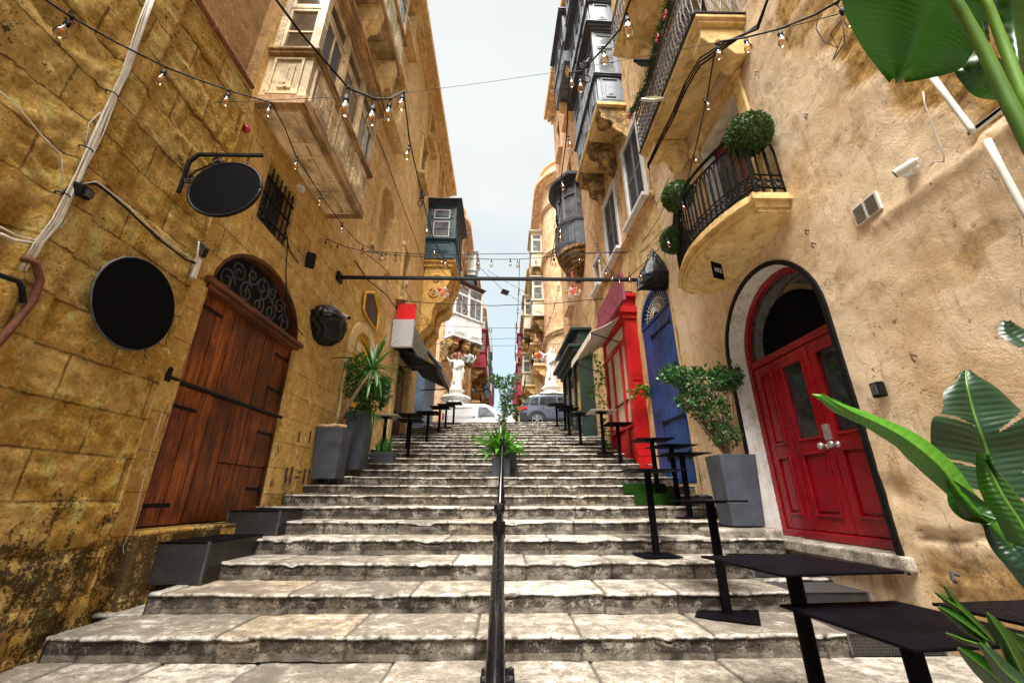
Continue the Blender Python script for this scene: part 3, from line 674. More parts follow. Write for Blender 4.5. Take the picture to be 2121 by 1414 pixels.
# --- wooden galleries --------------------------------------------------------
def gallery(par, fr, s0, s1, z0, z1, d, mw, mdark, mglass, sillf=.36, bays=3, side_bay=1, roof=.18, detail=True, mroof=None, name='gallery', near=True, label=None, base=True):
    """closed timber balcony: soffit, panelled apron, sill moulding, glazed bays, cornice"""
    H = z1-z0; zs = z0+H*sillf; zc = z1-.30
    g = MB(fr); g.box(.0, d, s0, s1, z0, z0+.05); G = g.build(name, mw, par)
    if label: G['label'] = label
    g = MB(fr)
    g.box(0, d-.02, s0+.02, s1-.02, z0+.05, zs); ap = g.build('apron', mw, G)
    g = MB(fr)
    for (a, z, e) in ((.05, zs, .05), (.08, zs+.05, .05), (.02, z0+.10, .05)): g.box(0, d+a, s0-a, s1+a, z, z+e)
    g.box(d-.09, d+.03, s0-.03, s1+.03, z0-.03, z0+.10); g.box(0, d-.09, s0-.03, s0+.09, z0-.03, z0+.098); g.box(0, d-.09, s1-.09, s1+.03, z0-.03, z0+.098)
    g.build('moulding', mdark if detail else mw, G, bevel=.012 if detail else 0)
    L = s1-s0; bw = L/bays
    g = MB(fr)
    for i in range(bays):
        a, c = s0+i*bw+.10, s0+(i+1)*bw-.10
        if H*sillf > .5:
            for k, e in enumerate((.0, .07, .19)):
                if a+e*1.4 < c-e*1.4 and z0+.2+e < zs-.08-e:
                    o0, o1 = (d-.02, d+.012) if k == 0 else (d+.012, d+.022) if k == 1 else (d+.022, d+.045)
                    if k == 0:
                        for q in ((a, c, z0+.18, z0+.22), (a, c, zs-.10, zs-.06), (a, a+.04, z0+.22, zs-.10), (c-.04, c, z0+.22, zs-.10)): g.box(o0, o1+.012, *q)
                    else: g.box(d-.02, o1, a+e*1.4, c-e*1.4, z0+.18+e, zs-.06-e)
    if near and H*sillf > .5:
        for q in ((.10, d-.14, z0+.18, z0+.22), (.10, d-.14, zs-.10, zs-.06), (.10, .14, z0+.22, zs-.10), (d-.18, d-.14, z0+.22, zs-.10)): g.box(q[0], q[1], s0-.012, s0+.03, q[2], q[3])
        g.box(.24, d-.26, s0-.006, s0+.03, z0+.32, zs-.20); g.box(.32, d-.34, s0-.022, s0+.03, z0+.40, zs-.28)
    g.build('panel', mw, ap, bevel=.006 if detail else 0)
    # posts and rails
    g = MB(fr); t_ = .065; zt = zs+(zc-zs)*.70
    for i in range(bays+1):
        s = min(max(s0+i*bw, s0+t_), s1-t_); g.box(d-.10, d, s-t_, s+t_, zs+.1, zc)
    g.box(0, .10, s0, s0+.09, zs+.1, zc); g.box(0, .10, s1-.09, s1, zs+.1, zc)
    g.box(d-.09, d-.01, s0+t_, s1-t_, zt-.035, zt+.035); g.box(.1, d-.1, s0+.01, s0+.08, zt-.035, zt+.035)
    g.box(d-.09, d-.012, s0+t_, s1-t_, zs+.1, zs+.16); g.box(.1, d-.1, s0+.012, s0+.08, zs+.1, zs+.16)
    g.box(d-.09, d-.012, s0+t_, s1-t_, zc-.06, zc); g.box(.1, d-.1, s0+.012, s0+.08, zc-.06, zc)
    g.build('post', mw, G, bevel=.006 if detail else 0)
    for i in range(bays):
        a, c = s0+i*bw+t_, s0+(i+1)*bw-t_
        g = MB(fr)
        fw = .05
        for (z_0, z_1) in ((zs+.16, zt-.035), (zt+.035, zc-.06)):
            for q in ((a, a+fw, z_0, z_1), (c-fw, c, z_0, z_1), (a+fw, c-fw, z_0, z_0+fw), (a+fw, c-fw, z_1-fw, z_1)): g.box(d-.07, d-.02, *q)
        g.box(d-.06, d-.025, (a+c)/2-.012, (a+c)/2+.012, zs+.16+fw, zt-.035-fw)
        wd = g.build('window', mw, G)
        g = MB(fr); g.box(d-.055, d-.045, a+.01, c-.01, zs+.17, zc-.07); g.build('pane', mglass, wd)
    if near:
        g = MB(fr); fw = .05
        for (z_0, z_1) in ((zs+.16, zt-.035), (zt+.035, zc-.06)):
            for q in ((.10, .15, z_0, z_1), (d-.15, d-.10, z_0, z_1), (.15, d-.15, z_0, z_0+fw), (.15, d-.15, z_1-fw, z_1)): g.box(q[0], q[1], s0+.02, s0+.07, q[2], q[3])
        g.box(.15, d-.15, s0+.03, s0+.055, (zs+zt)/2, (zs+zt)/2+.025)
        wd = g.build('window', mw, G)
        g = MB(fr); g.box(.11, d-.11, s0+.045, s0+.055, zs+.17, zc-.07); g.build('pane', mglass, wd)
    g = MB(fr)
    for (a, z_0, z_1) in ((.02, zc, zc+.07), (.07, zc+.07, zc+.15), (.13, zc+.15, zc+.24), (roof, zc+.24, z1)): g.box(0, d+a, s0-a, s1+a, z_0, z_1)
    g.build('cornice', mroof or mw, G, bevel=.012 if detail else 0)
    if base:
        g = MB(fr); nb = max(1, bays//2 if not detail else bays-1)
        for i in range(bays):
            a, c = s0+i*bw+.12, s0+(i+1)*bw-.12
            for q in ((a, c, .12, .16), (a, c, d-.16, d-.12)): g.box(q[2], q[3], q[0], q[1], z0-.03, z0-.004)
            g.box(.16, d-.16, a, a+.04, z0-.03, z0-.004); g.box(.16, d-.16, c-.04, c, z0-.03, z0-.004)
        g.build('soffit_panel', mw, G)
    return G
def corbels(par, fr, s_list, z0, d, h, m, w=.28, name='corbel', dip=.45):
    for s in s_list:
        P = [(0, z0), (d, z0), (d*1.0, z0-h*.12), (d*.93, z0-h*.22), (d*.96, z0-h*.32), (d*.85, z0-h*.42), (d*.62, z0-h*.45), (d*.55, z0-h*.55), (d*.58, z0-h*.66), (d*.46, z0-h*.78), (d*.25, z0-h*.83), (d*.16, z0-h*.94), (0, z0-h)]
        b = MB(fr); b.prism(P, s-w/2, s+w/2, 's'); b.build(name, m, par, bevel=.02)
gallery(B, FL, 4.30, 6.85, 5.33, 8.35, .70, MT['cream_wood'], MT['brown_wood'], MT['glass_brown'], .335, 3, mroof=MT['brown_wood'], roof=.20, label='cream wooden gallery with peeling paint above the brown door')
g2 = gallery(B, FL, 4.9, 7.75, 10.75, 14.2, .72, MT['cream_wood'], MT['brown_wood'], MT['glass_sky'], .34, 4, mroof=MT['brown_wood'], label='second cream gallery higher up on dark brackets')
corbels(g2, FL, (5.3, 6.2, 7.5), 10.74, .7, 1.5, MT['slab'], .3)
surround(FL, MT['left_far'], B, 8.15, 8.7, 11.2, 13., .14, .1)
b = MB(FL); b.box(0, .02, 8.15, 8.7, 11.2, 13.); b.build('window', MT['glass_sky'], B)
b = MB(FL)
for (a, z0, z1) in ((.12, 17.3, 17.55), (.28, 17.55, 17.8), (.5, 17.8, 18.15)): b.box(-.3, a, 4.2, 11.39, z0, z1)
b.box(-.5, .03, 4.2, 11.39, 18.15, 20.6); b.build('cornice', MT['left_far'], B)

# --- orange house with dark door, shop signs and teal gallery ------------------
Cc = house('orange limestone house with teal corner gallery, dark door and blue shutters', FL, 16.)
DD = rect(12.9, 14.6, 1.2, 4.6); w1 = rect(12.35, 13.0, 6.3, 8.3); w2 = rect(16.6, 17.5, 6.6, 8.8); w3 = rect(13.3, 14.2, 12.6, 14.6); w4 = arch(15.3, 16.3, 8.6, 10., .5)
w5 = rect(14.2, 15.2, 15.6, 17.2); w6 = rect(17.6, 18.4, 15.6, 17.2)
wallmesh('wall', MT['left_far'], Cc, FL, 11.4, 20.2, -1, 18.6, (DD, w1, w3, w5, w6), .4, None, .3)
b = MB(FL); b.box(-8, -.31, 11.4, 20.2, -1, 18.5); b.box(-8, 0., 20.19, 20.2, -1, 18.55); b.build('inner_wall', MT['left_far'], Cc)
for q in (w1, w3, w5, w6):
    (a, z0), _, (c, z1), _ = q
    b = MB(FL); b.box(-.2, -.18, a, c, z0, z1); wd = b.build('window', MT['glass'], Cc)
    b = MB(FL); b.box(-.18, -.14, a, a+.06, z0, z1); b.box(-.18, -.14, c-.06, c, z0, z1); b.box(-.18, -.14, (a+c)/2-.03, (a+c)/2+.03, z0, z1); b.box(-.18, -.142, a+.06, c-.06, (z0+z1)/2-.03, (z0+z1)/2+.03); b.build('frame', MT['teal'], wd)
    surround(FL, MT['left_far'], Cc, a, c, z0, z1, .16, .09)
b = MB(FL)
for (a, z0, z1) in ((.12, 17.3, 17.55), (.28, 17.55, 17.8), (.5, 17.8, 18.15)): b.box(-.3, a, 11.4, 20.2+a, z0, z1)
b.box(-8, .03, 11.4, 20.23, 18.15, 20.6)
b.build('cornice', MT['left_far'], Cc)
b = MB(FL); b.box(-.13, -.09, 12.92, 14.58, 1.2, 4.4); D = b.build('door', plain('dark_oxblood_door', (.035, .012, .010), .35, 0, .4, 3, .2), Cc)
b = MB(FL)
for sA in (13.05, 13.85):
    for z0, z1 in ((1.6, 2.5), (2.7, 4.2)): b.box(-.09, -.07, sA, sA+.6, z0, z1)
b.build('panel', MT['door_brown_y'], D, bevel=.01)
b = MB(FL); b.ball((-.05, 13.65, 2.7), .06); b.ball((-.05, 13.85, 2.7), .06); b.build('door_knob', MT['iron_grey'], D, smooth=True)
b = MB(FL); b.box(0, .10, 12.6, 12.9, 1.2, 4.8); b.box(0, .10, 14.6, 14.9, 1.2, 4.8); b.build('door_surround', MT['yellow_plaster'], Cc, bevel=.01)
g = gallery(Cc, FL, 15.6, 18.25, 9.95, 13.1, 1.32, MT['teal'], MT['teal'], MT['glass_sky'], .30, 4, mroof=MT['grey_dark'], roof=.26, label='dark teal corner gallery with white-edged panes')
b = MB(FL)
for (z0, z1) in ((11.1, 11.95), (12.1, 12.6)):
    for q in ((.30, .33, z0, z1), (1.0, 1.03, z0, z1), (.33, 1.0, z0, z0+.03), (.33, 1.0, z1-.03, z1)): b.box(q[0], q[1], 15.585, 15.6, q[2], q[3])
b.build('white_bead', MT['white_wood'], g)
b = MB(FL)
for (a, z0, z1) in ((1.38, 9.8, 9.94), (1.30, 9.6, 9.8), (1.22, 9.3, 9.6)): b.box(0, a, 15.62+(1.38-a), 18.2, z0, z1)
b.build('bracket_block', MT['ochre'], g, bevel=.02)
P = [(0, 9.3), (1.22, 9.3), (1.20, 8.9), (1.05, 8.6), (1.12, 8.2), (.95, 7.9), (.62, 7.75), (.50, 7.4), (.52, 7.0), (.30, 6.6), (.10, 6.45), (0, 6.0)]
for sA in (15.75, 17.0): b = MB(FL); b.prism(P, sA, sA+.8, 's'); b.build('corbel', MT['ochre'], g, bevel=.04)
b = MB(FL); b.tube([(.60+p, 15.72, 9.0+q) for p, q in spiral(0, 0, .22, 0, 1.6, 20)], .022, 6); b.tube([(.55+p, 15.73, 8.3+q) for p, q in spiral(0, 0, .26, 2, 1.5, 20)], .03, 6); b.build('carved_scroll', MT['ochre'], g)
# slate-blue folded shutters
b = MB(FL); b.box(0.003, .34, 16.2, 16.26, 2.0, 5.2); b.box(.003, .34, 18.6, 18.66, 2.0, 5.2); b.box(.003, .30, 16.26, 18.6, 2.0, 5.1)
for k in range(7): b.box(.30, .34, 16.3+k*.33, 16.58+k*.33, 2.05, 5.0)
b.build('folding_shutter', MT['steel_blue'], Cc, bevel=.008)
# ================================================================ houses on the right
Rr = house('cream plastered house with the red arched door and round iron balcony', FR, 5.)
RD = arch(3.97, 5.93, -.50, 1.95); BD = rect(4.35, 5.55, 3.45, 5.8); WHo = rect(4.5, 5.6, 6.75, 8.9)
def erodeR(s, z):
    """plaster fallen off near the foot and in the upper near corner"""
    n = fbm(s*1.3, z*1.3, 4, 5)
    a = max(0, min(1, (2.62-s+(z-3.1)*.22+n*.45)/.12)) if z > 2.62+.45*n else 0
    b_ = max(0, min(1, ((-.35+.25*n)-z)/.10))*max(0, min(1, (3.9-s)/.2))
    c_ = max(0, min(1, (fbm(s*1.5+5, z*1.5, 9, 5)-.50)/.05))*(.7 if s < 3.6 else .2)
    return max(a, b_*.8, c_*.7)
def dispR(s, z):
    e = erodeR(s, z)
    d = fbm(s*.9, z*.9, 2, 4)*.020+fbm(s*6, z*6, 2, 4)*.007
    d -= e*(.015+.03*abs(fbm(s*7, z*8, 6, 4)))
    if e > .5: 
        row = abs((z/.36)-round(z/.36))*.36
        if row < .035: d -= .012
    # worn ledge line running along the wall
    d += .022*math.exp(-((z-(2.42+.02*math.sin(s*2)))/.05)**2)*(1 if s < 3.2 else 0)
    d -= .045*math.exp(-((z-(-.25+.06*math.sin(s*3)+.04*fbm(s*3, 0, 0, 3)))/.03)**2)*(1 if s < 3.75 else 0)
    d -= .03*math.exp(-(((s-3.78)/.12)**2+((z-.02)/.10)**2))
    return d
def mk_eroded():
    m, t = mat('plaster_with_bare_stone_patches'); p = t.pos()
    e = t.n('ShaderNodeAttribute', attribute_name='erode').outputs['Fac']
    sx = t.n('ShaderNodeSeparateXYZ', {0: p}).outputs
    big = t.noise(.9, 4, .62, p); mid = t.noise(3.4, 7, .74, p, .5); fin = t.noise(60, 4, .7, p); f2 = t.noise(13, 7, .76, p)
    c = t.mix(t.ramp(big, [(.40, 0.), (.58, 1.)]), (.63, .445, .255), (.77, .60, .415))
    c = t.mix(t.ramp(mid, [(.36, .6), (.46, 0.)]), c, (.47, .31, .155))
    c = t.mix(t.ramp(mid, [(.54, 0.), (.64, .65)]), c, (.84, .67, .46))
    sv = t.n('ShaderNodeCombineXYZ', {0: t.math('MULTIPLY', sx[1], 5.), 1: t.math('MULTIPLY', sx[2], .8)}).outputs[0]
    c = t.mix(t.ramp(t.noise(1., 6, .75, sv), [(.54, 0.), (.66, .5)]), c, (.34, .20, .09))
    c = t.mix(t.ramp(f2, [(.34, .8), (.40, 0.)]), c, (.16, .095, .05))
    foot = t.n('ShaderNodeMapRange', {'Value': sx[2], 'From Min': -1.4, 'From Max': .4, 'To Min': .16, 'To Max': 0.}).outputs[0]
    c = t.mix(t.ramp(t.math('ADD', t.noise(2.2, 8, .78, p), foot), [(.64, 0.), (.72, .6)]), c, (.24, .15, .07))
    sc = t.mix(t.ramp(f2, [(.35, 0.), (.62, 1.)]), (.22, .11, .025), (.62, .38, .13))
    sc = t.mix(t.ramp(t.noise(2.2, 9, .8, p), [(.54, 0.), (.62, .8)]), sc, (.07, .045, .02))
    c = t.mix(e, c, sc)
    cr = t.n('ShaderNodeTexVoronoi', {'Vector': t.n('ShaderNodeVectorMath', {0: p, 1: t.n('ShaderNodeTexNoise', {'Vector': p, 'Scale': 3.}).outputs['Color']}, operation='ADD').outputs[0], 'Scale': 2.3}, feature='DISTANCE_TO_EDGE').outputs['Distance']
    crk = t.math('MULTIPLY', t.ramp(cr, [(.0, .8), (.005, 0.)]), t.ramp(big, [(.54, 0.), (.60, .6)]))
    c = t.mix(crk, c, (.14, .085, .045))
    h = t.math('ADD', t.math('MULTIPLY', mid, .8), t.math('MULTIPLY', f2, t.math('ADD', .25, e)))
    h = t.math('ADD', h, t.math('MULTIPLY', fin, .25)); h = t.math('SUBTRACT', h, crk)
    t.bsdf(c, .88, h, 1., .028, 0, .12); return m
MT['eroded'] = mk_eroded()
wallmesh('wall', MT['eroded'], Rr, FR, 1.2, 7.6, -1.9, 6.8, (RD, BD, WHo) if False else (RD, BD), .05, dispR, .24, MT['white_render'], attrf=erodeR)
wallmesh('wall', MT['right_near'], Rr, FR, -9, 1.2, -2.4, 11.2, (), .5, None)
wallmesh('wall', MT['right_near'], Rr, FR, 1.2, 7.6, 6.8, 11.2, (rect(4.5, 5.6, 6.95, 9.),), .3, None, .3)
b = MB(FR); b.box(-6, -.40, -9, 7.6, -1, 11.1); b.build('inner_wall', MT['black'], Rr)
b = MB(FR); b.box(-.28, -.25, 4.5, 5.6, 6.95, 9.); wd = b.build('window', MT['glass'], Rr)
b = MB(FR); b.box(-.25, -.2, 4.5, 4.58, 6.95, 9.); b.box(-.25, -.2, 5.52, 5.6, 6.95, 9.); b.box(-.25, -.2, 5.02, 5.08, 6.95, 9.); b.build('frame', MT['white_wood'], wd)
# black painted band round the arch and the cable run down its near side
arch_ring(FR, archpath(3.97, 5.93, -.55, 1.95, .98, .0), archpath(3.97, 5.93, -.62, 1.95, .98, .06), .0, .03, MT['iron'], Rr, 'painted_band')
# red door
DXX = -.24
b = MB(FR); b.prism(archpath(3.95, 5.95, -.44, 1.95, .99), DXX-.10, DXX-.06); D = b.build('door', MT['red'], Rr)
arch_ring(FR, archpath(4.06, 5.84, -.44, 1.95, .89), archpath(3.96, 5.94, -.44, 1.95, .985), DXX-.08, DXX, MT['red'], D, 'frame')
b = MB(FR); b.box(DXX-.08, DXX-.01, 4.06, 5.84, 1.80, 1.90); b.box(DXX-.08, DXX+.03, 4.0, 5.9, -.47, -.38); b.build('frame', MT['red'], D, bevel=.01)
b = MB(FR); b.prism(archpath(4.05, 5.85, 1.90, 1.96, .88), DXX-.07, DXX-.055); b.build('fanlight', MT['glass'], D)
b = MB(FR); b.prism(archpath(4.2, 5.5, 1.9, 1.95, .62), DXX-.055, DXX-.02); b.build('fanlight_board', MT['black_disc'], D)
leaves = ((4.07, 4.70, True), (4.715, 5.34, True), (5.36, 5.83, False))
for a, c, gl in leaves:
    b = MB(FR)
    z0, z1 = -.37, 1.79; f_ = DXX-.02
    for q in ((a, a+.10, z0, z1), (c-.10, c, z0, z1), (a+.1, c-.1, z0, z0+.16), (a+.1, c-.1, z1-.12, z1), (a+.1, c-.1, .52, .66)): b.box(f_-.05, f_, *q)
    lf_ = b.build('leaf', MT['red'], D, bevel=.006)
    b = MB(FR)
    b.box(f_-.05, f_-.03, a+.1, c-.1, z0+.16, .52); b.box(f_-.05, f_-.005, a+.16, c-.16, z0+.22, .46)
    for q in ((a+.10, a+.13, z0+.16, .52), (c-.13, c-.10, z0+.16, .52), (a+.13, c-.13, z0+.16, z0+.19), (a+.13, c-.13, .49, .52)): b.box(f_-.03, f_+.014, *q)
    if not gl: b.box(f_-.05, f_-.03, a+.1, c-.1, .66, z1-.12); b.box(f_-.05, f_-.005, a+.16, c-.16, .72, z1-.18)
    for q in ((a+.10, a+.13, .66, z1-.12), (c-.13, c-.10, .66, z1-.12), (a+.13, c-.13, .66, .69), (a+.13, c-.13, z1-.15, z1-.12)): b.box(f_-.03, f_+.014, *q)
    b.build('panel', MT['red'], lf_, bevel=.006)
    if gl: b = MB(FR); b.box(f_-.045, f_-.035, a+.12, c-.12, .68, z1-.14); b.build('pane', MT['glass'], lf_)
for s in (4.78, 4.62):
    b = MB(FR); b.lathe([(.0, 0), (.035, 0), (.035, .012), (.014, .016), (.014, .05), (.034, .06), (.042, .085), (.03, .105), (.0, .11)], (DXX-.02, s-.0, .56), 14, (1, 0, 0)); b.build('door_knob', MT['alloy'] if True else None, D, smooth=True)
b = MB(FR); b.box(DXX-.02, DXX+.02, 4.67, 4.745, .62, .80); b.box(DXX+.02, DXX+.028, 4.685, 4.73, .70, .77); b.build('lock', MT['alloy'], D, bevel=.006)
# stone threshold and stoop
b = MB(FR); b.box(-.30, .07, 3.84, 6.02, -.60, -.475); b.build('door_sill', MT['steps'], Rr, attr={'stone': [(1.15, 1.1, 1.02, 0.)]*len(b.v), 'riser': [.15]*len(b.v)}, bevel=.02)
# round balcony ---------------------------------------------------------------
def bow(k, off=0.):
    """outline of the balcony, k 0..1 from near to far"""
    s = 3.96+2.22*k; a = math.sin(pi*k)
    o = .47+.27*a if .04 < k < .96 else .47
    return (o+off, s)
def outline(off, n=28): return [(0, 3.96-off)]+[(bow(i/n)[0]+off, bow(i/n)[1]+(off if i/n > .5 else -off)*(1 if abs(i/n-.5) > .46 else 0)) for i in range(n+1)]+[(0, 6.18+off)]
Bc = MB(FR)
for (off, z0, z1) in ((.0, 3.44, 3.52), (.035, 3.40, 3.44), (-.02, 3.32, 3.40), (-.05, 3.27, 3.32)): Bc.prism(outline(off), z0, z1, 'z')
BAL = Bc.build('balcony', MT['slab'], Rr); fixnormals(BAL)
b = MB(FR); N = 16; rings = []
base_ = outline(-.06)
for k in range(N+1):
    u = k/N; f0 = math.cos(u*pi/2)**.75; sc_ = 5.62
    rings.append([(p[0]*f0, sc_+(p[1]-sc_)*(.12+.88*f0), 3.268-.17*u**1.2) for p in base_])
nb = len(base_)
b.add([q for r_ in rings for q in r_], [(i*nb+j, i*nb+j+1, (i+1)*nb+j+1, (i+1)*nb+j) for i in range(N) for j in range(nb-1)])
fixnormals(b.build('corbel', MT['slab'], BAL, smooth=True))
b = MB(FR); N = 30
for z, r in ((3.60, .016), (3.80, .012), (4.42, .016), (4.56, .026)): b.tube([(0.02, 3.98, z)]+[(bow(i/N, -.05)[0], bow(i/N)[1], z) for i in range(N+1)]+[(.02, 6.16, z)], r, 6)
b.build('rail', MT['iron'], BAL)
pp = [(.02+.40*i/3, 3.99) for i in range(3)]+[(bow(i/24, -.05)) for i in range(25)]+[(.42-.4*i/3, 6.15) for i in range(1, 3)]
for i, (o_, s_) in enumerate(pp):
    b = MB(FR); b.tube([(o_, s_, 3.52), (o_, s_, 4.20)], .018 if i % 2 else .013, 5)
    for q in range(6): b.ball((o_, s_, 3.62+q*.11), .023, 5, 4) if i % 2 else None
    if i+1 < len(pp):
        o2, s2 = pp[i+1]
        arcp = [(o_+(o2-o_)*t_, s_+(s2-s_)*t_, 4.20+.20*math.sin(pi*t_)**.7) for t_ in [j/8 for j in range(9)]]
        b.tube(arcp, .013, 5)
        mo, ms = (o_+o2)/2, (s_+s2)/2
        b.tube([(o_+(o2-o_)*(.5+.42*math.cos(a)*(1-j/20)), s_+(s2-s_)*(.5+.42*math.cos(a)*(1-j/20)), 3.69+.07*math.sin(a)*(1-j/20)) for j, a in [(j, j*.75) for j in range(13)]], .010, 4)
    b.build('baluster', MT['iron'], BAL)
# the door behind the balcony, dark red inside with a cafe table
b = MB(FR); b.box(-.30, -.26, 4.35, 5.55, 3.45, 5.8); bd_ = b.build('balcony_door', MT['red'], Rr)
b = MB(FR); b.box(-.26, -.24, 4.45, 4.9, 3.9, 5.5); b.box(-.26, -.24, 5.0, 5.45, 3.9, 5.5); b.build('pane', MT['glass'], bd_)
b = MB(FR); b.box(.003, .06, 4.17, 4.35, 3.52, 5.9); b.box(.003, .06, 5.55, 5.73, 3.52, 5.9); b.box(.003, .09, 4.12, 5.78, 5.9, 6.06); b.build('door_surround', MT['slab'], Rr, bevel=.01)

def iron_railing(par, fr, s0, s1, d, z0, h, m, pitch=.13, near=True, far=True):
    b = MB(fr)
    for z, r in ((z0+.05, .014), (z0+h-.12, .010), (z0+h, .02)): b.tube([(.02, s0, z), (d, s0, z), (d, s1, z), (.02, s1, z)], r, 5)
    b.build('rail', m, par)
    n = int((s1-s0)/pitch); b = MB(fr)
    for i in range(n+1):
        s = s0+(s1-s0)*i/n
        b.tube([(d, s, z0), (d, s, z0+h)], .009, 4)
        if i < n:
            w_ = (s1-s0)/n
            for (zc, r0, fl) in ((z0+.20, w_*.45, 1), (z0+.42, w_*.5, -1), (z0+.64, w_*.45, 1)):
                b.tube([(d, p, q) for p, q in spiral(s+w_/2, zc, r0, i, 1.3, 9, fl)], .007, 4)
            for (zc, r0, fl) in ((z0+.10, w_*.42, -1), (z0+.31, w_*.4, 1), (z0+.53, w_*.42, -1), (z0+.76, w_*.45, 1)):
                b.tube([(d+.012, p, q) for p, q in spiral(s+w_/2, zc, r0, i+2, 1.1, 8, fl)], .007, 4)
            b.tube([(d, s+w_/2, z0+.05), (d+.03, s+w_/2+.03, z0+h*.35), (d, s+w_/2, z0+h*.7)], .007, 4)
    b.build('scrollwork', m, par)
    if near or far:
        b = MB(fr)
        for s in ([s0] if near else [])+([s1] if far else []):
            k = max(2, int(d/.13))
            for i in range(k): o_ = .03+d*i/k; b.tube([(o_, s, z0), (o_, s, z0+h)], .008, 4)
            for i in range(k-1):
                o_ = .03+d*i/k
                b.tube([(o_, s, z0+.12), (o_+d/k*2 if i < k-2 else o_+d/k, s, z0+h-.15)], .007, 4); b.tube([(o_+d/k, s, z0+.12), (o_, s, z0+h-.15)], .007, 4)
        b.build('end_railing', m, par)
# large rectangular balcony above
b = MB(FR)
for (d_, z0, z1) in ((.74, 6.56, 6.63), (.70, 6.50, 6.56)): b.box(0.002, d_, 3.78-(d_-.74), 6.38+(d_-.74), z0, z1)
B2 = b.build('balcony', MT['slab'], Rr, bevel=.01); B2['label'] = 'long balcony with grey scrollwork railing above the round one'
for s in (4.05, 6.05):
    b = MB(FR); b.box(.0, .76, 3.765, 6.395, 6.632, 6.658); b.build('edge_iron', MT['iron'], B2) if s < 5 else None
    P = [(0, 6.48), (.66, 6.48), (.66, 6.40), (.66, 6.28), (.58, 6.16), (.50, 6.14), (.44, 6.22), (.34, 6.22), (.30, 6.05), (.22, 5.93), (.10, 5.93), (0, 6.02)]
    b = MB(FR); b.prism(P, s-.16, s+.16, 's'); b.build('corbel', MT['slab'], B2, bevel=.02)
b = MB(FR); b.box(.002, .10, 3.9, 4.2, 6.24, 6.42); b.build('corbel', MT['slab'], B2, bevel=.02)
iron_railing(B2, FR, 3.82, 6.34, .74, 6.66, .98, MT['iron_grey'], .10)
b = MB(FR)
for (d_, z0, z1) in ((.80, 10.32, 10.40), (.84, 10.40, 10.46), (.76, 10.22, 10.32)): b.box(0.002, d_, 4.4, 6.9+(d_-.8), z0, z1)
B3 = b.build('balcony', MT['slab'], Rr, bevel=.01); B3['label'] = 'highest balcony with a plain stone soffit'
for s in (6.55, 4.9): b = MB(FR); b.prism([(o_, z+3.8) for o_, z in P], s-.16, s+.16, 's'); b.build('corbel', MT['slab'], B3, bevel=.02)
iron_railing(B3, FR, 4.45, 6.86, .80, 10.46, .98, MT['iron_grey'], .16)

# ---- yellow / brown house with blue door ------------------------------------
R2 = house('pale yellow and brown house with the blue arched door and grey timber galleries', FR2, 10.)
BL = arch(7.72, 9.32, .25, 3.88, .70)
W1 = rect(8.02, 9.10, 6.98, 9.45); W2 = rect(10.15, 11.25, 6.90, 9.20); W3 = rect(12.35, 13.2, 6.55, 7.65)
wallmesh('wall', MT['yellow_plaster'], R2, FR2, 7.6, 13.2, -1, 6.80, (BL,), .15, lambda s, z: fbm(s, z, 3, 4)*.02, .22)
wallmesh('wall', MT['brown_far'], R2, FR2, 7.6, 13.2, 6.80, 23.5, (W1, W2, rect(12.35, 12.95, 6.95, 8.0)), .4, None, .25)
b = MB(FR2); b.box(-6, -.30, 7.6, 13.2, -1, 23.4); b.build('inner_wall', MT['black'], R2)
b = MB(FR2); b.box(.002, .10, 7.62, 13.2, 6.72, 6.80); b.box(.002, .06, 7.62, 13.2, 6.66, 6.72); b.build('string_course', MT['brown_far'], R2, bevel=.01)
def louvre_window(par, fr, a, c, z0, z1):
    surround(fr, MT['white_wood'], par, a, c, z0, z1, .13, .06)
    b = MB(fr); b.box(-.10, -.08, a, c, z0, z1); wd = b.build('window', MT['glass'], par)
    m_ = (a+c)/2
    for (p, q) in ((a, m_), (m_, c)):
        b = MB(fr)
        for r_ in ((p, p+.05, z0, z1), (q-.05, q, z0, z1), (p, q, z0, z0+.06), (p, q, z1-.06, z1), (p, q, (z0+z1)/2-.03, (z0+z1)/2+.03)): b.box(-.05, -.005, *r_)
        b.build('shutter', MT['grey_wood'], wd)
        b = MB(fr); k = int((z1-z0-.15)/.055)
        for i in range(k): z = z0+.08+i*.055; b.box(-.045, -.02, p+.05, q-.05, z, z+.03)
        b.build('louvre', MT['grey_dark'], wd)
louvre_window(R2, FR2, 8.02, 9.10, 6.98, 9.45); louvre_window(R2, FR2, 10.15, 11.25, 6.90, 9.20)
b = MB(FR2); b.box(-.1, -.08, 12.35, 12.95, 6.95, 8.0); b.build('window', MT['glass'], R2); surround(FR2, MT['white_wood'], R2, 12.35, 12.95, 6.95, 8.0, .12, .05)
# blue door
b = MB(FR2); b.prism(archpath(7.70, 9.34, .25, 3.88, .71), -.14, -.12); b.build('fanlight_glass', MT['glass_brown'], R2)
D = MB(FR2); D.box(-.10, .0, 7.74, 9.30, .25, 3.84)
D = D.build('door', MT['blue'], R2)
for i in range(6): b = MB(FR2); b.box(.0, .018, 7.75+i*.26, 8.0+i*.26, .27, 3.82); b.build('plank', MT['blue'], D, bevel=.006)
for z in (.75, 1.5, 2.5, 3.5):
    b = MB(FR2); b.box(.02, .034, 7.76, 8.75, z-.028, z+.028); b.box(.02, .045, 8.72, 8.78, z-.05, z+.05); b.tube([(.03, 7.78, z-.08), (.03, 7.78, z+.08)], .022, 6); b.build('strap_hinge', MT['iron'], D)
arch_ring(FR2, archpath(7.80, 9.24, 3.84, 3.88, .62), archpath(7.72, 9.32, 3.84, 3.88, .70), -.10, .03, MT['blue'], R2, 'fanlight_frame')
b = MB(FR2); b.box(-.1, .03, 7.72, 9.32, 3.84, 3.90)
b.build('transom', MT['blue'], R2)
b = MB(FR2)
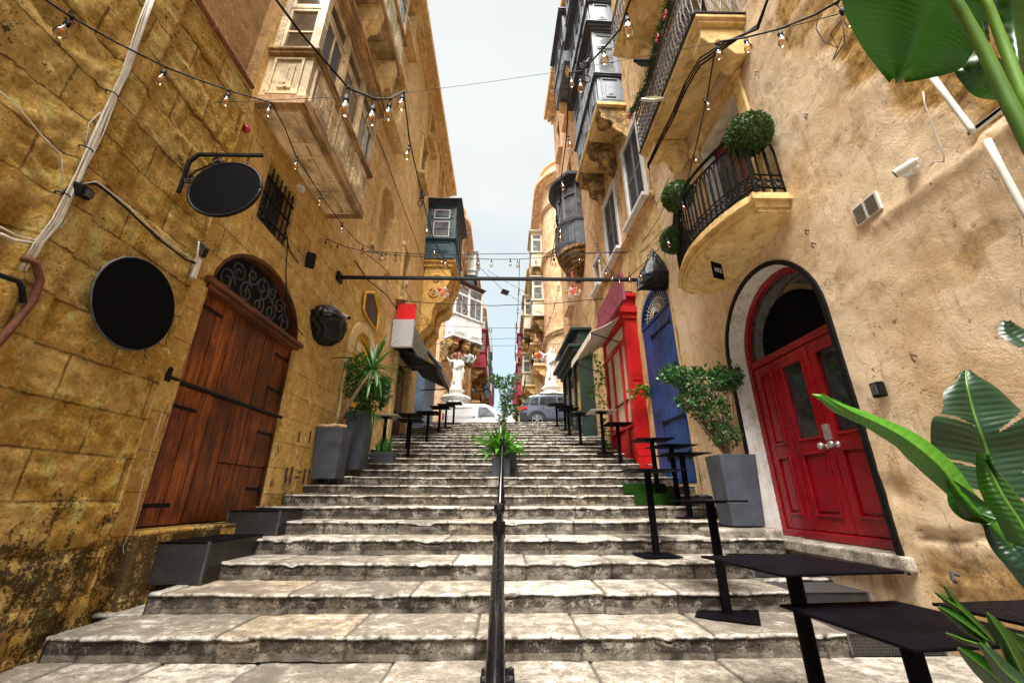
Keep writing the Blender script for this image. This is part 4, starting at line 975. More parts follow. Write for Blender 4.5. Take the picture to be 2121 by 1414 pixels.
for k in range(1, 16): a = pi*k/16; b.tube([(-.02, 8.52+.15*math.cos(a), 3.92+.12*math.sin(a)), (-.02, 8.52+.68*math.cos(a), 3.90+.58*math.sin(a))], .009, 4)
for f_ in (.25, .5, .75): b.tube([(-.02, 8.52+.7*f_*math.cos(pi*k/16), 3.90+.6*f_*math.sin(pi*k/16)) for k in range(17)], .009, 4)
b.build('fan_grille', MT['white_cable'], R2)
# grey galleries above
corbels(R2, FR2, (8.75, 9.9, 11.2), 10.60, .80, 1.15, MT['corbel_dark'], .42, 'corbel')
b = MB(FR2); b.box(0.002, .86, 8.45, 11.55, 10.60, 10.72); b.box(.002, .80, 8.55, 11.45, 10.48, 10.60); b.build('gallery_slab', MT['slab'], R2, bevel=.015)
for i, (za, zb_) in enumerate(((10.73, 14.2), (14.25, 17.7), (17.75, 21.2))):
    gallery(R2, FR2, 8.55, 11.4, za, zb_, .78, MT['grey_wood'], MT['grey_dark'], MT['glass_sky'], .33, 3, mroof=MT['grey_dark'], roof=.20, base=False)
b = MB(FR2)
for (a, z0, z1) in ((.15, 22.7, 22.9), (.35, 22.9, 23.1), (.60, 23.1, 23.5)): b.box(-.3, a, 7.0, 19.6, z0, z1)
for i in range(24): b.box(0, .45, 8+i*.48, 8.2+i*.48, 22.5, 22.7)
b.build('cornice', MT['brown_far'], R2)
# red shopfront
SH = MB(FR2)
S0, S1 = 9.62, 11.75; d_ = .34
SH.box(0.002, d_-.12, S0+.05, S1-.05, .75, 4.3); SHO = SH.build('shopfront', MT['shop_red'], R2)
for (a, c) in ((S0, S0+.22), (S1-.15, S1)):
    b = MB(FR2); b.box(.0, d_, a, c, .62, 4.35); b.build('pilaster', MT['shop_red'], SHO, bevel=.015)
b = MB(FR2); b.box(.05, d_+.01, S0-.01, S0-.0, .9, 1.9); b.box(.06, d_-.06, S0-.02, S0, 2.7, 3.15); b.box(.0, d_+.05, S0-.04, S1+.04, 4.35, 4.50); b.box(0, d_+.12, S0-.10, S1+.1, 4.50, 4.66); b.box(0, d_+.02, S0-.02, S1, 4.66, 4.95); b.box(0, d_+.14, S0-.14, S1+.14, 4.95, 5.05); b.build('cornice', MT['shop_red'], SHO, bevel=.015)
b = MB(FR2)
for s in (10.28, 11.05): b.box(d_-.10, d_-.02, s-.05, s+.05, .7, 3.9)
b.box(d_-.10, d_-.015, S0+.22, S1-.15, 3.78, 3.92); b.box(d_-.10, d_-.015, S0+.22, S1-.15, 1.62, 1.74); b.build('mullion', MT['shop_red'], SHO, bevel=.008)
for (a, c) in ((9.85, 10.22), (10.34, 10.99), (11.11, 11.58)):
    b = MB(FR2); b.box(d_-.12, d_-.07, a, c, 1.74, 3.78); b.build('panel', MT['cream'], SHO, bevel=.006)
    b = MB(FR2); b.box(d_-.12, d_-.06, a+.02, c-.02, .85, 1.55); b.build('lower_panel', MT['shop_red'], SHO, bevel=.01)
b = MB(FR2); b.box(d_-.12, d_-.07, S0+.22, S1-.15, 3.92, 4.3); b.build('fascia', MT['cream'], SHO)
b = MB(FR2); b.box(d_-.06, d_-.035, S0+.42, S1-.2, 2.28, 2.33); b.build('security_bar', MT['iron'], SHO)
# maroon board
P_ = [(9.72, 5.80), (9.60, 4.98), (10.9, 4.92), (12.15, 5.16), (12.3, 5.45), (12.15, 5.72)]
# cream awning and green shop -------------------------------------------------
G3 = house('tall peach and brown house with bottle green shopfront and blue-grey bay gallery', FR2, 16.)
wallmesh('wall', MT['brown_far'], G3, FR2, 13.2, 19.5, -1, 7.2, (), .4, None)
wallmesh('wall', MT['peach'], G3, FR2, 13.2, 19.5, 7.2, 23.5, (rect(15.2, 16., 13.4, 15.6), rect(17.4, 18.2, 13.4, 15.6), rect(15.2, 16., 18.4, 20.6), rect(17.4, 18.2, 18.4, 20.6), rect(17., 17.8, 8.4, 10.4)), .4, None, .25)
b = MB(FR2); b.box(-8, -.26, 13.2, 19.49, -1, 23.4); b.box(-8, 0, 19.46, 19.5, -1, 23.45); b.build('inner_wall', MT['peach'], G3)
for (a, z0, z1) in ((15.2, 13.4, 15.6), (17.4, 13.4, 15.6), (15.2, 18.4, 20.6), (17.4, 18.4, 20.6), (17., 8.4, 10.4)):
    b = MB(FR2); b.box(-.14, -.12, a, a+.8, z0, z1); wd = b.build('window', MT['glass'], G3)
    b = MB(FR2)
    for q in ((a, a+.07, z0, z1), (a+.73, a+.8, z0, z1), (a+.36, a+.44, z0, z1)): b.box(-.12, -.07, *q)
    b.build('frame', MT['grey_wood'], wd); surround(FR2, MT['peach'], G3, a, a+.8, z0, z1, .15, .08)
gS0, gS1, gd = 14.25, 17.8, .50
b = MB(FR2); b.box(0.002, gd-.1, gS0+.02, gS1, 1.3, 4.9); SHG = b.build('shopfront', MT['green_shop'], G3)
b = MB(FR2)
for s in (gS0, 15.3, 16.5, 17.6): b.box(0, gd, s, s+.22, 1.3, 4.9)
b.build('pilaster', MT['green_shop'], SHG, bevel=.02)
b = MB(FR2)
for (a, z0, z1) in ((.08, 4.9, 5.05), (.24, 5.05, 5.2), (.42, 5.2, 5.32), (.02, 5.32, 5.9), (.30, 5.9, 6.02)): b.box(0, gd+a, gS0-.08-a*.3, gS1+.1, z0, z1)
b.build('cornice', MT['green_shop'], SHG, bevel=.015)
for k, s in enumerate((14.55, 15.6, 16.8)):
    b = MB(FR2); b.box(gd-.1, gd-.06, s, s+.7, 2.2, 4.6); w_ = b.build('window', MT['glass'], SHG)
    b = MB(FR2); b.box(gd-.06, gd-.05, s+.15, s+.55, 3.0, 4.1); b.build('poster', plain(('faded_yellow_poster', 'pale_poster', 'violet_poster')[k], ((.55, .35, .10), (.5, .45, .40), (.25, .15, .35))[k], .6, 0, .5, 9), w_)
# blue-grey bay gallery with its curved iron rail
def bayo(s, d=.95): k = (s-14.0)/2.0; return d*math.sin(pi*min(1, max(0, k*.94+.03)))**.45
SS = [14.0+2.0*i/10 for i in range(11)]
def bayp(off, z0, z1, mb):
    mb.prism([(0, SS[0]-off)]+[(bayo(s)+off, s+(off if s > 15 else -off)*(1 if s in (SS[0], SS[-1]) else .4)) for s in SS]+[(0, SS[-1]+off)], z0, z1, 'z')
g = MB(FR2); bayp(0, 9.75, 10.9, g); G = g.build('gallery', MT['grey_wood'], G3); G['label'] = 'blue-grey bay gallery with a curved iron rail'; fixnormals(G)
g = MB(FR2)
for off, z0, z1 in ((.04, 10.9, 11.0), (.05, 12.75, 12.9), (.16, 12.9, 13.05), (.30, 13.05, 13.2)): bayp(off, z0, z1, g)
fixnormals(g.build('cornice', MT['grey_dark'], G))
g = MB(FR2); bayp(-.06, 11.0, 12.75, g); fixnormals(g.build('pane', MT['glass_sky'], G))
g = MB(FR2)
for s in SS[::2]: o_ = bayo(s); g.box(max(0, o_-.09), o_, s-.045, s+.045, 11.0, 12.75)
for i in range(10): g.bar((bayo(SS[i])-.03, SS[i], 12.3), (bayo(SS[i+1])-.03, SS[i+1], 12.3), .06, .06)
g.build('post', MT['grey_wood'], G)
g = MB(FR2)
for z in (9.85, 10.85, 11.05): g.tube([(bayo(s)+.07, s, z) for s in SS], .018, 5)
for i in range(31): s = 14.0+2.0*i/30; g.tube([(bayo(s)+.07, s, 9.85), (bayo(s)+.12, s, 10.2), (bayo(s)+.07, s, 10.85)], .011, 4)
g.build('railing', MT['iron_grey'], G)
g = MB(FR2)
for k in range(7): f_ = (1-(k/7))**.6; g.prism([(0, 15-1.05*f_)]+[(bayo(s)*f_+.03, 15+(s-15)*f_) for s in SS]+[(0, 15+1.05*f_)], 9.74-.17*(k+1), 9.74-.17*k, 'z')
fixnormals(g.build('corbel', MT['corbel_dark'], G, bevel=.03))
gallery(G3, FR2, 12.2, 14.6, 17.9, 21.3, .78, MT['grey_wood'], MT['grey_dark'], MT['glass_sky'], .33, 2, mroof=MT['grey_dark'], detail=False)
corbels(G3, FR2, (12.5, 14.3), 17.88, .7, 1.0, MT['slab'], .3)

# ================================================================ the blocks beyond the cross street
def farblock(label, X, side, y0, y1, zt, m, specs, rows, zb=3., round_r=0., group=None, cat='house', name='stone_house', col2=None):
    fr = Frame(X, side)
    T = thing(name, label, cat, fr.p(0, y0+.1, zb), None)
    b = MB(fr); b.box(-9, 0, y0+round_r, y1, zb, zt)
    if round_r:
        P = [(-9, y0+round_r), (0, y0+round_r)]+[(-round_r+round_r*math.cos(a), y0+round_r-round_r*math.sin(a)) for a in [pi/2*k/10 for k in range(11)]]+[(-9, y0)]
        b = MB(fr); b.box(-9, -.001, y0+round_r, y1, zb, zt); b.prism(P, zb, zt+.01, 'z')
    fixnormals(b.build('wall', m, T))
    def loop(off, z0, z1, g):
        P = [(-9, y1), (off, y1), (off, y0+round_r)]
        r = round_r+off
        P += [(-round_r+r*math.cos(a), y0+round_r-r*math.sin(a)) for a in [pi/2*k/10 for k in range(1, 11)]]+[(-9, y0-off)]
        g.prism(P, z0, z1, 'z')
    g = MB(fr)
    for off, z0, z1 in ((.15, zt-.9, zt-.7), (.35, zt-.7, zt-.5), (.65, zt-.5, zt-.15), (.10, zt-.15, zt+.9), (.2, zt+.9, zt+1.05)): loop(off, z0, z1, g)
    for i in range(int((y1-y0)/.7)): g.box(0, .45, y0+round_r+i*.7, y0+round_r+i*.7+.25, zt-.95, zt-.5)
    fixnormals(g.build('cornice', m, T))
    g = MB(fr)
    for zc in rows: loop(.12, zc, zc+.18, g); loop(.20, zc+.18, zc+.28, g)
    if rows: fixnormals(g.build('string_course', m, T))
    for (kind, s, z, w_, h, mm, *rest) in specs:
        if kind == 'w':
            b = MB(fr); b.box(0, .05, s, s+w_, z, z+h); wd = b.build('window', MT['white_wood'], T)
            b = MB(fr); b.box(.05, .06, s+.1, s+w_/2-.05, z+.1, z+h-.1); b.box(.05, .06, s+w_/2+.05, s+w_-.1, z+.1, z+h-.1); b.build('pane', mm, wd)
            surround(fr, m, T, s, s+w_, z, z+h, .15, .1)
        elif kind == 'g':
            dd = rest[0] if rest else .9
            gallery(T, fr, s, s+w_, z, z+h, dd, mm, mm, MT['glass_sky'] if mm is not MT['white_wood'] else MT['white_stone'], .36, max(2, int(w_/1.0)), mroof=mm, detail=False)
            corbels(T, fr, (s+.4, s+w_-.4), z-.02, dd*.9, 1.3, MT['corbel_dark'], .4)
        elif kind == 'b':
            b = MB(fr); b.box(0, .9, s, s+w_, z, z+.18); bb = b.build('balcony', m, T)
            iron_railing(bb, fr, s+.03, s+w_-.03, .86, z+.18, .95, MT['iron'], .25)
            corbels(bb, fr, (s+.3, s+w_-.3), z-.01, .8, .8, MT['slab'], .25)
            b = MB(fr); b.box(0, .06, s+w_*.3, s+w_*.7, z+.2, z+2.5); b.build('door', mm, T)
    return T
gw, ww = MT['glass'], MT['white_wood']
farblock('peach house with rounded corner and white timber gallery behind the left statue', -3.75, 1, 27.6, 37.5, 22.6, MT['peach'],
    [('g', 32.0, 15., 3.2, 3.6, MT['teal']), ('w', 34.6, 15.5, 1.2, 2.4, gw), ('w', 34.6, 9.5, 1.2, 2.4, gw), ('g', 33.2, 18.6, 3.2, 3.4, ww), ('w', 30.4, 19.4, 1.1, 2.2, gw)], (8.9, 18.9), round_r=2.2)
FC = Frame(-4.41, 1, 27.4, R(45))
CG = [o for o in bpy.data.objects if o.get('label', '').startswith('peach house with rounded corner')][0]
gc = gallery(CG, FC, 27.4, 30.1, 10.75, 15.3, 1.0, MT['white_wood'], MT['white_wood'], MT['glass_sky'], .36, 2, mroof=MT['roof_tile'], detail=False, label='white timber corner gallery with a ridged brown roof')
corbels(gc, FC, (27.7, 28.7, 29.8), 10.72, .95, 1.7, MT['corbel_dark'], .6)
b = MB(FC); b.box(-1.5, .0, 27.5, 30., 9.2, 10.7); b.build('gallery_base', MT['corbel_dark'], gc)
farblock('pale brown house with the crimson gallery on the left far block', -3.35, 1, 37.5, 48., 21.6, MT['brown_far'],
    [('g', 38.2, 12., 4.2, 4.0, MT['crimson'], 1.35), ('g', 43.8, 16.4, 3.2, 3.4, ww), ('b', 43.6, 10.6, 3., .2, gw), ('w', 39, 17.6, 1.2, 2.3, gw), ('b', 38.8, 8.6, 3, .2, gw)], (16.6,))
farblock('tall far house on the left with white galleries', -3.2, 1, 48., 66., 23.4, MT['yellow_plaster'],
    [('g', 49.5, 15., 4., 3.6, ww), ('g', 56, 13., 4., 3.8, MT['grey_wood']), ('g', 61, 18, 3.5, 3.6, MT['teal']), ('w', 54.4, 18.5, 1.3, 2.4, gw)], (12.5, 18))
farblock('farthest ochre house on the left row', -3.3, 1, 66., 92., 25., MT['left_far'],
    [('g', 67, 17., 4.5, 4.2, ww), ('g', 75, 15.5, 5, 4.2, MT['crimson']), ('g', 83, 19, 5, 4, MT['grey_wood'])], (16, 20))
farblock('peach round-cornered house with balustraded roof behind the right statue', 3.0, -1, 25.2, 35.5, 24.6, MT['peach'],
    [('g', 28.6, 17.6, 2.6, 3.4, MT['cream']), ('g', 28.6, 13.2, 2.6, 3.4, MT['cream']), ('b', 32.4, 12.2, 2.6, .2, gw), ('w', 33, 17.4, 1.1, 2.3, gw), ('b', 28.8, 9.2, 2.8, .2, gw)], (10.6, 17.2, 21.5), round_r=2.4)
farblock('cream house with closed galleries in the right far block', 2.75, -1, 35.5, 47., 21.8, MT['yellow_plaster'],
    [('g', 36.4, 15.4, 3., 3.6, MT['cream']), ('b', 41, 15.8, 3, .2, gw), ('g', 41.4, 11., 3.2, 3.6, MT['cream']), ('w', 37, 12, 1.2, 2.3, gw), ('b', 36.4, 9.6, 3, .2, gw)], (13.4,))
farblock('far brown house with maroon galleries on the right', 2.6, -1, 47., 62., 22., MT['brown_far'],
    [('g', 48, 11.6, 4., 4., MT['crimson'], 1.1), ('g', 50, 17.0, 3.4, 3.4, MT['crimson']), ('b', 55, 14.5, 3.6, .2, gw), ('g', 57, 16.5, 3.4, 3.6, ww)], (14.5,))
farblock('farthest pale house on the right row', 2.5, -1, 62., 92., 21., MT['peach'],
    [('g', 64, 14., 5, 4.4, MT['crimson'], 1.2), ('g', 72, 14.5, 5, 4.2, ww), ('g', 82, 16, 5, 4, MT['cream'])], (13, 17))
farblock('closing house at the very end of the street', 40., -1, 92., 100., 13.5, MT['white_render'], [], (9, ))
# ================================================================ furniture on the stairs
def table_mesh(name, label, x, y, z, h=.95, size=.68, top=None, rot=0., base=.44, group='pedestal tables along the stairs', round_base=False):
    T = thing(name, label, 'table', (x, y, z), group)
    M_ = Matrix.Rotation(rot, 3, 'Z')
    def tr(b):
        b.v = [tuple(Vector((x, y, z))+M_ @ Vector(p)) for p in b.v]; return b
    b = MB(); s = size/2; b.box(-s, s, -s, s, h-.014, h); tr(b).build('tabletop', top or MT['table'], T, bevel=.003)
    b = MB(); b.box(-.15, .15, -.15, .15, h-.026, h-.0145); tr(b).build('top_plate', MT['table'], T)
    b = MB(); b.tube([(0, 0, .014), (0, 0, h-.026)], .042, 14); tr(b).build('column', MT['table'], T, smooth=False)
    b = MB(); q = base/2
    if round_base: b.lathe([(0, 0.001), (q, .001), (q, .012), (q*.8, .02), (.06, .03), (0, .03)], (0, 0, 0), 24)
    else: b.box(-q, q, -q, q, .002, .014)
    tr(b).build('base', MT['table'], T, bevel=.004); return T
Y_ = 'black square pedestal table '
TB = [
 ('nearest the bottom right corner, its top overlapping the banana leaves', 1.86, 2.2, HK(-3), dict(size=.70, rot=.1)),
 ('partly hidden behind the nearest one at the right edge', 2.62, 2.12, HK(-3), dict(size=.70, rot=.1, h=.97)),
 ('just below the red door, second from the camera', 1.72, 2.72, HK(-2), dict(size=.72, rot=.12)),
 ('left of the red door, its square base in full view', 2.0, 4.22, HK(0), dict(size=.66, rot=-.5, base=.50)),
 ('standing in front of the green turf, left of the slate planter', 1.78, 5.28, HK(2), dict(size=.66, rot=.05)),
 ('lowest of the three crowded in front of the blue door', 2.78, 6.55, HK(4), dict(size=.64, h=.93, round_base=True)),
 ('middle of the three crowded in front of the blue door', 2.86, 7.12, HK(5), dict(size=.64, rot=.1)),
 ('highest of the three crowded in front of the blue door', 2.72, 7.62, HK(6), dict(size=.66, rot=-.1)),
 ('in front of the red shopfront', 2.75, 9.95, HK(10), dict(size=.62, h=.95)),
 ('before the green shop, lowest of the far right row', 2.25, 12.25, HK(14), dict(size=.66)),
 ('before the green shop, second of the far right row', 2.2, 14.0, HK(17), dict(size=.66)),
 ('before the green shop, third of the far right row', 2.25, 15.2, HK(19), dict(size=.66)),
 ('uppermost of the far right row, against the silver car', 2.1, 16.4, HK(21), dict(size=.66)),
 ('by the dark door on the left, lowest of the left row', -2.42, 10.5, HK(11), dict(size=.62, base=.5)),
 ('by the dark door on the left, second of the left row', -2.72, 11.6, HK(13), dict(size=.7)),
 ('before the slate blue shutters, third of the left row', -2.45, 13.0, HK(15), dict(size=.7)),
 ('before the slate blue shutters, fourth of the left row', -2.35, 14.6, HK(18), dict(size=.66)),
 ('before the slate blue shutters, fifth of the left row', -2.3, 15.8, HK(20), dict(size=.66)),
 ('uppermost of the left row, beside the white van', -2.15, 17.0, HK(22), dict(size=.66)),
]
for txt, x, y, z, kw in TB: table_mesh('pedestal_table', Y_+txt, x, y, z, **kw)
table_mesh('pedestal_table', 'tall table with a pale top beside the palm-like plant', -3.02, 10.35, HK(11), 1.02, .74, MT['table_white'])
table_mesh('pedestal_table', 'tall table with a pale top beside the red shopfront', 2.60, 10.9, HK(12), 1.10, .70, MT['table_white'])

def planter(name, label, x0, x1, y0, y1, z0, z1, tap=.03, soil=True, cat='planter', group=None):
    T = thing(name, label, cat, ((x0+x1)/2, (y0+y1)/2, z0), group)
    b = MB(); t_ = tap
    w_ = .03
    o0 = [(x0+t_, y0+t_, z0), (x1-t_, y0+t_, z0), (x1-t_, y1-t_, z0), (x0+t_, y1-t_, z0)]
    o1 = [(x0, y0, z1), (x1, y0, z1), (x1, y1, z1), (x0, y1, z1)]
    i1 = [(x0+w_, y0+w_, z1), (x1-w_, y0+w_, z1), (x1-w_, y1-w_, z1), (x0+w_, y1-w_, z1)]
    i0 = [(x0+w_, y0+w_, z1-.08), (x1-w_, y0+w_, z1-.08), (x1-w_, y1-w_, z1-.08), (x0+w_, y1-w_, z1-.08)]
    b.add(o0+o1+i1+i0, [(3, 2, 1, 0)]+[(i, (i+1) % 4, (i+1) % 4+4, i+4) for i in range(4)]+[(i+4, (i+1) % 4+4, (i+1) % 4+8, i+8) for i in range(4)]+[(i+8, (i+1) % 4+8, (i+1) % 4+12, i+12) for i in range(4)])
    b.build('box', MT['planter'], T, bevel=.006)
    b = MB(); b.box(x0+w_, x1-w_, y0+w_, y1-w_, z1-.09, z1-.06); b.build('soil', MT['soil'], T)
    return T
planter('planter', 'tall slate planter nearest the brown door, pale stones on its rim', -3.62, -3.12, 7.95, 8.45, HK(8)-.06, 1.27)
planter('planter', 'taller slate planter behind the stone-topped one, holding the bushy ficus', -3.42, -2.98, 8.78, 9.35, HK(9)-.02, 1.75)
planter('planter', 'low grey trough of snake plants on the left steps', -3.15, -2.62, 9.85, 10.2, HK(10), HK(10)+.27, .01)
planter('planter', 'slate planter with the ficus beside the red door', 2.90, 3.40, 5.62, 6.05, HK(3)+.12, .55, .04)
planter('planter', 'small square grey planter in the middle of the stairs behind the handrail', -.26, .10, 8.62, 8.98, HK(8), HK(8)+.37, .0)
planter('planter', 'taller slim planter holding the small tree in mid stairs', -.02, .26, 9.1, 9.5, HK(9), HK(9)+.55, .0)
planter('planter', 'small grey pot beside the green shop', 2.72, 3.0, 12.2, 12.5, HK(13), HK(13)+.35, .02)
# pale stones on the rim
for i, (x, y, r) in enumerate(((-3.52, 8.05, .11), (-3.33, 8.0, .09), (-3.2, 8.04, .10), (-3.42, 8.3, .09))):
    b = MB(); b.ball((x, y, 1.27+r*.28), r, 9, 6, (1.25, 1., .45)); b.v = [tuple(Vector(p)+noise.noise_vector(Vector(p)*9)*.018) for p in b.v]
    solo(b, 'stone', MT['right_near'], ('pale flat stone at the left end of the planter rim', 'pale flat stone in the middle of the planter rim', 'pale flat stone at the right end of the planter rim', 'pale flat stone at the back of the planter rim')[i], 'stone', (x, y, 1.27), 'stones on the planter rim')

# metal step boxes
def perfbox(label, x0, x1, y0, y1, z0, z1, n=1):
    T = thing('metal_step', label, 'metal step', ((x0+x1)/2, (y0+y1)/2, z0), 'perforated metal steps at the doors')
    b = MB(); b.box(x0, x1, y0, y1, z1-.012, z1); b.build('tread', MT['perf'] if n > 1 else MT['table'], T, bevel=.003)
    b = MB(); b.box(x0+.008, x1-.008, y0+.008, y1-.008, z0, z1-.012); b.build('side_panel', MT['perf'], T)
    b = MB()
    for (x, y) in ((x0, y0), (x1-.02, y0)): b.box(x-.001, x+.021, y-.001, y+.02, z0, z1+.001)
    b.build('corner_trim', MT['iron_grey'], T); return T
perfbox('perforated steel step box below the brown door', -3.64, -2.98, 4.62, 5.60, HK(1)+.004, -.42)
perfbox('smaller perforated steel box at the far end of the brown door sill', -3.64, -2.95, 5.85, 6.5, HK(3), -.16)
perfbox('upper perforated steel tread in front of the red door', 2.68, 3.42, ZK(2)+.03, ZK(2)+.52, HK(1)+.004, HK(2)-.02, 2)
perfbox('middle perforated steel tread below the red door', 2.68, 3.42, ZK(1)+.03, ZK(1)+.50, HK(0)+.004, HK(1)-.02, 2)
perfbox('lowest perforated steel tread at the right end of the steps', 2.68, 3.44, ZK(0)+.03, ZK(0)+.50, HK(-1)+.004, HK(0)-.02, 2)
# sill stones under the brown door
b = MB(); b.box(-3.68, -3.50, 4.36, 6.86, -1.0, -.31); b.org = Vector((-3.6, 5.6, -1)); o = b.build('door_sill', MT['left_wall'], B, bevel=.02)
# stone plinth by right planter
b = MB(); b.box(2.62, 3.46, 5.52, 5.98, -.62, -.36)
b.v = [tuple(Vector(p)+noise.noise_vector(Vector(p)*3)*.03) for p in b.v]
solo(b, 'stone_block', MT['steps'], 'broken pale stone plinth under the slate planter by the red door', 'stone block', (3., 5.6, -.62), attr={'stone': [(1.15, 1.1, 1.02, 0.)]*len(b.v), 'riser': [.15]*len(b.v)}, bevel=.03)
# turf pieces
for k, (x0, x1) in ((6, (2.05, 2.95)), (7, (2.1, 2.95))):
    y0, y1, z = ZK(k), ZK(k+1), HK(k); b = MB()
    kk = k
    b.box(x0+.06*(8-k), x1, y0-.035, y0-.022, HK(k-1)+.02, z+.014); b.box(x0+.06*(8-k), x1, y0-.035, y1-.03, z+.012, z+.022)
    solo(b, 'turf_mat', MT['turf'], ('green artificial turf on the lower of two covered steps', 'green artificial turf on the upper of two covered steps')[k-6], 'turf mat', (2.2, y0, z), 'turf mats on the right steps')

# ---------------------------------------------------------------- handrail
HR = thing('handrail', 'glossy black iron handrail running up the middle of the stairs', 'handrail', (-.04, 3.4, HK(-1)))
sl_ = RS/(3.481*RS)
def rz(y): return -.25+(y-3.4)*sl_
b = MB(); b.tube([(-.028, .9, rz(.9)), (-.04, 3.37, rz(3.37))], .039, 18); b.build('rail', MT['rail_black'], HR, smooth=True)
b = MB(); b.tube([(-.04, 3.45, rz(3.45)+.05), (-.045, 17.6, rz(17.6)+.05)], .024, 12); b.build('rail', MT['rail_black'], HR, smooth=True)
for i, (y, k) in enumerate(((3.4, -1), (6.75, 5), (10.4, 11), (14.1, 17), (17.5, 23))):
    z0 = HK(k); zt = rz(y)+.02
    b = MB(); b.lathe([(0, .0), (.055, 0), (.055, .07), (.042, .08), (.042, .22), (.052, .24), (.030, .27), (.026, .30), (.026, zt-z0-.10), (.036, zt-z0-.09), (.048, zt-z0-.07), (.048, zt-z0+.045), (.034, zt-z0+.05), (.020, zt-z0+.06), (.018, zt-z0+.085), (.03, zt-z0+.09), (.042, zt-z0+.115), (.046, zt-z0+.135), (.036, zt-z0+.165), (0, zt-z0+.18)], (-.04, y, z0+.015), 16)
    p = b.build('post', MT['rail_black'], HR, smooth=False)
    b = MB(); b.box(-.155, .075, y-.11, y+.11, z0, z0+.018); q = b.build('base_plate', MT['rail_black'], p, bevel=.003)
    b = MB()
    for a, c in ((-.13, -.085), (.05, -.085), (-.13, .085), (.05, .085)): b.lathe([(0, 0), (.014, 0), (.014, .014), (0, .016)], (a, y+c, z0+.018), 6)
    b.build('bolt', MT['iron_grey'], p)

# ---------------------------------------------------------------- things on the left wall
b = MB(FLB); cc = (3.462, 1.683)
b.prism([(cc[0]+.413*math.cos(2*pi*k/64), cc[1]+.423*math.sin(2*pi*k/64)) for k in range(64)], .055, .085)
T = thing('round_sign', 'plain black round sign fixed flat on the ochre corner block', 'sign', FLB.p(0.05, *cc)); fixnormals(b.build('disc', MT['black_disc'], T))
b = MB(FLB); b.tube([(.07, cc[0]+.418*math.cos(2*pi*k/64), cc[1]+.428*math.sin(2*pi*k/64)) for k in range(65)], .011, 6); b.build('rim', MT['iron_grey'], T, smooth=True)
# hanging oval sign on scrolled bracket, square to the wall
SY = 3.63
BR = .9616
T = thing('hanging_sign', 'black oval sign hanging from a scrolled iron bracket over the block', 'sign', (-3.46, SY*BR, 3.08))
b = MB(); b.bar((-3.60, SY, 3.12), (-3.60, SY, 3.56), .030); b.bar((-3.60, SY, 3.56), (-3.53, SY, 3.66), .03); b.bar((-3.54, SY, 3.665), (-2.80, SY, 3.665), .032, .032)
b.tube([(-3.58, SY, 3.28), (-3.50, SY, 3.42), (-3.38, SY, 3.50), (-3.28, SY, 3.58)], .011, 6)
b.tube([(-3.52+.065*math.cos(a)*(1-i/30), SY, 3.31+.065*math.sin(a)*(1-i/30)) for i, a in [(i, pi+i*.42) for i in range(20)]], .010, 6)
b.tube([(-3.30+.07*math.cos(a)*(1-i/30), SY, 3.575+.07*math.sin(a)*(1-i/30)) for i, a in [(i, -i*.42) for i in range(20)]], .010, 6)
b.v = [tuple(Vector(p)*BR) for p in b.v]; b.build('bracket', MT['iron'], T)
b = MB(); oc = (-3.10, 3.17); th = R(10)
el = [(oc[0]+.405*math.cos(a)*math.cos(th)-.335*math.sin(a)*math.sin(th)*.4, oc[1]+.405*math.cos(a)*math.sin(th)*.9+.335*math.sin(a)*1.05) for a in [2*pi*k/56 for k in range(56)]]
el = [(oc[0]+.385*math.cos(a), oc[1]+.36*math.sin(a)) for a in [2*pi*k/56 for k in range(56)]]
b.prism([(x, z) for x, z in el], SY-.02, SY+.02, 's'); b.v = [tuple(Vector(p)*BR) for p in b.v]; fixnormals(b.build('sign_board', MT['black_disc'], T))
b = MB(); b.tube([(x, SY-.012, z) for x, z in el+el[:1]], .016, 6); b.v = [tuple(Vector(p)*BR) for p in b.v]; b.build('rim', MT['iron'], T, smooth=True)
for x in (-3.27, -2.95):
    b = MB(); zt_ = oc[1]+.36*math.sqrt(1-((x-oc[0])/.385)**2)
    for k in range(4):
        z = zt_+.005+(3.65-zt_)*(k+.5)/4; b.tube([(x+.010*math.cos(a)*(1 if k % 2 else .2), SY+.010*math.cos(a)*(.2 if k % 2 else 1), z+(3.65-zt_)/7*math.sin(a)) for a in [2*pi*q/8 for q in range(9)]], .004, 4)
    b.v = [tuple(Vector(p)*BR) for p in b.v]; b.build('chain', MT['iron'], T)
# cable bundle on the wall
def onl(x, y, o=.04, fr=None):
    fr = fr or (FLB if x < 432 else FL); s, z = fr.px(x, y, o); return fr.p(o, s, z)
T = thing('cable_bundle', 'bundle of white cables and a white conduit tied down the near block', 'cables', onl(150, 420))
b = MB(); b.tube([onl(x, y, .06) for x, y in ((322, -30), (296, 50), (262, 150), (230, 210), (200, 275), (160, 370), (120, 460), (85, 500), (60, 545))], .021, 10); b.build('conduit', MT['white_plastic'], T, smooth=True)
for j, off in enumerate((-12, -7, 9, 15)):
    b = MB(); pts = [(322, -30), (297, 50), (262, 150), (225, 215), (200, 275), (165, 360), (120, 455), (78, 505), (40, 560)]
    b.tube([onl(x+off*(.5+.5*math.sin(i*1.3+j)), y, .075) for i, (x, y) in enumerate(pts)], .006, 6); b.build('cable', MT['white_cable'], T, smooth=True)
for (x, y) in ((232, 195), (178, 308), (129, 402)):
    c0 = Vector(onl(x, y, .06)); b = MB(); b.tube([c0+Vector((.035*math.cos(a), .045*math.sin(a), .01*math.sin(a))) for a in [2*pi*k/12 for k in range(13)]], .006, 5); b.build('cable_tie', MT['cable'], T)
b = MB(); b.tube([onl(x, y, .05) for x, y in ((238, 208), (235, 225), (205, 235), (185, 255), (178, 290), (180, 310))], .004, 5); b.build('loose_cable', MT['white_cable'], T, smooth=True)
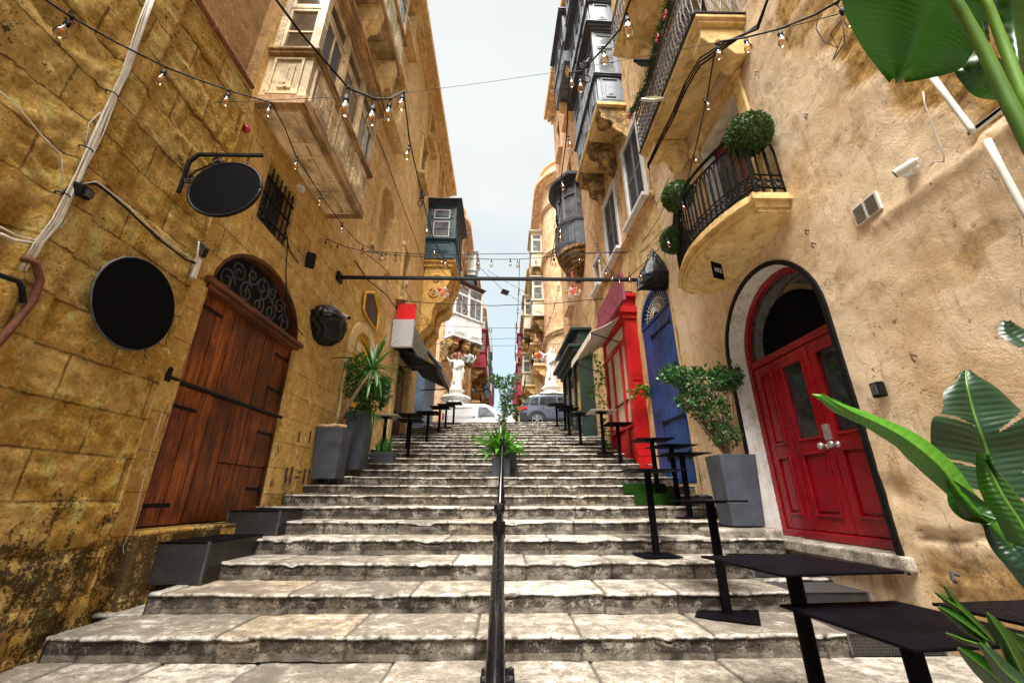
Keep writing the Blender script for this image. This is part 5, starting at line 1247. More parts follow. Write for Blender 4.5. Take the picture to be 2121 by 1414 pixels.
b = MB(); b.tube([onl(x, y, .05) for x, y in ((0, 190), (40, 225), (90, 285), (125, 318), (129, 345), (130, 400))], .006, 5); b.build('loose_cable', MT['white_cable'], T, smooth=True)
b = MB(); b.tube([onl(x, y, .05) for x, y in ((0, 470), (35, 488), (70, 498), (125, 470), (150, 440))], .006, 5); b.tube([onl(x, y, .05) for x, y in ((0, 484), (30, 498), (75, 505))], .012, 5); b.build('loose_cable', MT['white_cable'], T, smooth=True)
def cable(label, pts, r, m, n=6, name='cable', cat='cable'):
    b = MB(); b.tube(pts, r, n); return solo(b, name, m, label, cat, pts[0], smooth=True)
cable('black and white cable looping from the cable bundle to the floodlight', [onl(x, y, .05) for x, y in ((128, 402), (150, 380), (195, 380), (215, 392), (260, 430), (325, 492), (385, 538), (412, 548))], .011, MT['cable'])
cable('thin white cable shadowing the black one down to the white junction', [onl(x, y, .06) for x, y in ((150, 384), (200, 376), (262, 424), (330, 488), (388, 530), (408, 545))], .006, MT['white_cable'])
cable('rusty bent pipe at the left edge of the block', [onl(x, y, .09) for x, y in ((48, 535), (75, 545), (83, 580), (70, 620), (35, 665), (0, 705), (-30, 740))], .026, MT['rust'], 10, 'rusty_pipe', 'pipe')
cable('black plastic pipe bent downwards at the left edge', [onl(x, y, .09) for x, y in ((-30, 560), (0, 570), (38, 583), (45, 595), (48, 628))], .018, MT['iron'], 8, 'black_pipe', 'pipe')
# black camera / clip on the wall at (170,395)
def small_box(name, label, cat, c, r, dims, m, rot=(0, 0, 0), extra=None):
    T = thing(name, label, cat, c); from mathutils import Euler
    M_ = Euler(rot).to_matrix(); b = MB(); x, y, z = (d/2 for d in dims); b.box(-x, x, -y, y, -z, z); b.v = [tuple(Vector(c)+M_ @ Vector(p)) for p in b.v]; b.build('housing', m, T, bevel=min(dims)*.18)
    if extra:
        for nm, bx, mm in extra:
            b = MB(); b.box(*bx); b.v = [tuple(Vector(c)+M_ @ Vector(p)) for p in b.v]; b.build(nm, mm, T)
    return T
small_box('wall_light', 'small black clip lamp at the bend of the cable on the block', 'lamp', onl(170, 396, .07), 0, (.07, .14, .10), MT['iron'], (.3, .2, .4), [('lens', (.036, .06, -.04, .04, -.03, .03), MT['glass'])])
# floodlight on arm
T = thing('floodlight', 'small black floodlight on a thin arm above the brown door', 'floodlight', at(417, 515, Y=4.1))
a0 = Vector(onl(322, 492, .02)); a1 = at(415, 490, Y=4.0)
b = MB(); b.tube([a0, at(390, 489, Y=3.95), a1, at(417, 500, Y=4.0)], .009, 6); b.build('arm', MT['iron'], T)
c_ = at(417, 516, Y=4.0); b = MB(); b.box(-.09, .09, -.02, .02, -.06, .06)
M_ = Matrix.Rotation(.7, 3, 'Y') @ Matrix.Rotation(.5, 3, 'X'); b.v = [tuple(c_+M_ @ Vector(p)) for p in b.v]; b.build('head', MT['iron'], T, bevel=.006)
b = MB(); b.box(-.07, .07, -.024, -.020, -.045, .045); b.v = [tuple(c_+M_ @ Vector(p)) for p in b.v]; b.build('lens', MT['glass_sky'], T)
c_ = Vector(onl(406, 555, .05)); b = MB(); b.box(c_.x-.02, c_.x+.02, c_.y-.03, c_.y+.03, c_.z-.13, c_.z+.12)
solo(b, 'junction_box', MT['white_plastic'], 'narrow white junction box under the floodlight above the brown door', 'junction box', c_, bevel=.008)
cable('two short white cables rising out of the white junction box', [onl(x, y, .07) for x, y in ((412, 500), (409, 530), (407, 545))], .008, MT['white_cable'])
cable('thin cable hanging beside the left jamb of the brown door', [onl(x, y, .05, FL) for x, y in ((338, 850), (320, 905), (300, 980), (275, 1090), (255, 1130), (258, 1180), (275, 1195), (318, 1186))], .004, MT['white_cable'])
# speaker, red lamp, sensor, eyelet
T = small_box('loudspeaker', 'small black loudspeaker on the wall beyond the brown door', 'loudspeaker', FL.p(.13, 6.35, 3.98), 0, (.16, .20, .24), MT['iron'], (0, 0, .5), [('grille', (.081, .085, -.08, .08, -.10, .10), MT['black_disc'])])
b = MB(FL); b.lathe([(0, 0), (.05, 0), (.055, .02), (.05, .05), (.03, .075), (0, .085)], (.02, 4.24, 4.75), 14, (1, 0, 0)); solo(b, 'alarm_lamp', MT['tail_red'], 'little round red alarm lamp under the corner of the cream gallery', 'lamp', FL.p(.02, 4.24, 4.75), smooth=True)
small_box('motion_sensor', 'small white sensor box on the wall under the cream gallery', 'sensor', FL.p(.12, 5.62, 4.95), 0, (.12, .12, .07), MT['white_plastic'], (0, .3, .3))
cable('black cable drooping between the barred window and the loudspeaker', [onl(x, y, .04) for x, y in ((592, 480), (600, 520), (618, 545))], .010, MT['cable'])
cable('black cable down from the loudspeaker to the wrapped bag', [onl(x, y, .04) for x, y in ((596, 500), (592, 560), (594, 620), (610, 670), (628, 695))], .009, MT['cable'])
cable('long black cable running down across the left houses', [onl(x, y, .05) for x, y in ((780, 280), (800, 330), (835, 430), (862, 500), (880, 560), (882, 600))], .014, MT['cable'])
cable('black cable curling over the orange house front', [onl(x, y, .05) for x, y in ((735, 540), (762, 580), (800, 610), (822, 640))], .016, MT['cable'])
# wrapped black bags
def bag(name, label, c, sc, seed, knot, parent_extra=None):
    T = thing(name, label, 'wrapped lamp', c)
    import bmesh
    bm = bmesh.new(); bmesh.ops.create_icosphere(bm, subdivisions=5, radius=1)
    cc = Vector(c); kv = (Vector(knot)-cc)
    for v in bm.verts:
        d = v.co.normalized()
        q = noise.noise_vector(d*1.6+Vector((seed, 0, 0)))
        rr = 1+.07*noise.fractal(d*1.3+Vector((seed, 3, 1)), 1, 2, 3)
        cr = 0
        for f_, a_ in ((2.6, .030), (6., .016), (13., .007)):
            cr += a_*(1-abs(noise.noise(d*f_+q*1.4))*4)
        pull = max(0, d.dot(kv.normalized()))**6
        rr += cr-.04; p = Vector((d.x*sc[0], d.y*sc[1], d.z*sc[2]))*rr
        v.co = p.lerp(kv*1.0, pull*.85)
    me = bpy.data.meshes.new('bag'); bm.to_mesh(me); bm.free(); me.materials.append(MT['bag'])
    o = bpy.data.objects.new('bag', me); C.objects.link(o); o.parent = T; o['_w'] = tuple(c)
    for p in me.polygons: p.use_smooth = True
    return T
T = bag('bagged_lamp', 'fixture wrapped in a shiny black bin bag on the left wall, past the brown door', tuple(at(672, 675, Y=7.45)), (.42, .50, .40), 3, tuple(at(632, 700, Y=7.4)))
b = MB(); k0 = at(700, 650, Y=7.7); k1 = at(722, 658, Y=7.6); b.tube([k0, k1], .045, 12); b.build('camera_body', MT['white_plastic'], T, smooth=False)
b = MB(); b.tube([k1, k1+(k1-k0).normalized()*.02], .036, 12); b.build('camera_lens', MT['iron'], T)
b = MB(); b.tube([at(700, 645, Y=7.7), onl(690, 630, .0)], .02, 6); b.build('bracket', MT['white_plastic'], T)
# the triangular bag on the right
def tribag():
    c = at(1360, 575, Y=7.75); T = thing('bagged_lamp', 'fixture wrapped in a triangular black bag above the blue door', 'wrapped lamp', tuple(c))
    import bmesh
    bm = bmesh.new(); bmesh.ops.create_icosphere(bm, subdivisions=5, radius=1)
    top = at(1352, 525, Y=7.75)-c; l = at(1318, 606, Y=7.6)-c; r = at(1408, 602, Y=7.8)-c
    for v in bm.verts:
        d = v.co.normalized(); base = Vector((d.x*.42, d.y*.22, d.z*.30))
        h = d.z
        if h > 0: base.x *= (1-h)**.6; base.y *= (1-h)**.5*1.1; base = base+top*(h**1.6)*.75
        pl = max(0, Vector((-1, 0, -.75)).normalized().dot(d))**7; pr = max(0, Vector((1, 0, -.7)).normalized().dot(d))**7
        base = base.lerp(l, pl*.8).lerp(r, pr*.8)
        q = noise.noise_vector(d*2)
        base *= 1+sum(a_*(1-abs(noise.noise(d*f_+q*1.2))*4) for f_, a_ in ((2.6, .035), (6, .018), (13, .008)))
        v.co = base
    me = bpy.data.meshes.new('bag'); bm.to_mesh(me); bm.free(); me.materials.append(MT['bag'])
    o = bpy.data.objects.new('bag', me); C.objects.link(o); o.parent = T; o['_w'] = tuple(c)
    for p in me.polygons: p.use_smooth = True
    b = MB(); b.tube([at(1340, 530, Y=7.75), at(1350, 523, Y=7.75), at(1356, 540, Y=7.7), at(1362, 560, Y=7.7), at(1372, 575, Y=7.6)], .012, 6); b.build('cable_tie', MT['cable'], T)
tribag()
# beam across the street
T = thing('crossbeam', 'long dark steel beam spanning the street between the houses', 'beam', (0, 7.8, 4.45))
b = MB(); b.box(XL+.02, 3.42, 7.75, 7.82, 4.43, 4.49); b.build('beam', MT['iron'], T, bevel=.004)
for x in (XL+.04, 3.36): b = MB(); b.box(x-.03, x+.03, 7.68, 7.90, 4.36, 4.56); b.build('end_bracket', MT['iron'], T)
for x in (-2.9, -1.9, -.4, .5, 1.6): b = MB(); b.tube([(x+.05*math.cos(a), 7.79+.06*math.sin(a)*1., 4.46+.05*math.sin(a)) for a in [2*pi*k/10 for k in range(11)]], .006, 4); b.build('clip', MT['iron'], T)
# hexagon mirror frame board
hx = [(765, 602), (776, 612), (783, 645), (780, 682), (752, 648), (757, 618)]
P_ = [FL.px(*q, .05) for q in ((756, 605), (774, 606), (783, 645), (779, 684), (758, 655), (752, 640))]
T = thing('hexagonal_board', 'dark elongated six-sided board in a yellow frame on the left wall', 'sign board', FL.p(.05, 9.9, 4.7))
b = MB(FL); b.prism(P_, .04, .06); fixnormals(b.build('board', plain('dark_brown_board', (.03, .02, .012), .6), T))
b = MB(FL); b.tube([(.06, *q) for q in P_+P_[:1]], .035, 4); b.build('frame', MT['yellow'], T)
# light boxes and awning of the left shop
T = thing('lightbox_sign', 'blank silver grey box sign projecting below the red one', 'sign', (-3.3, 12., 4.9))
b = MB(); b.box(-3.62, -2.95, 12.0, 12.14, 4.42, 5.36); b.build('face', MT['sky_sign'], T, bevel=.01)
b = MB(); b.bar((-3.65, 12.07, 4.7), (-3.6, 12.07, 4.7), .05); b.bar((-3.65, 12.07, 5.2), (-3.6, 12.07, 5.2), .05); b.build('bracket', MT['iron'], T)
T = thing('lightbox_sign', 'blank red box sign projecting above the silver one', 'sign', (-3.3, 12.6, 5.8))
b = MB(); b.box(-3.58, -2.98, 12.2, 12.3, 5.43, 6.02); b.build('face', MT['red_sign'], T, bevel=.01)
b = MB(); b.bar((-3.65, 12.25, 5.9), (-3.58, 12.25, 5.9), .04); b.bar((-3.4, 12.25, 6.02), (-3.4, 12.25, 6.14), .03); b.bar((-3.65, 12.25, 6.14), (-3.3, 12.25, 6.14), .03); b.build('bracket', MT['iron'], T)
T = thing('lightbox_sign', 'long shop fascia with a grey tiled face beside the silver sign', 'sign', FL.p(.3, 13.5, 5.))
b = MB(FL); b.box(.05, .62, 12.2, 14.9, 4.5, 5.35); b.build('box', MT['iron'], T)
b = MB(FL)
for i in range(13):
    for j in range(4): b.box(.62, .632, 12.25+i*.203, 12.42+i*.203, 4.55+j*.195, 4.71+j*.195)
b.build('tile', plain('grey_green_tile', (.20, .21, .16), .6, 0, .4, 12), T)
T = thing('awning', 'half-open black canvas awning over the dark door', 'awning', FL.p(.6, 13.8, 4.5))
b = MB(FL); b.add([(.35, 12.3, 4.48), (.35, 15.6, 4.48), (1.45, 15.6, 3.98), (1.45, 12.6, 3.98), (.35, 12.3, 4.45), (.35, 15.6, 4.45), (1.45, 15.6, 3.95), (1.45, 12.6, 3.95)], [(0, 1, 2, 3), (7, 6, 5, 4), (0, 3, 7, 4), (1, 5, 6, 2), (3, 2, 6, 7), (0, 4, 5, 1)]); b.build('canvas', MT['awning_black'], T)
b = MB(FL)
n = 12
for i in range(n): s = 12.6+3.0*i/n; b.add([(1.45, s, 3.97), (1.45, s+.25, 3.97), (1.45, s+.25, 3.80), (1.45, s+.125, 3.72), (1.45, s, 3.80), (1.455, s, 3.97), (1.455, s+.25, 3.97), (1.455, s+.25, 3.80), (1.455, s+.125, 3.72), (1.455, s, 3.80)], [(0, 1, 2, 3, 4), (9, 8, 7, 6, 5)])
b.build('valance', MT['awning_black'], T)
b = MB(FL); b.bar((.36, 12.5, 3.9), (1.42, 12.65, 3.97), .04); b.bar((.36, 15.5, 3.9), (1.42, 15.55, 3.97), .04); b.bar((1.44, 12.6, 3.96), (1.44, 15.6, 3.96), .05); b.build('frame', MT['iron'], T)
T = thing('awning', 'steel blue canvas awning over the folding shutters', 'awning', FL.p(.6, 17., 5.5))
b = MB(FL); b.add([(.05, 15.9, 6.2), (.05, 18.4, 6.2), (1.05, 18.4, 5.0), (1.05, 15.9, 5.0), (.05, 15.9, 6.17), (.05, 18.4, 6.17), (1.02, 18.4, 4.98), (1.02, 15.9, 4.98)], [(0, 1, 2, 3), (7, 6, 5, 4), (0, 3, 7, 4), (1, 5, 6, 2), (3, 2, 6, 7), (0, 4, 5, 1)]); b.build('canvas', MT['steel_blue'], T)
b = MB(FL)
for i in range(10): s = 15.9+.25*i; b.add([(1.05, s, 5.0), (1.05, s+.25, 5.0), (1.05, s+.25, 4.85), (1.05, s+.12, 4.76), (1.05, s, 4.85), (1.056, s, 5.0), (1.056, s+.25, 5.0), (1.056, s+.25, 4.85), (1.056, s+.12, 4.76), (1.056, s, 4.85)], [(0, 1, 2, 3, 4), (9, 8, 7, 6, 5)])
b.build('valance', MT['steel_blue'], T)
# right: maroon board, cream awning
P_ = [FR2.px(*q, .62) for q in ((1281, 567), (1284, 562), (1292, 619), (1262, 662), (1239, 680), (1237, 648))]
T = thing('maroon_board', 'dull maroon board with pointed ends above the red shopfront', 'sign board', FR2.p(.2, 10.5, 5.3))
b = MB(FR2); b.prism(P_, .56, .63); fixnormals(b.build('board', MT['maroon'], T))
b = MB(FR2); b.box(.002, .56, 9.7, 9.78, 5.1, 5.2); b.box(.002, .56, 10.6, 10.7, 5.2, 5.3); b.build('bracket', MT['iron'], T)
T = thing('awning', 'sagging cream canvas awning on arms over the red shopfront', 'awning', (3.0, 10.5, 4.7))
na, nb_ = at(1286, 652, Y=9.75), at(1223, 686, Y=9.75); fa, fb = at(1249, 713, Y=11.4), at(1184, 748, Y=11.9)
b = MB(); n = 8
top = [na.lerp(nb_, i/n)-Vector((0, 0, .05*math.sin(pi*i/n))) for i in range(n+1)]; bot = [fa.lerp(fb, i/n)-Vector((0, 0, .07*math.sin(pi*i/n))) for i in range(n+1)]
for q in range(n):
    pass
vs = top+bot+[p-Vector((0, 0, .02)) for p in top+bot]; m = n+1
b.add(vs, [(i, i+1, m+i+1, m+i) for i in range(n)]+[(2*m+i, 3*m+i, 3*m+i+1, 2*m+i+1) for i in range(n)]+[(i, 2*m+i, 2*m+i+1, i+1) for i in range(n)]+[(m+i, m+i+1, 3*m+i+1, 3*m+i) for i in range(n)]); fixnormals(b.build('canvas', MT['awning_cream'], T, smooth=True))
b = MB(); b.add([nb_, fb, fb-Vector((.03, 0, .22)), nb_-Vector((.03, 0, .22)), nb_+Vector((.02, 0, 0)), fb+Vector((.02, 0, 0)), fb-Vector((.01, 0, .22)), nb_-Vector((.01, 0, .22))], [(0, 1, 2, 3), (7, 6, 5, 4), (0, 3, 7, 4), (1, 5, 6, 2), (0, 4, 5, 1), (3, 2, 6, 7)]); fixnormals(b.build('valance', MT['awning_cream'], T))
b = MB(); b.tube([nb_-Vector((0, 0, .05)), Vector(FR2.p(.42, 9.9, 3.8))], .014, 6); b.tube([fb-Vector((0, 0, .05)), Vector(FR2.p(.42, 11.7, 3.5))], .014, 6); b.build('arm', MT['iron'], T)

# number plate 182
def text_mesh(txt, size, m, parent, M_, name='lettering', ext=.002):
    cu = bpy.data.curves.new('t', 'FONT'); cu.body = txt; cu.size = size; cu.extrude = ext; cu.align_x = 'CENTER'; cu.align_y = 'CENTER'; cu.resolution_u = 3
    o = bpy.data.objects.new('t', cu); C.objects.link(o); bpy.context.view_layer.update()
    me = bpy.data.meshes.new_from_object(o.evaluated_get(bpy.context.evaluated_depsgraph_get())); bpy.data.objects.remove(o)
    off = Vector(parent['_w'])
    for v in me.vertices: v.co = M_ @ v.co-off
    me.name = name; me.materials.clear(); me.materials.append(m)
    q = bpy.data.objects.new(name, me); C.objects.link(q); q.parent = parent; q['_w'] = tuple(off); return q
c_ = at(1487, 560, Y=4.88)
T = thing('house_number_plate', 'small black plate reading 182 under the round balcony', 'number plate', tuple(c_))
Mz = Matrix.Translation(c_) @ Matrix.Rotation(R(22), 4, 'Z') @ Matrix.Rotation(R(90), 4, 'X')
b = MB(); b.box(-.10, .10, -.13, .13, -.015, .0); b.v = [tuple(Mz @ Vector(p)) for p in b.v]; b.build('plate', MT['black_disc'], T, bevel=.006)
text_mesh('182', .098, MT['white_wood'], T, Mz @ Matrix.Translation((0, 0, .003)))
# vent, doorbell box, camera, hooks, pipe on the right wall
T = thing('vent_grille', 'white louvred vent set slightly tilted in the cream plaster', 'vent', FR.p(0, 3.13, 2.6))
b = MB(FR); vz, vs_ = 2.60, 3.13; b.box(.0, .03, 3.0, 3.28, 2.50, 2.70); vv = b.build('frame', MT['white_plastic'], T, bevel=.004)
b = MB(FR)
for k in range(8):
    for a in (3.02, 3.155): b.box(.03, .034, a, a+.105, 2.515+k*.022, 2.523+k*.022)
b.build('slot', MT['black'], T)
T = small_box('key_box', 'small black key box beside the red door', 'key box', FR.p(.05, 3.60, .93), 0, (.07, .10, .14), MT['iron'], (0, 0, 0), [('lid', (-.045, -.035, -.03, .03, -.05, .05), MT['iron_grey'])])
T = thing('security_camera', 'white security camera on a round junction box on the cream wall', 'camera', FR.p(.05, 2.66, 2.68))
b = MB(FR); b.lathe([(0, 0), (.055, 0), (.055, .045), (0, .05)], (.012, 2.66, 2.62), 18, (1, 0, 0)); b.build('junction_box', MT['white_plastic'], T)
b = MB(); c0 = at(1895, 335, X=3.32); c1 = at(1858, 358, X=3.25); b.tube([c0, c1], .033, 14); b.tube([c0+(c0-c1)*.05, c1+(c1-c0)*.12], [.034, .037], 14); b.build('camera_body', MT['white_plastic'], T)
b = MB(); b.tube([c1+(c1-c0)*.12, c1+(c1-c0)*.16], .033, 14); b.build('camera_lens', MT['iron'], T)
b = MB(); b.tube([FR.p(.02, 2.66, 2.72), at(1900, 330, X=3.4), c0.lerp(c1, .4)], .013, 8); b.build('bracket', MT['white_plastic'], T)
cable('white cable looping up from the security camera', [FR.p(.05, *FR.px(x, y, .05)) for x, y in ((1925, 345), (1935, 335), (1955, 335), (1955, 320), (1935, 270), (1915, 215), (1912, 190))], .006, MT['white_cable'])
def onr(x, y, o=.05): return FR.p(o, *FR.px(x, y, o))
cable('white downpipe crossing the bare stone at the upper right', [onr(x, y, .10) for x, y in ((1925, 150), (1965, 205), (2010, 265), (2018, 275))], .020, MT['white_plastic'], 12, 'white_pipe', 'pipe')
cable('white downpipe continuing below the small canopy at the right edge', [onr(x, y, .10) for x, y in ((2045, 290), (2075, 350), (2118, 430), (2150, 490))], .020, MT['white_plastic'], 12, 'white_pipe', 'pipe')
T = thing('canopy', 'small grey glass canopy with white frame at the right edge', 'canopy', onr(2060, 250, .2))
p0, p1 = Vector(onr(2008, 278, .08)), Vector(onr(2078, 225, .08)); out = Vector((-.0, -.9, .0))
b = MB(); b.bar(p0, p1, .03); b.bar(p0, p0+out, .03); b.build('frame', MT['white_plastic'], T)
b = MB(); b.add([p0, p1, p1+out, p0+out, p0-Vector((0, 0, .01)), p1-Vector((0, 0, .01)), p1+out-Vector((0, 0, .01)), p0+out-Vector((0, 0, .01))], [(0, 1, 2, 3), (7, 6, 5, 4), (0, 3, 7, 4), (2, 1, 5, 6), (0, 4, 5, 1), (3, 2, 6, 7)]); fixnormals(b.build('pane', MT['planter'], T))
for i, (x, y, lab) in enumerate(((1675, 238, 'thin iron ring hook high on the cream wall'), (1677, 478, 'rusty stub hook right of the round balcony'), (1690, 505, 'rusty peg just below the stub hook by the balcony'), (1900, 737, 'rusty bolt in the cream wall above the key box'), (1985, 1190, 'black metal cleat low on the cream wall'), (1571, 150, 'small white hook near the balcony doorway'))):
    b = MB(FR); s, z = FR.px(x, y, .0); b.tube([(0, s, z), (.05, s, z+.01), (.055, s, z-.03), (.03, s+.01, z-.05)], .007 if i != 4 else .016, 6); solo(b, 'wall_hook', MT['rust'] if i in (1, 2, 3) else MT['iron_grey'], lab, 'hook', FR.p(0, s, z), 'hooks in the right wall')
for i, (x, y) in enumerate(((440, 520), (620, 595))): pass
for i, (x, y, lab) in enumerate(((1335, 130, 'floodlight with black rim clamped to the scrollwork railing'), (1354, 205, 'floodlight with white rim clamped low on the scrollwork railing'))):
    c_ = at(x, y, X=2.62)
    T = thing('floodlight', lab, 'floodlight', tuple(c_), 'floodlights on the balcony railing')
    M_ = Matrix.Rotation(R(-25), 3, 'Y') @ Matrix.Rotation(R(35 if i == 0 else 10), 3, 'Z') @ Matrix.Rotation(R(-32), 3, 'X'); b = MB(); b.box(-.15, .15, -.02, .03, -.17, .17); b.v = [tuple(c_+M_ @ Vector(p)) for p in b.v]; b.build('housing', MT['iron'] if i == 0 else MT['white_plastic'], T, bevel=.01)
    b = MB(); b.box(-.12, .12, -.026, -.021, -.14, .14); b.v = [tuple(c_+M_ @ Vector(p)) for p in b.v]; b.build('lens', plain('yellowed_lamp_glass', (.34, .30, .14), .15, 0, .4, 5), T)
# thick cable bundle on the big balcony
for j in range(3):
    pts = [(1600, -30), (1570, 60-j*4), (1500, 88+j*6), (1450, 120+j*8), (1420, 170+j*9), (1395, 230+j*8), (1360, 300+j*6), (1342, 340+j*4), (1345, 350)]
    cable(('upper', 'middle', 'lower')[j]+' black cable of the three sweeping under the scrollwork balcony', [FR.p(.80-.02*j, *FR.px(x, y, .80-.02*j)) for x, y in pts], .013, MT['cable'])
for i, pts in enumerate((((1500, 420), (1440, 455), (1380, 470), (1330, 520), (1300, 545)), ((1345, 350), (1348, 400), (1360, 425), (1372, 400), (1385, 370)), ((1400, 380), (1360, 460), (1310, 530), (1285, 600)))):
    cable(('thin black cable strung over the yellow plaster towards the bag', 'black cable loop hanging at the end of the scrollwork balcony', 'thin black cable slanting down the yellow plaster')[i], [FR.p(.04, *FR.px(x, y, .04)) for x, y in pts], .007, MT['cable'])
cable('black cable coil drooping on the cream wall by the last bulb', [onr(x, y, .10) for x, y in ((1695, 35), (1690, 60), (1705, 85), (1735, 100), (1720, 70), (1745, 40), (1750, 90), (1725, 125), (1745, 75))], .005, MT['cable'])
# ================================================================ plants
def leafcloud(name, m, parent, centers, n, size, rs, shape='ellip', droop=.4, curl=.25, aspect=.45):
    """many separate leaves, each a folded diamond, scattered through the given ellipsoids [(c, (rx,ry,rz), shell)]"""
    vs, fs, lf = [], [], []
    tot = sum(c[3] for c in centers)
    for c, rr, shell, wt in centers:
        for _ in range(int(n*wt/tot)):
            d = Vector((rs.gauss(0, 1), rs.gauss(0, 1), rs.gauss(0, 1))).normalized()
            k = (rs.random()**(1/3))*(1-shell)+shell*(1+rs.uniform(-.05, .05))
            if noise.noise(Vector(c)*2+d*1.7*k+Vector((7, 1, 3))) < -.22 and not shell: continue
            p = Vector(c)+Vector((d.x*rr[0], d.y*rr[1], d.z*rr[2]))*k
            ax = (d*.7+Vector((rs.uniform(-1, 1), rs.uniform(-1, 1), rs.uniform(-1, 1)-droop))).normalized()
            sd = ax.cross(Vector((rs.uniform(-1, 1), rs.uniform(-1, 1), rs.uniform(-.3, 1)))).normalized(); nn = ax.cross(sd)
            L = size*rs.uniform(.65, 1.25); W_ = L*aspect*.5
            b = len(vs); v = rs.random()
            vs += [p, p+ax*L*.35+sd*W_-nn*W_*curl, p+ax*L*.7+sd*W_*.75-nn*L*.05, p+ax*L-nn*L*.16, p+ax*L*.7-sd*W_*.75-nn*L*.05, p+ax*L*.35-sd*W_-nn*W_*curl, p+ax*L*.5+nn*L*.02]
            fs += [(b, b+1, b+6), (b+1, b+2, b+6), (b+2, b+3, b+6), (b+3, b+4, b+6), (b+4, b+5, b+6), (b+5, b, b+6)]; lf += [v]*7
    mb = MB(); mb.v = [tuple(p) for p in vs]; mb.f = fs; mb.mi = [0]*len(fs)
    return mb.build(name, m, parent, attr={'lf': lf})
def branches(parent, base, tips, m, r=.012, name='branch', sag=0., rs=rnd):
    b = MB()
    for tpt in tips:
        a, c = Vector(base), Vector(tpt); mid = a.lerp(c, .5)+Vector((rs.uniform(-.06, .06), rs.uniform(-.06, .06), .04))
        b.tube([a, a.lerp(mid, .5)+Vector((rs.uniform(-.02, .02), 0, .02)), mid, mid.lerp(c, .6), c], r, 5, r1=r*.3)
    return b.build(name, m, parent)
def strap(mb, lf, base, d, L, W_, droop, n=7, fold=.25, val=.3, tw=0.):
    base = Vector(base); d = Vector(d).normalized(); p = base.copy(); cur = d.copy(); b0 = len(mb.v)
    for i in range(n+1):
        t_ = i/n; w_ = W_*(math.sin(pi*min(1, t_*.86+.14))**.75) if i < n else .001
        sd = cur.cross(Vector((0, 0, 1)));
        sd = sd.normalized() if sd.length > .05 else Vector((1, 0, 0)); nn = sd.cross(cur).normalized()
        sd = (sd*math.cos(tw*t_)+nn*math.sin(tw*t_))
        mb.v += [tuple(p-sd*w_/2+nn*w_*fold*.5), tuple(p), tuple(p+sd*w_/2+nn*w_*fold*.5)]; lf += [val]*3
        cur = (cur+Vector((0, 0, -droop/n))).normalized(); p = p+cur*L/n
    for i in range(n):
        a = b0+i*3
        for q in (0, 1): mb.f.append((a+q, a+q+1, a+q+4, a+q+3)); mb.mi.append(0)
def straps(name, m, parent, base, n, L, W_, rs, up=.5, droop=1.2, spread=.04, az=None, fold=.3, elr=(10, 80)):
    mb = MB(); lf = []
    for i in range(n):
        a = az(i, rs) if az else rs.uniform(0, 2*pi); e = R(rs.uniform(*elr))
        d = (math.cos(a)*math.cos(e), math.sin(a)*math.cos(e), math.sin(e))
        strap(mb, lf, Vector(base)+Vector((math.cos(a)*spread*rs.random(), math.sin(a)*spread*rs.random(), 0)), d, L*rs.uniform(.65, 1.1), W_*rs.uniform(.7, 1.15), droop*rs.uniform(.5, 1.3), fold=fold, val=rs.random(), tw=rs.uniform(-.6, .6))
    return mb.build(name, m, parent, smooth=True, attr={'lf': lf})

# topiary balls on the round balcony
for i, (c, r, lab) in enumerate(((at(1551, 279, Y=3.98), .275, 'largest clipped box ball, at the near corner of the round balcony'), (at(1404, 407, X=2.80), .245, 'middle clipped box ball at the far side of the round balcony'), (at(1396, 498, X=2.88), .225, 'lowest clipped box ball, just above the triangular black bag'))):
    T = thing('topiary_ball', lab, 'topiary', tuple(c-Vector((0, 0, r))), 'box balls on the round balcony'); rs = random.Random(40+i)
    b = MB(); b.ball(c, r*.90, 20, 14); b.build('core', MT['box'], T, smooth=True, attr={'lf': [0.]*len(b.v)})
    leafcloud('foliage', MT['box'], T, [(c, (r*.95, r*.95, r*.95), .97, 1)], 4200, .034, rs, droop=0, aspect=.6)
    b = MB(); tgt = Vector(FR.p(.66, min(max(c.y, 4.0), 6.0), min(c.z-.1, 4.5))); b.tube([c, tgt], .01, 5); b.build('hanger', MT['iron'], T)
# ficus in the right planter
rs = random.Random(11)
T = thing('ficus_bush', 'airy dark-leaved ficus in the slate planter by the red door', 'plant', (3.15, 5.83, .5))
pc = Vector((3.12, 5.8, .48))
P1 = [(at(1455, 790, Y=5.8), (.42, .30, .24), 0, 3), (at(1400, 775, Y=5.8), (.26, .2, .14), 0, 1.3), (at(1505, 780, Y=5.8), (.22, .22, .22), 0, 1.4), (at(1470, 850, Y=5.8), (.26, .24, .26), 0, 1.6), (at(1500, 900, Y=5.8), (.22, .2, .16), 0, .9), (at(1425, 830, Y=5.8), (.20, .2, .14), 0, .6)]
branches(T, pc, [c[0]+Vector((rs.uniform(-.15, .15), rs.uniform(-.1, .1), rs.uniform(-.1, .1))) for c in P1 for _ in range(4)], MT['bark'], .011, rs=rs)
leafcloud('foliage', MT['ficus'], T, P1, 4400, .066, rs)
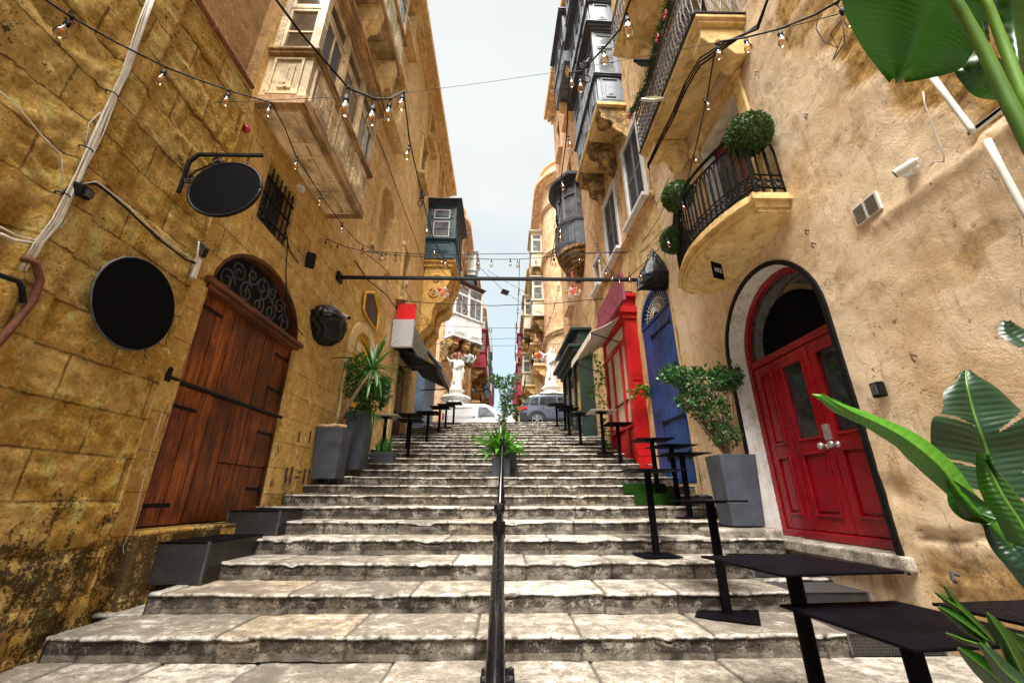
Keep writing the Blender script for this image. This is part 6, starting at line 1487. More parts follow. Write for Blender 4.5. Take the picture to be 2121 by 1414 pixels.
# palm-like plant and ficus on the left
T = thing('yucca_tree', 'leaning bare-stemmed yucca tree with a tuft of sword leaves over the stone-topped planter', 'tree', (-3.37, 8.2, 1.2))
s0_ = Vector((-3.37, 8.15, 1.18)); tp = at(772, 765, Y=8.3)
b = MB(); b.tube([s0_, s0_.lerp(tp, .35)+Vector((-.03, 0, .05)), s0_.lerp(tp, .7)+Vector((-.02, 0, .03)), tp], .045, 9, r1=.032); b.v = [tuple(Vector(p)+noise.noise_vector(Vector(p)*25)*.006) for p in b.v]; b.build('trunk', MT['bark'], T, smooth=True)
rs = random.Random(5); straps('crown', MT['yucca'], T, tp, 36, .92, .072, rs, droop=1.0, elr=(-55, 85))
T = thing('ficus_bush', 'bushy dark ficus spilling in front of the yellow door', 'plant', (-3.15, 9.0, 1.65))
P2 = [(at(745, 760, Y=9.0), (.38, .3, .30), 0, 2), (at(770, 820, Y=9.0), (.40, .32, .34), 0, 2.5), (at(735, 800, Y=9.0), (.26, .25, .3), 0, 1), (at(790, 795, Y=9.0), (.22, .2, .2), 0, 1), (at(745, 860, Y=9.0), (.28, .26, .2), 0, 1.2)]
rs = random.Random(12); branches(T, (-3.15, 9.05, 1.65), [c[0] for c in P2 for _ in range(2)], MT['bark'], .012, rs=rs)
leafcloud('foliage', MT['ficus'], T, P2, 3400, .10, rs)
T = thing('spider_plant', 'arching green and yellow spider plant hanging over the taller left planter', 'plant', (-2.95, 8.85, 1.7)); rs = random.Random(8)
straps('leaf_blades', MT['blade'], T, (-2.95, 8.83, 1.72), 20, .62, .028, rs, droop=2.6, elr=(15, 70))
T = thing('snake_plant', 'stiff upright snake plants in the low grey trough', 'plant', (-2.9, 10.0, HK(10)+.2)); rs = random.Random(9)
mb = MB(); lf = []
for i in range(26): strap(mb, lf, (-3.1+.45*rs.random(), 9.92+.2*rs.random(), HK(10)+.22), (rs.uniform(-.25, .25), rs.uniform(-.2, .2), 1), rs.uniform(.3, .55), .045, .1, val=rs.random())
mb.build('leaf_blades', MT['yucca'], T, smooth=True, attr={'lf': lf})
# middle planter: strap leaves, and the small tree
T = thing('strap_leaf_plant', 'lush strap-leaved plant in the middle planter behind the handrail', 'plant', (-.08, 8.8, HK(8)+.33)); rs = random.Random(21)
straps('leaf_blades', MT['blade'], T, (-.08, 8.8, HK(8)+.40), 105, .72, .09, rs, droop=1.6, spread=.12, elr=(45, 88))
T = thing('small_tree', 'slender small-leaved tree rising from the middle planters against the sky', 'tree', (.10, 9.3, HK(9)+.5)); rs = random.Random(22)
b0 = Vector((.10, 9.3, HK(9)+.48)); t1 = at(1043, 860, Y=9.3); t2 = at(1046, 800, Y=9.3)
b = MB(); b.tube([b0, t1, t2], .016, 6, r1=.008); b.build('trunk', MT['bark'], T)
P3 = [(at(1040, 792, Y=9.3), (.22, .2, .13), 0, 1.6), (at(1022, 783, Y=9.3), (.16, .15, .10), 0, .9), (at(1062, 785, Y=9.3), (.14, .15, .14), 0, .9), (at(1052, 815, Y=9.3), (.20, .2, .15), 0, 1.4), (at(1045, 840, Y=9.3), (.17, .17, .15), 0, 1.1), (at(1060, 850, Y=9.3), (.14, .14, .16), 0, .8), (at(1040, 865, Y=9.3), (.13, .13, .12), 0, .5)]
branches(T, t1, [c[0]+Vector((rs.uniform(-.1, .1), 0, rs.uniform(-.05, .12))) for c in P3 for _ in range(3)], MT['bark'], .007, rs=rs)
leafcloud('foliage', MT['ficus'], T, P3, 1500, .070, rs)
# climbing plant at shopfronts on the right
def creeper(lab, pix, Y0, n, r, seed, loc):
    T = thing('hanging_plant', lab, 'plant', loc); rs = random.Random(seed)
    Cn = [(at(x, y, Y=Y0), (r, r*.8, r), 0, 1) for x, y in pix]
    b = MB(); b.tube([c[0] for c in Cn], .008, 5); b.build('stem', MT['bark'], T)
    leafcloud('foliage', MT['blade'], T, Cn, n, .085, rs, aspect=.7)
creeper('leafy creeper trailing between the green and the red shopfronts', ((1222, 735), (1240, 745), (1247, 765), (1243, 790), (1232, 812), (1250, 830)), 11.6, 330, .20, 31, (2.6, 11.6, 3.))
creeper('small green vine in front of the red shopfront corner', ((1312, 815), (1325, 805), (1338, 812), (1345, 802)), 9.3, 150, .12, 32, (3.0, 9.3, 1.9))
creeper('low potted greenery between the pale table and the red shopfront', ((1250, 880), (1256, 900), (1258, 925)), 11.6, 160, .16, 33, (2.7, 11.6, 1.6))
creeper('small broad-leaved plant at the foot of the left statue', ((905, 800), (915, 798), (925, 803)), 18.4, 40, .22, 34, (-2.6, 18.4, 4.2))
# christmas garland along the upper railing
T = thing('garland', 'dark fir garland with red bows wound along the scrollwork railing', 'garland', FR.p(.78, 5.2, 7.64)); rs = random.Random(44)
gp = [at(x, y, X=2.70) for x, y in ((1392, -20), (1385, 15), (1375, 45), (1362, 75), (1357, 100), (1348, 140), (1338, 175), (1325, 200), (1313, 225), (1305, 240))]
mb = MB(); lf = []
for i in range(len(gp)-1):
    for q in range(110):
        p = gp[i].lerp(gp[i+1], rs.random())+Vector((rs.uniform(-.05, .05), rs.uniform(-.05, .05), rs.uniform(-.05, .05))); d = Vector((rs.uniform(-1, 1), rs.uniform(-1, 1), rs.uniform(-1, 1)))
        strap(mb, lf, p, d, rs.uniform(.06, .12), .014, .1, n=2, val=rs.random())
mb.build('fir_needles', MT['garland'], T, attr={'lf': lf})
b = MB(); b.tube(gp, .02, 6); b.build('wire', MT['garland'], T, attr={'lf': [0.]*len(b.v)})
for x, y in ((1378, 32), (1361, 80), (1303, 240)):
    c = at(x, y, X=2.64); b = MB()
    for k in range(5): a = 2*pi*k/5; b.ball(c+Vector((0, .045*math.cos(a), .045*math.sin(a))), .035, 7, 5, (.5, 1, .8))
    b.build('bow', MT['tail_red'], T, smooth=True)

# banana plant in the near right foreground --------------------------------------
BP = thing('banana_plant', 'big-leaved banana plant reaching in from the right edge', 'plant', (1.75, .75, -1.6))
def bleaf(st, m, ribs=26, cor=.006, dip=.03, name='leaf', rib=True, ribr=(.012, .004), tears=(), nx=9, seed=0, curl=0.):
    """st: stations of (left, middle, right) pixel and the three distances along the view; lofts a corrugated blade with its own midrib"""
    L = [[ray(*q[i])*q[3][i] for i in range(3)] for q in st]
    # resample along by catmull
    def cat(P, n):
        out = []
        for k in range(n+1):
            u = k/n*(len(P)-1); i = min(int(u), len(P)-2); t_ = u-i
            p0, p1, p2, p3 = P[max(i-1, 0)], P[i], P[i+1], P[min(i+2, len(P)-1)]
            out.append(.5*((2*p1)+(p2-p0)*t_+(2*p0-5*p1+4*p2-p3)*t_*t_+(3*p1-p0-3*p2+p3)*t_**3))
        return out
    n = ribs*4; A, M__, B_ = cat([l[0] for l in L], n), cat([l[1] for l in L], n), cat([l[2] for l in L], n)
    vs, fs, lf = [], [], []; rs = random.Random(seed)
    for k in range(n+1):
        nn = (A[k]-M__[k]).cross(M__[min(k+1, n)]-M__[max(k-1, 0)]); nn = nn.normalized() if nn.length > 1e-6 else Vector((0, 0, 1))
        row = []
        for side, E in ((-1, A[k]), (1, B_[k])):
            for j in range(nx+1):
                if side == 1 and j == 0: continue
                f_ = (nx-j)/nx if side == -1 else j/nx
                p = M__[k].lerp(E, f_)+nn*(cor*math.sin(k*pi/2+f_*1.5)*min(1, f_*4)*(1-f_**3)*.6+dip*math.sin(f_*pi)*1.+curl*f_*f_)
                row.append(p)
        vs += row; lf += [.15+.25*abs(math.sin(k*pi/2)) for _ in row]
    W_ = 2*nx+1
    for k in range(n):
        u = k/n
        for j in range(W_-1):
            f_ = abs(j+.5-nx)/nx; sd = -1 if j < nx else 1
            if any(s_ == sd and abs(u-(t_+sl*f_)) < wd*f_ and f_ > dp for s_, t_, sl, wd, dp in tears): continue
            a = k*W_+j; fs.append((a, a+1, a+W_+1, a+W_))
    mb = MB(); mb.v = [tuple(p) for p in vs]; mb.f = fs; mb.mi = [0]*len(fs)
    o = mb.build(name, m, BP, smooth=True, attr={'lf': lf})
    if rib:
        b = MB(); b.tube(M__[::2], [ribr[0]+(ribr[1]-ribr[0])*i/len(M__[::2]) for i in range(len(M__[::2]))], 8); b.build('midrib', MT['midrib'], o, smooth=True, attr={'lf': [.2]*len(b.v)})
    return o
# big leaf hanging in at the top (tip to stalk)
bleaf([((1842, 172), (1855, 176), (1875, 172), (1.55, 1.55, 1.55)), ((1790, 105), (1880, 130), (1975, 150), (1.5, 1.45, 1.4)), ((1755, 40), (1905, 70), (2010, 118), (1.45, 1.35, 1.35)), ((1735, -30), (1925, 0), (2030, 70), (1.4, 1.25, 1.25)), ((1700, -130), (1945, -90), (2060, -10), (1.35, 1.15, 1.2))], MT['banana'], 22, .004, .02, rib=False, seed=1)
b = MB(); b.tube([ray(x, y)*d for x, y, d in ((1940, -60, 1.1), (1990, 20, 1.08), (2040, 110, 1.05), (2090, 215, 1.0), (2150, 330, .95), (2230, 480, .9))], .011, 10, r1=.017); b.build('stalk', MT['midrib'], BP, smooth=True, attr={'lf': [.1]*len(b.v)})
b = MB(); b.tube([ray(x, y)*d for x, y, d in ((2015, -60, 1.2), (2050, 20, 1.18), (2085, 110, 1.15), (2115, 190, 1.1), (2170, 330, 1.05))], .010, 10, r1=.014); b.build('stalk', MT['midrib'], BP, smooth=True, attr={'lf': [.6]*len(b.v)})
bleaf([((1975, -60), (2030, -60), (2085, -60), (1.5, 1.5, 1.5)), ((1985, 0), (2025, 0), (2050, 20), (1.5, 1.5, 1.5)), ((2000, 60), (2035, 70), (2048, 85), (1.5, 1.5, 1.5)), ((2030, 95), (2040, 105), (2050, 110), (1.5, 1.5, 1.5))], MT['banana_dark'], 10, .003, .01, seed=2)
bleaf([((1974, 140), (1980, 135), (2010, 112), (1.7, 1.7, 1.7)), ((1985, 165), (2010, 150), (2050, 110), (1.7, 1.65, 1.6)), ((2020, 200), (2050, 170), (2080, 130), (1.7, 1.65, 1.6)), ((2065, 208), (2080, 190), (2095, 160), (1.7, 1.7, 1.7))], MT['banana'], 10, .003, .015, rib=False, seed=3)
bleaf([((2050, -40), (2085, -60), (2200, -60), (1.4, 1.3, 1.3)), ((2070, 60), (2100, 50), (2200, 30), (1.35, 1.3, 1.3)), ((2090, 150), (2110, 130), (2200, 120), (1.35, 1.25, 1.3)), ((2105, 210), (2125, 200), (2200, 230), (1.3, 1.25, 1.3)), ((2140, 330), (2150, 300), (2200, 320), (1.3, 1.25, 1.3))], MT['banana'], 16, .004, .015, rib=False, seed=4)
# torn dark leaf against the wall, mid right
bleaf([((1985, 775), (2000, 768), (2015, 772), (1.75, 1.75, 1.75)), ((1955, 810), (2003, 800), (2062, 800), (1.7, 1.7, 1.7)), ((1952, 850), (2015, 850), (2110, 845), (1.65, 1.66, 1.65)), ((1930, 870), (2030, 895), (2150, 870), (1.6, 1.62, 1.6)), ((1928, 925), (2045, 940), (2170, 925), (1.6, 1.6, 1.6)), ((1935, 965), (2062, 985), (2190, 980), (1.55, 1.55, 1.55)), ((1950, 1000), (2080, 1030), (2200, 1040), (1.5, 1.5, 1.5))], MT['banana_dark'], 22, .004, .012, tears=((-1, .46, -.06, .022, .0), (1, .56, -.18, .030, .25), (-1, .05, .06, .03, .55), (-1, .80, -.05, .02, .05), (1, .86, -.1, .012, .4)), ribr=(.004, .009), seed=5, nx=26)
# rolled young leaf pointing left
b = MB(); pts = [(1683, 817, 1.30), (1700, 822, 1.30), (1730, 843, 1.28), (1790, 868, 1.25), (1850, 900, 1.22), (1920, 950, 1.18), (1985, 1010, 1.15), (2060, 1090, 1.10), (2150, 1200, 1.05)]
b.tube([ray(x, y)*d for x, y, d in pts], [.002, .010, .017, .022, .024, .024, .022, .020, .02], 12); b.v = [tuple(Vector(p)+noise.noise_vector(Vector(p)*9)*.006) for p in b.v]; o = b.build('rolled_leaf', MT['banana_new'], BP, smooth=True, attr={'lf': [.35]*len(b.v)})
bleaf([((1700, 812), (1702, 818), (1706, 826), (1.29, 1.29, 1.29)), ((1757, 840), (1762, 850), (1762, 868), (1.26, 1.24, 1.26)), ((1848, 874), (1838, 886), (1830, 902), (1.22, 1.19, 1.22)), ((1910, 905), (1895, 922), (1885, 955), (1.19, 1.15, 1.19)), ((1975, 960), (1955, 975), (1935, 1000), (1.16, 1.12, 1.16)), ((2020, 1020), (2000, 1035), (1975, 1035), (1.12, 1.08, 1.12)), ((2060, 1075), (2050, 1085), (2030, 1080), (1.1, 1.06, 1.1))], MT['banana_new'], 14, .002, .004, rib=False, seed=6)
bleaf([((1960, 985), (1958, 990), (1962, 996), (1.12, 1.12, 1.12)), ((2000, 1010), (1985, 1030), (1965, 1045), (1.1, 1.1, 1.1)), ((2050, 1045), (2025, 1060), (1995, 1075), (1.08, 1.08, 1.1)), ((2105, 1070), (2070, 1075), (2040, 1085), (1.05, 1.05, 1.06))], MT['banana'], 10, .002, .006, rib=False, seed=7)
bleaf([((2022, 938), (2028, 940), (2036, 942), (1.0, 1.0, 1.0)), ((2022, 985), (2050, 975), (2075, 985), (1.0, .99, 1.0)), ((2035, 1030), (2075, 1025), (2120, 1040), (.98, .97, .98)), ((2060, 1070), (2110, 1080), (2170, 1090), (.96, .95, .96)), ((2085, 1120), (2150, 1150), (2210, 1150), (.95, .93, .95))], MT['banana'], 16, .003, .02, ribr=(.003, .006), seed=8)
bleaf([((2035, 1085), (2040, 1090), (2050, 1090), (1.1, 1.1, 1.1)), ((2050, 1130), (2080, 1120), (2110, 1110), (1.08, 1.08, 1.08)), ((2090, 1180), (2120, 1160), (2150, 1140), (1.05, 1.05, 1.05)), ((2130, 1230), (2160, 1210), (2190, 1190), (1.05, 1.05, 1.05))], MT['banana_dark'], 12, .003, .01, rib=False, seed=9)
bleaf([((2070, 665), (2078, 668), (2090, 665), (1.5, 1.5, 1.5)), ((2068, 690), (2090, 690), (2120, 680), (1.48, 1.48, 1.5)), ((2085, 705), (2115, 710), (2160, 700), (1.45, 1.45, 1.45)), ((2110, 720), (2150, 730), (2200, 720), (1.4, 1.4, 1.4))], MT['banana_dark'], 8, .003, .012, rib=False, seed=10)
# lower right cluster of young leaves
BP2 = BP; BP = thing('young_banana_plant', 'glossy young plant with split leaves in the bottom right corner', 'plant', (1.2, .9, -1.2))
for i, (tip, mid, end, w_, d, mt) in enumerate((((1938, 1225), (1990, 1262), (2060, 1330), 14, 1.0, 'banana'), ((1957, 1212), (1975, 1240), (2000, 1275), 9, 1.02, 'banana'), ((1945, 1255), (1990, 1285), (2045, 1325), 22, .98, 'banana'), ((1960, 1310), (2000, 1325), (2050, 1340), 11, .97, 'banana'), ((1985, 1340), (2060, 1400), (2140, 1480), 40, .95, 'banana'), ((2045, 1268), (2080, 1320), (2120, 1400), 26, .93, 'banana'), ((2030, 1330), (2080, 1390), (2150, 1450), 30, .90, 'banana_dark'), ((2080, 1300), (2120, 1350), (2170, 1420), 24, .96, 'banana'), ((2105, 1312), (2135, 1325), (2170, 1345), 12, .98, 'banana'))):
    tip, mid, end = Vector(tip), Vector(mid), Vector(end); ax = (end-tip).normalized(); pn = Vector((-ax.y, ax.x)); st = []
    for k, f_ in enumerate((0., .12, .3, .5, .7, .88, 1.)):
        c = tip.lerp(mid, f_*2) if f_ < .5 else mid.lerp(end, f_*2-1); ww = w_*(.04+1.25*f_**.75*(1-f_)**.45+.12*f_)
        st.append((tuple(c-pn*ww), tuple(c), tuple(c+pn*ww), (d*1.01, d*.985, d*1.01)))
    bleaf(st, MT[mt], 9, .0015, .004, ribr=(.0012, .003), seed=20+i, nx=5)
b = MB(); b.tube([ray(x, y)*d for x, y, d in ((1985, 1270, 1.0), (2035, 1325, .98), (2080, 1390, .95), (2150, 1500, .93))], .004, 8, r1=.008); b.build('stem', MT['midrib'], BP, smooth=True, attr={'lf': [.3]*len(b.v)})
b = MB(); b.tube([ray(2150, 1500)*.93, Vector((1.2, .9, -1.2))], .012, 8); b.build('stem', MT['midrib'], BP, smooth=True, attr={'lf': [.3]*len(b.v)})
BP = BP2
b = MB(); b.tube([ray(2150, 1200)*1.05, Vector((1.6, .85, -.6)), Vector((1.75, .75, -1.7))], [.02, .05, .07], 12); b.tube([ray(2230, 480)*.9, Vector((1.7, .8, -.3)), Vector((1.75, .75, -1.7))], [.017, .04, .05], 12); b.build('trunk', MT['midrib'], BP, smooth=True, attr={'lf': [.1]*len(b.v)})
# ================================================================ strings of bulbs, chandeliers, wires
bm_g = MB(); bm_g.lathe([(0, -.118), (.012, -.117), (.024, -.110), (.031, -.098), (.033, -.085), (.030, -.068), (.022, -.045), (.016, -.022), (.014, -.006)], (0, 0, 0), 16)
def proto(mb, name, m):
    me = bpy.data.meshes.new(name); me.from_pydata([Vector(p) for p in mb.v], [], mb.f); me.materials.append(m)
    me.polygons.foreach_set('use_smooth', [True]*len(me.polygons)); return me
me_glass = proto(bm_g, 'bulb', MT['bulb'])
b = MB(); b.lathe([(0, -.012), (.017, -.012), (.018, -.004), (.0175, .022), (.013, .030), (.006, .034), (.004, .05), (0, .05)], (0, 0, 0), 12); me_sock = proto(b, 'socket', MT['cable'])
b = MB(); b.tube([(.0, 0, -.012), (0, 0, -.045)], .004, 5)
for k in range(5):
    a = 2*pi*k/5; b.tube([(.004*math.cos(a), .004*math.sin(a), -.045), (.013*math.cos(a+.5), .013*math.sin(a+.5), -.088)], .0016, 3)
me_fil = proto(b, 'filament', MT['amber'])
lamps_n = 0
def string_light(label, pts, bulbs, r=.007, name='string_light', twist=0.):
    """pts: cable path; bulbs: where each hangs (the cable point), optional drop and tilt"""
    T = thing(name, label, 'string lights', tuple(pts[0]), 'strings of clear bulbs over the stairs')
    b = MB(); b.tube(pts, r, 6); b.build('cable', MT['cable'], T, smooth=True)
    for i, q in enumerate(bulbs):
        p, drop, ta, tb, sc = q
        p = Vector(p); M_ = Matrix.Rotation(ta, 4, 'X') @ Matrix.Rotation(tb, 4, 'Y')
        c = p+M_ @ Vector((0, 0, -drop-.05*sc))
        o = bpy.data.objects.new('bulb', me_glass); C.objects.link(o); o.parent = T; o.location = c-Vector(T['_w']); o.rotation_euler = (M_).to_euler(); o.scale = (sc,)*3
        for nm, me in (('socket', me_sock), ('filament', me_fil)):
            k = bpy.data.objects.new(nm, me); C.objects.link(k); k.parent = o
        b = MB(); b.tube([p, c+M_ @ Vector((0, 0, .04*sc))], .0045*sc, 5); b.tube([p-Vector((.012, 0, 0))*sc, p+Vector((.012, 0, 0))*sc], .010*sc, 6); b.build('pendant', MT['cable'], T)
    return T
def mk_string(label, path, bl, r=.007):
    """path of (x, y, distance); bulbs (x_top, y_top, distance, drop_px, tilt)"""
    P = [ray(x, y)*d for x, y, d in path]
    out = []
    for q in bl:
        x, y, d = q[:3]; tilt = q[3] if len(q) > 3 else 0.; out.append((ray(x, y)*d, (q[4] if len(q) > 4 else .02), 0., tilt, 1.0*(q[5] if len(q) > 5 else 1.)))
    string_light(label, P, out, r)
mk_string('string of bulbs from the top left corner past the cables to the cream gallery', ((60, -25, 2.5), (94, 0, 2.55), (150, 37, 2.7), (240, 88, 2.95), (345, 140, 3.3), (410, 165, 3.6), (475, 188, 3.9), (562, 213, 4.3), (590, 265, 4.7), (612, 322, 5.1), (665, 404, 6.0), (708, 465, 6.8), (740, 500, 7.4), (790, 528, 8.2)),
    ((150, 37, 2.7, .15), (345, 140, 3.35, .05), (475, 188, 3.9, 0), (561, 213, 4.4, 0), (616, 326, 5.2, 0), (665, 404, 6.2, 0), (710, 462, 7.0, 0), (752, 510, 7.6, 0), (792, 524, 8.2, 0)))
mk_string('string of big bulbs swinging across the cream gallery and down to the crossbeam', ((550, -30, 1.9), (620, 65, 2.1), (722, 183, 2.55), (776, 205, 2.75), (808, 205, 3.0), (836, 190, 3.3), (848, 290, 4.2), (866, 370, 5.2), (880, 430, 6.0), (900, 500, 6.9), (935, 565, 7.6), (985, 620, 8.4)),
    ((722, 183, 2.45, 0, .05), (776, 205, 2.6, 0, .05), (808, 205, 3.0, 0, .03), (836, 192, 3.4, .05, .02), (848, 302, 4.5, .1), (886, 465, 6.0, 0), (901, 510, 6.4, 0), (915, 530, 6.8, 0), (923, 533, 6.9, 0)))
mk_string('string of bulbs from the banana leaf along the balcony corbels down to the triangular bag', ((1800, -60, 2.2), (1738, 2, 2.35), (1690, 30, 2.5), (1615, 60, 2.9), (1545, 78, 3.2), (1492, 86, 3.4), (1480, 110, 3.5), (1465, 200, 4.2), (1440, 310, 5.0), (1415, 410, 5.9), (1392, 468, 6.5), (1368, 520, 7.2)),
    ((1732, 8, 2.55, -.25, .04, .95), (1612, 60, 3.1, 0, .02), (1543, 78, 3.6, 0, .01), (1484, 92, 3.7, 0), (1458, 205, 5.0, -.25, .0), (1436, 322, 5.8, -.2, .0), (1411, 415, 5.9, -.15), (1380, 490, 6.2, -.15)))
mk_string('string of amber bulbs from the top balcony down past the grey galleries', ((1330, -60, 2.3), (1302, 10, 2.6), (1285, 60, 2.9), (1251, 100, 3.2), (1205, 148, 3.5), (1180, 150, 3.8), (1176, 220, 4.4), (1174, 280, 5.0), (1163, 365, 5.8), (1160, 430, 6.4), (1150, 490, 7.0), (1140, 550, 7.6)),
    ((1297, 30, 2.9, 0, .02, 1.15), (1249, 98, 3.4, 0, .02, 1.05), (1201, 160, 3.9, 0, .02), (1183, 158, 4.3, 0, .0, .9), (1177, 283, 5.2, -.1), (1163, 370, 5.6, -.1), (1160, 465, 5.8, 0), (1147, 530, 6.3, 0), (1160, 478, 6.0, 0)))
mk_string('string of bulbs fanned around the crossbeam end near the triangular bag', ((1385, 495, 6.6), (1340, 540, 7.0), (1300, 575, 7.3), (1283, 573, 7.4), (1262, 560, 7.5), (1240, 520, 7.9), (1225, 485, 8.3), (1215, 470, 8.6)),
    ((1326, 560, 6.7, 0), (1303, 566, 6.9, 0), (1282, 572, 7.2, 0), (1267, 565, 7.5, 0), (1254, 555, 7.7, 0), (1240, 530, 8.0, 0), (1237, 505, 8.2, 0)))
mk_string('string of bulbs crossing the street above the crossbeam', ((676, 495, 7.6), (712, 510, 7.9), (760, 522, 8.2), (840, 530, 8.4), (940, 534, 8.6), (1018, 537, 8.7), (1074, 537, 8.8), (1160, 530, 8.8), (1250, 523, 8.7), (1310, 520, 8.4), (1318, 540, 8.0)),
    ((676, 497, 7.8, 0), (700, 505, 8., 0), (752, 520, 8.4, 0), (800, 522, 8.4, 0), (820, 525, 8.4, 0), (965, 533, 9., 0), (992, 536, 9, 0), (1018, 537, 8.7, 0), (1057, 536, 8.7, 0), (1072, 537, 8.7, 0, .04), (1200, 528, 8.8, 0), (1110, 538, 8.8, 0)))
mk_string('string of bulbs hanging along the middle of the street towards the far end', ((1076, 537, 8.8), (1075, 590, 9.8), (1073, 630, 11.), (1071, 665, 12.5), (1069, 690, 14), (1067, 720, 16), (1067, 745, 19)),
    ((1075, 597, 10, 0), (1073, 637, 11, 0), (1070, 670, 12, 0), (1069, 668, 13, 0), (1069, 680, 13.5, 0), (1068, 715, 15, 0), (1067, 722, 16, 0), (1067, 730, 17, 0)))
mk_string('string of bulbs along the left house fronts towards the far end', ((905, 545, 8.8), (945, 600, 10.), (970, 645, 12.), (1000, 670, 14.), (1016, 685, 15.5), (1019, 720, 17), (1020, 745, 19)),
    ((947, 608, 10., 0), (962, 640, 12, 0), (952, 636, 12, 0), (968, 642, 12.5, 0), (1008, 668, 14, 0), (1013, 679, 15, 0), (1018, 679, 15.5, 0), (1019, 717, 17, 0), (1020, 728, 18, 0)))
mk_string('string of bulbs drooping over the orange house to the awning', ((752, 520, 8.4), (795, 555, 9.2), (838, 600, 10.5), (872, 650, 12), (905, 700, 14), (925, 720, 16)), ((842, 590, 10.6, 0), (874, 657, 12.5, 0), (886, 660, 13., 0), (912, 712, 16, 0), (920, 722, 16.5, 0)))
mk_string('string of bulbs slanting down before the peach tower on the right', ((1180, 500, 8.6), (1168, 560, 9.6), (1157, 600, 10.8), (1147, 640, 12), (1135, 675, 13.5), (1120, 705, 16)), ((1156, 590, 10.6, 0), (1148, 630, 12, 0), (1139, 655, 13.2, 0), (1146, 715, 18, 0), (1151, 722, 18, 0), (1155, 728, 18, 0)))
# thin wires across
def wire(lab, path, r=.006):
    P = [ray(x, y)*d for x, y, d in path]; cable(lab, P, r, MT['cable'], 5, 'wire', 'wire')
wire('thin wire crossing from the corner block past the big bulbs to the grey galleries', ((445, 212, 4.0), (560, 208, 4.8), (720, 200, 6.), (860, 190, 7.4), (1000, 172, 8.4), (1135, 152, 8.8), (1330, 118, 6.5), (1560, 75, 4.5), (1735, 30, 3.1)), .004)
wire('taut cable crossing just above the crossbeam, upper of two', ((760, 520, 9.3), (900, 528, 9.6), (1020, 526, 9.8), (1180, 524, 9.8), (1300, 523, 9.)), .008)
wire('dark cable crossing the sky a little below the crossbeam', ((820, 622, 12.2), (900, 628, 12.6), (1020, 633, 13), (1150, 628, 13.2), (1250, 618, 12.)), .012)
wire('faint wire crossing the sky below the dark cable', ((850, 672, 15), (1010, 679, 16), (1080, 679, 16.4), (1200, 672, 16)), .008)
wire('second faint wire crossing low in the sky', ((900, 700, 18), (1015, 702, 19), (1080, 700, 19), (1180, 694, 18)), .010)
wire('lowest wire crossing over the far street', ((900, 712, 19), (1020, 716, 20), (1085, 715, 20), (1160, 712, 20)), .010)
wire('cable slanting down from left to right through the lamp plate', ((985, 545, 10), (1045, 604, 12), (1100, 640, 14), (1146, 660, 16)), .006)
wire('upper of the slanting pair of cables in mid sky', ((1010, 560, 10), (1060, 590, 12), (1100, 612, 14), (1120, 640, 16)), .005)
c_ = at(1046, 605, Y=12.); b = MB(); b.box(-.14, .14, -.09, .09, -.012, .012); M_ = Matrix.Rotation(R(35), 3, 'Z') @ Matrix.Rotation(R(-40), 3, 'X'); b.v = [tuple(c_+M_ @ Vector(p)) for p in b.v]
solo(b, 'lamp_plate', MT['iron_grey'], 'small flat grey lamp hanging on the slanting cable in mid street', 'lamp', tuple(c_), bevel=.004)
# coiled tangle of black plugs on the string
for i, (x, y, d, lab) in enumerate(((872, 405, 5.6, 'knot of black plugs hanging on the string before the left houses'), (1213, 143, 3.7, 'knot of black plugs on the amber string by the grey galleries'), (1152, 455, 6.2, 'bundle of black sockets at the bottom of the amber string'))):
    p = ray(x, y)*d; b = MB(); rs = random.Random(i)
    for k in range(4): q = p+Vector((rs.uniform(-.03, .03), rs.uniform(-.03, .03), rs.uniform(-.09, .06))); b.tube([q, q+Vector((rs.uniform(-.03, .03), 0, rs.uniform(.05, .09)))], .016, 6)
    b.tube([p+Vector((.035*math.cos(a), 0, -.13+.05*math.sin(a))) for a in [2*pi*k/10 for k in range(11)]], .006, 4)
    solo(b, 'cable_knot', MT['cable'], lab, 'cable knot', tuple(p))
# chandeliers of coloured glass
def chandelier(lab, x, y, Y0, s, seed, cols):
    c = at(x, y, Y=Y0); T = thing('chandelier', lab, 'chandelier', tuple(c), 'coloured glass chandeliers over the street'); rs = random.Random(seed)
    b = MB(); b.lathe([(0, -.25*s), (.05*s, -.22*s), (.09*s, -.12*s), (.04*s, 0), (.10*s, .1*s), (.05*s, .22*s), (.02*s, .3*s), (0, .32*s)], c, 10); b.tube([c+Vector((0, 0, .3*s)), c+Vector((0, 0, 1.5*s))], .01, 5); b.build('body', MT[cols[0]], T, smooth=True)
    for k in range(6):
        a = 2*pi*k/6+seed; e = c+Vector((math.cos(a), math.sin(a), 0))*.42*s
        b = MB(); b.tube([c+Vector((0, 0, -.1*s)), c.lerp(e, .5)+Vector((0, 0, -.2*s)), e+Vector((0, 0, -.08*s)), e], .018*s, 5); b.lathe([(0, -.06*s), (.09*s, -.03*s), (.10*s, 0), (.03*s, .02*s), (.025*s, .14*s), (0, .2*s)], e, 8); b.build('arm', MT[cols[1+k % 2]], T, smooth=True)
        b = MB(); b.ball(c.lerp(e, .55)+Vector((0, 0, .12*s)), .08*s, 7, 5); b.build('glass_flower', MT[cols[k % len(cols)]], T, smooth=True)
        b = MB()
        for q in range(5): b.ball(c.lerp(e, q/4)+Vector((0, 0, -.14*s-.12*s*math.sin(pi*q/4))), .022*s, 5, 4)
        b.build('bead_chain', MT['glasswhite'], T)
chandelier('orange and pink glass chandelier hanging before the ochre corbel of the teal gallery', 918, 605, 13.5, .62, 1, ('amber', 'glasswhite', 'pink'))
chandelier('pink and white glass chandelier hanging below the bay gallery on the right', 1187, 605, 11.8, .52, 2, ('pink', 'glasswhite', 'amber'))
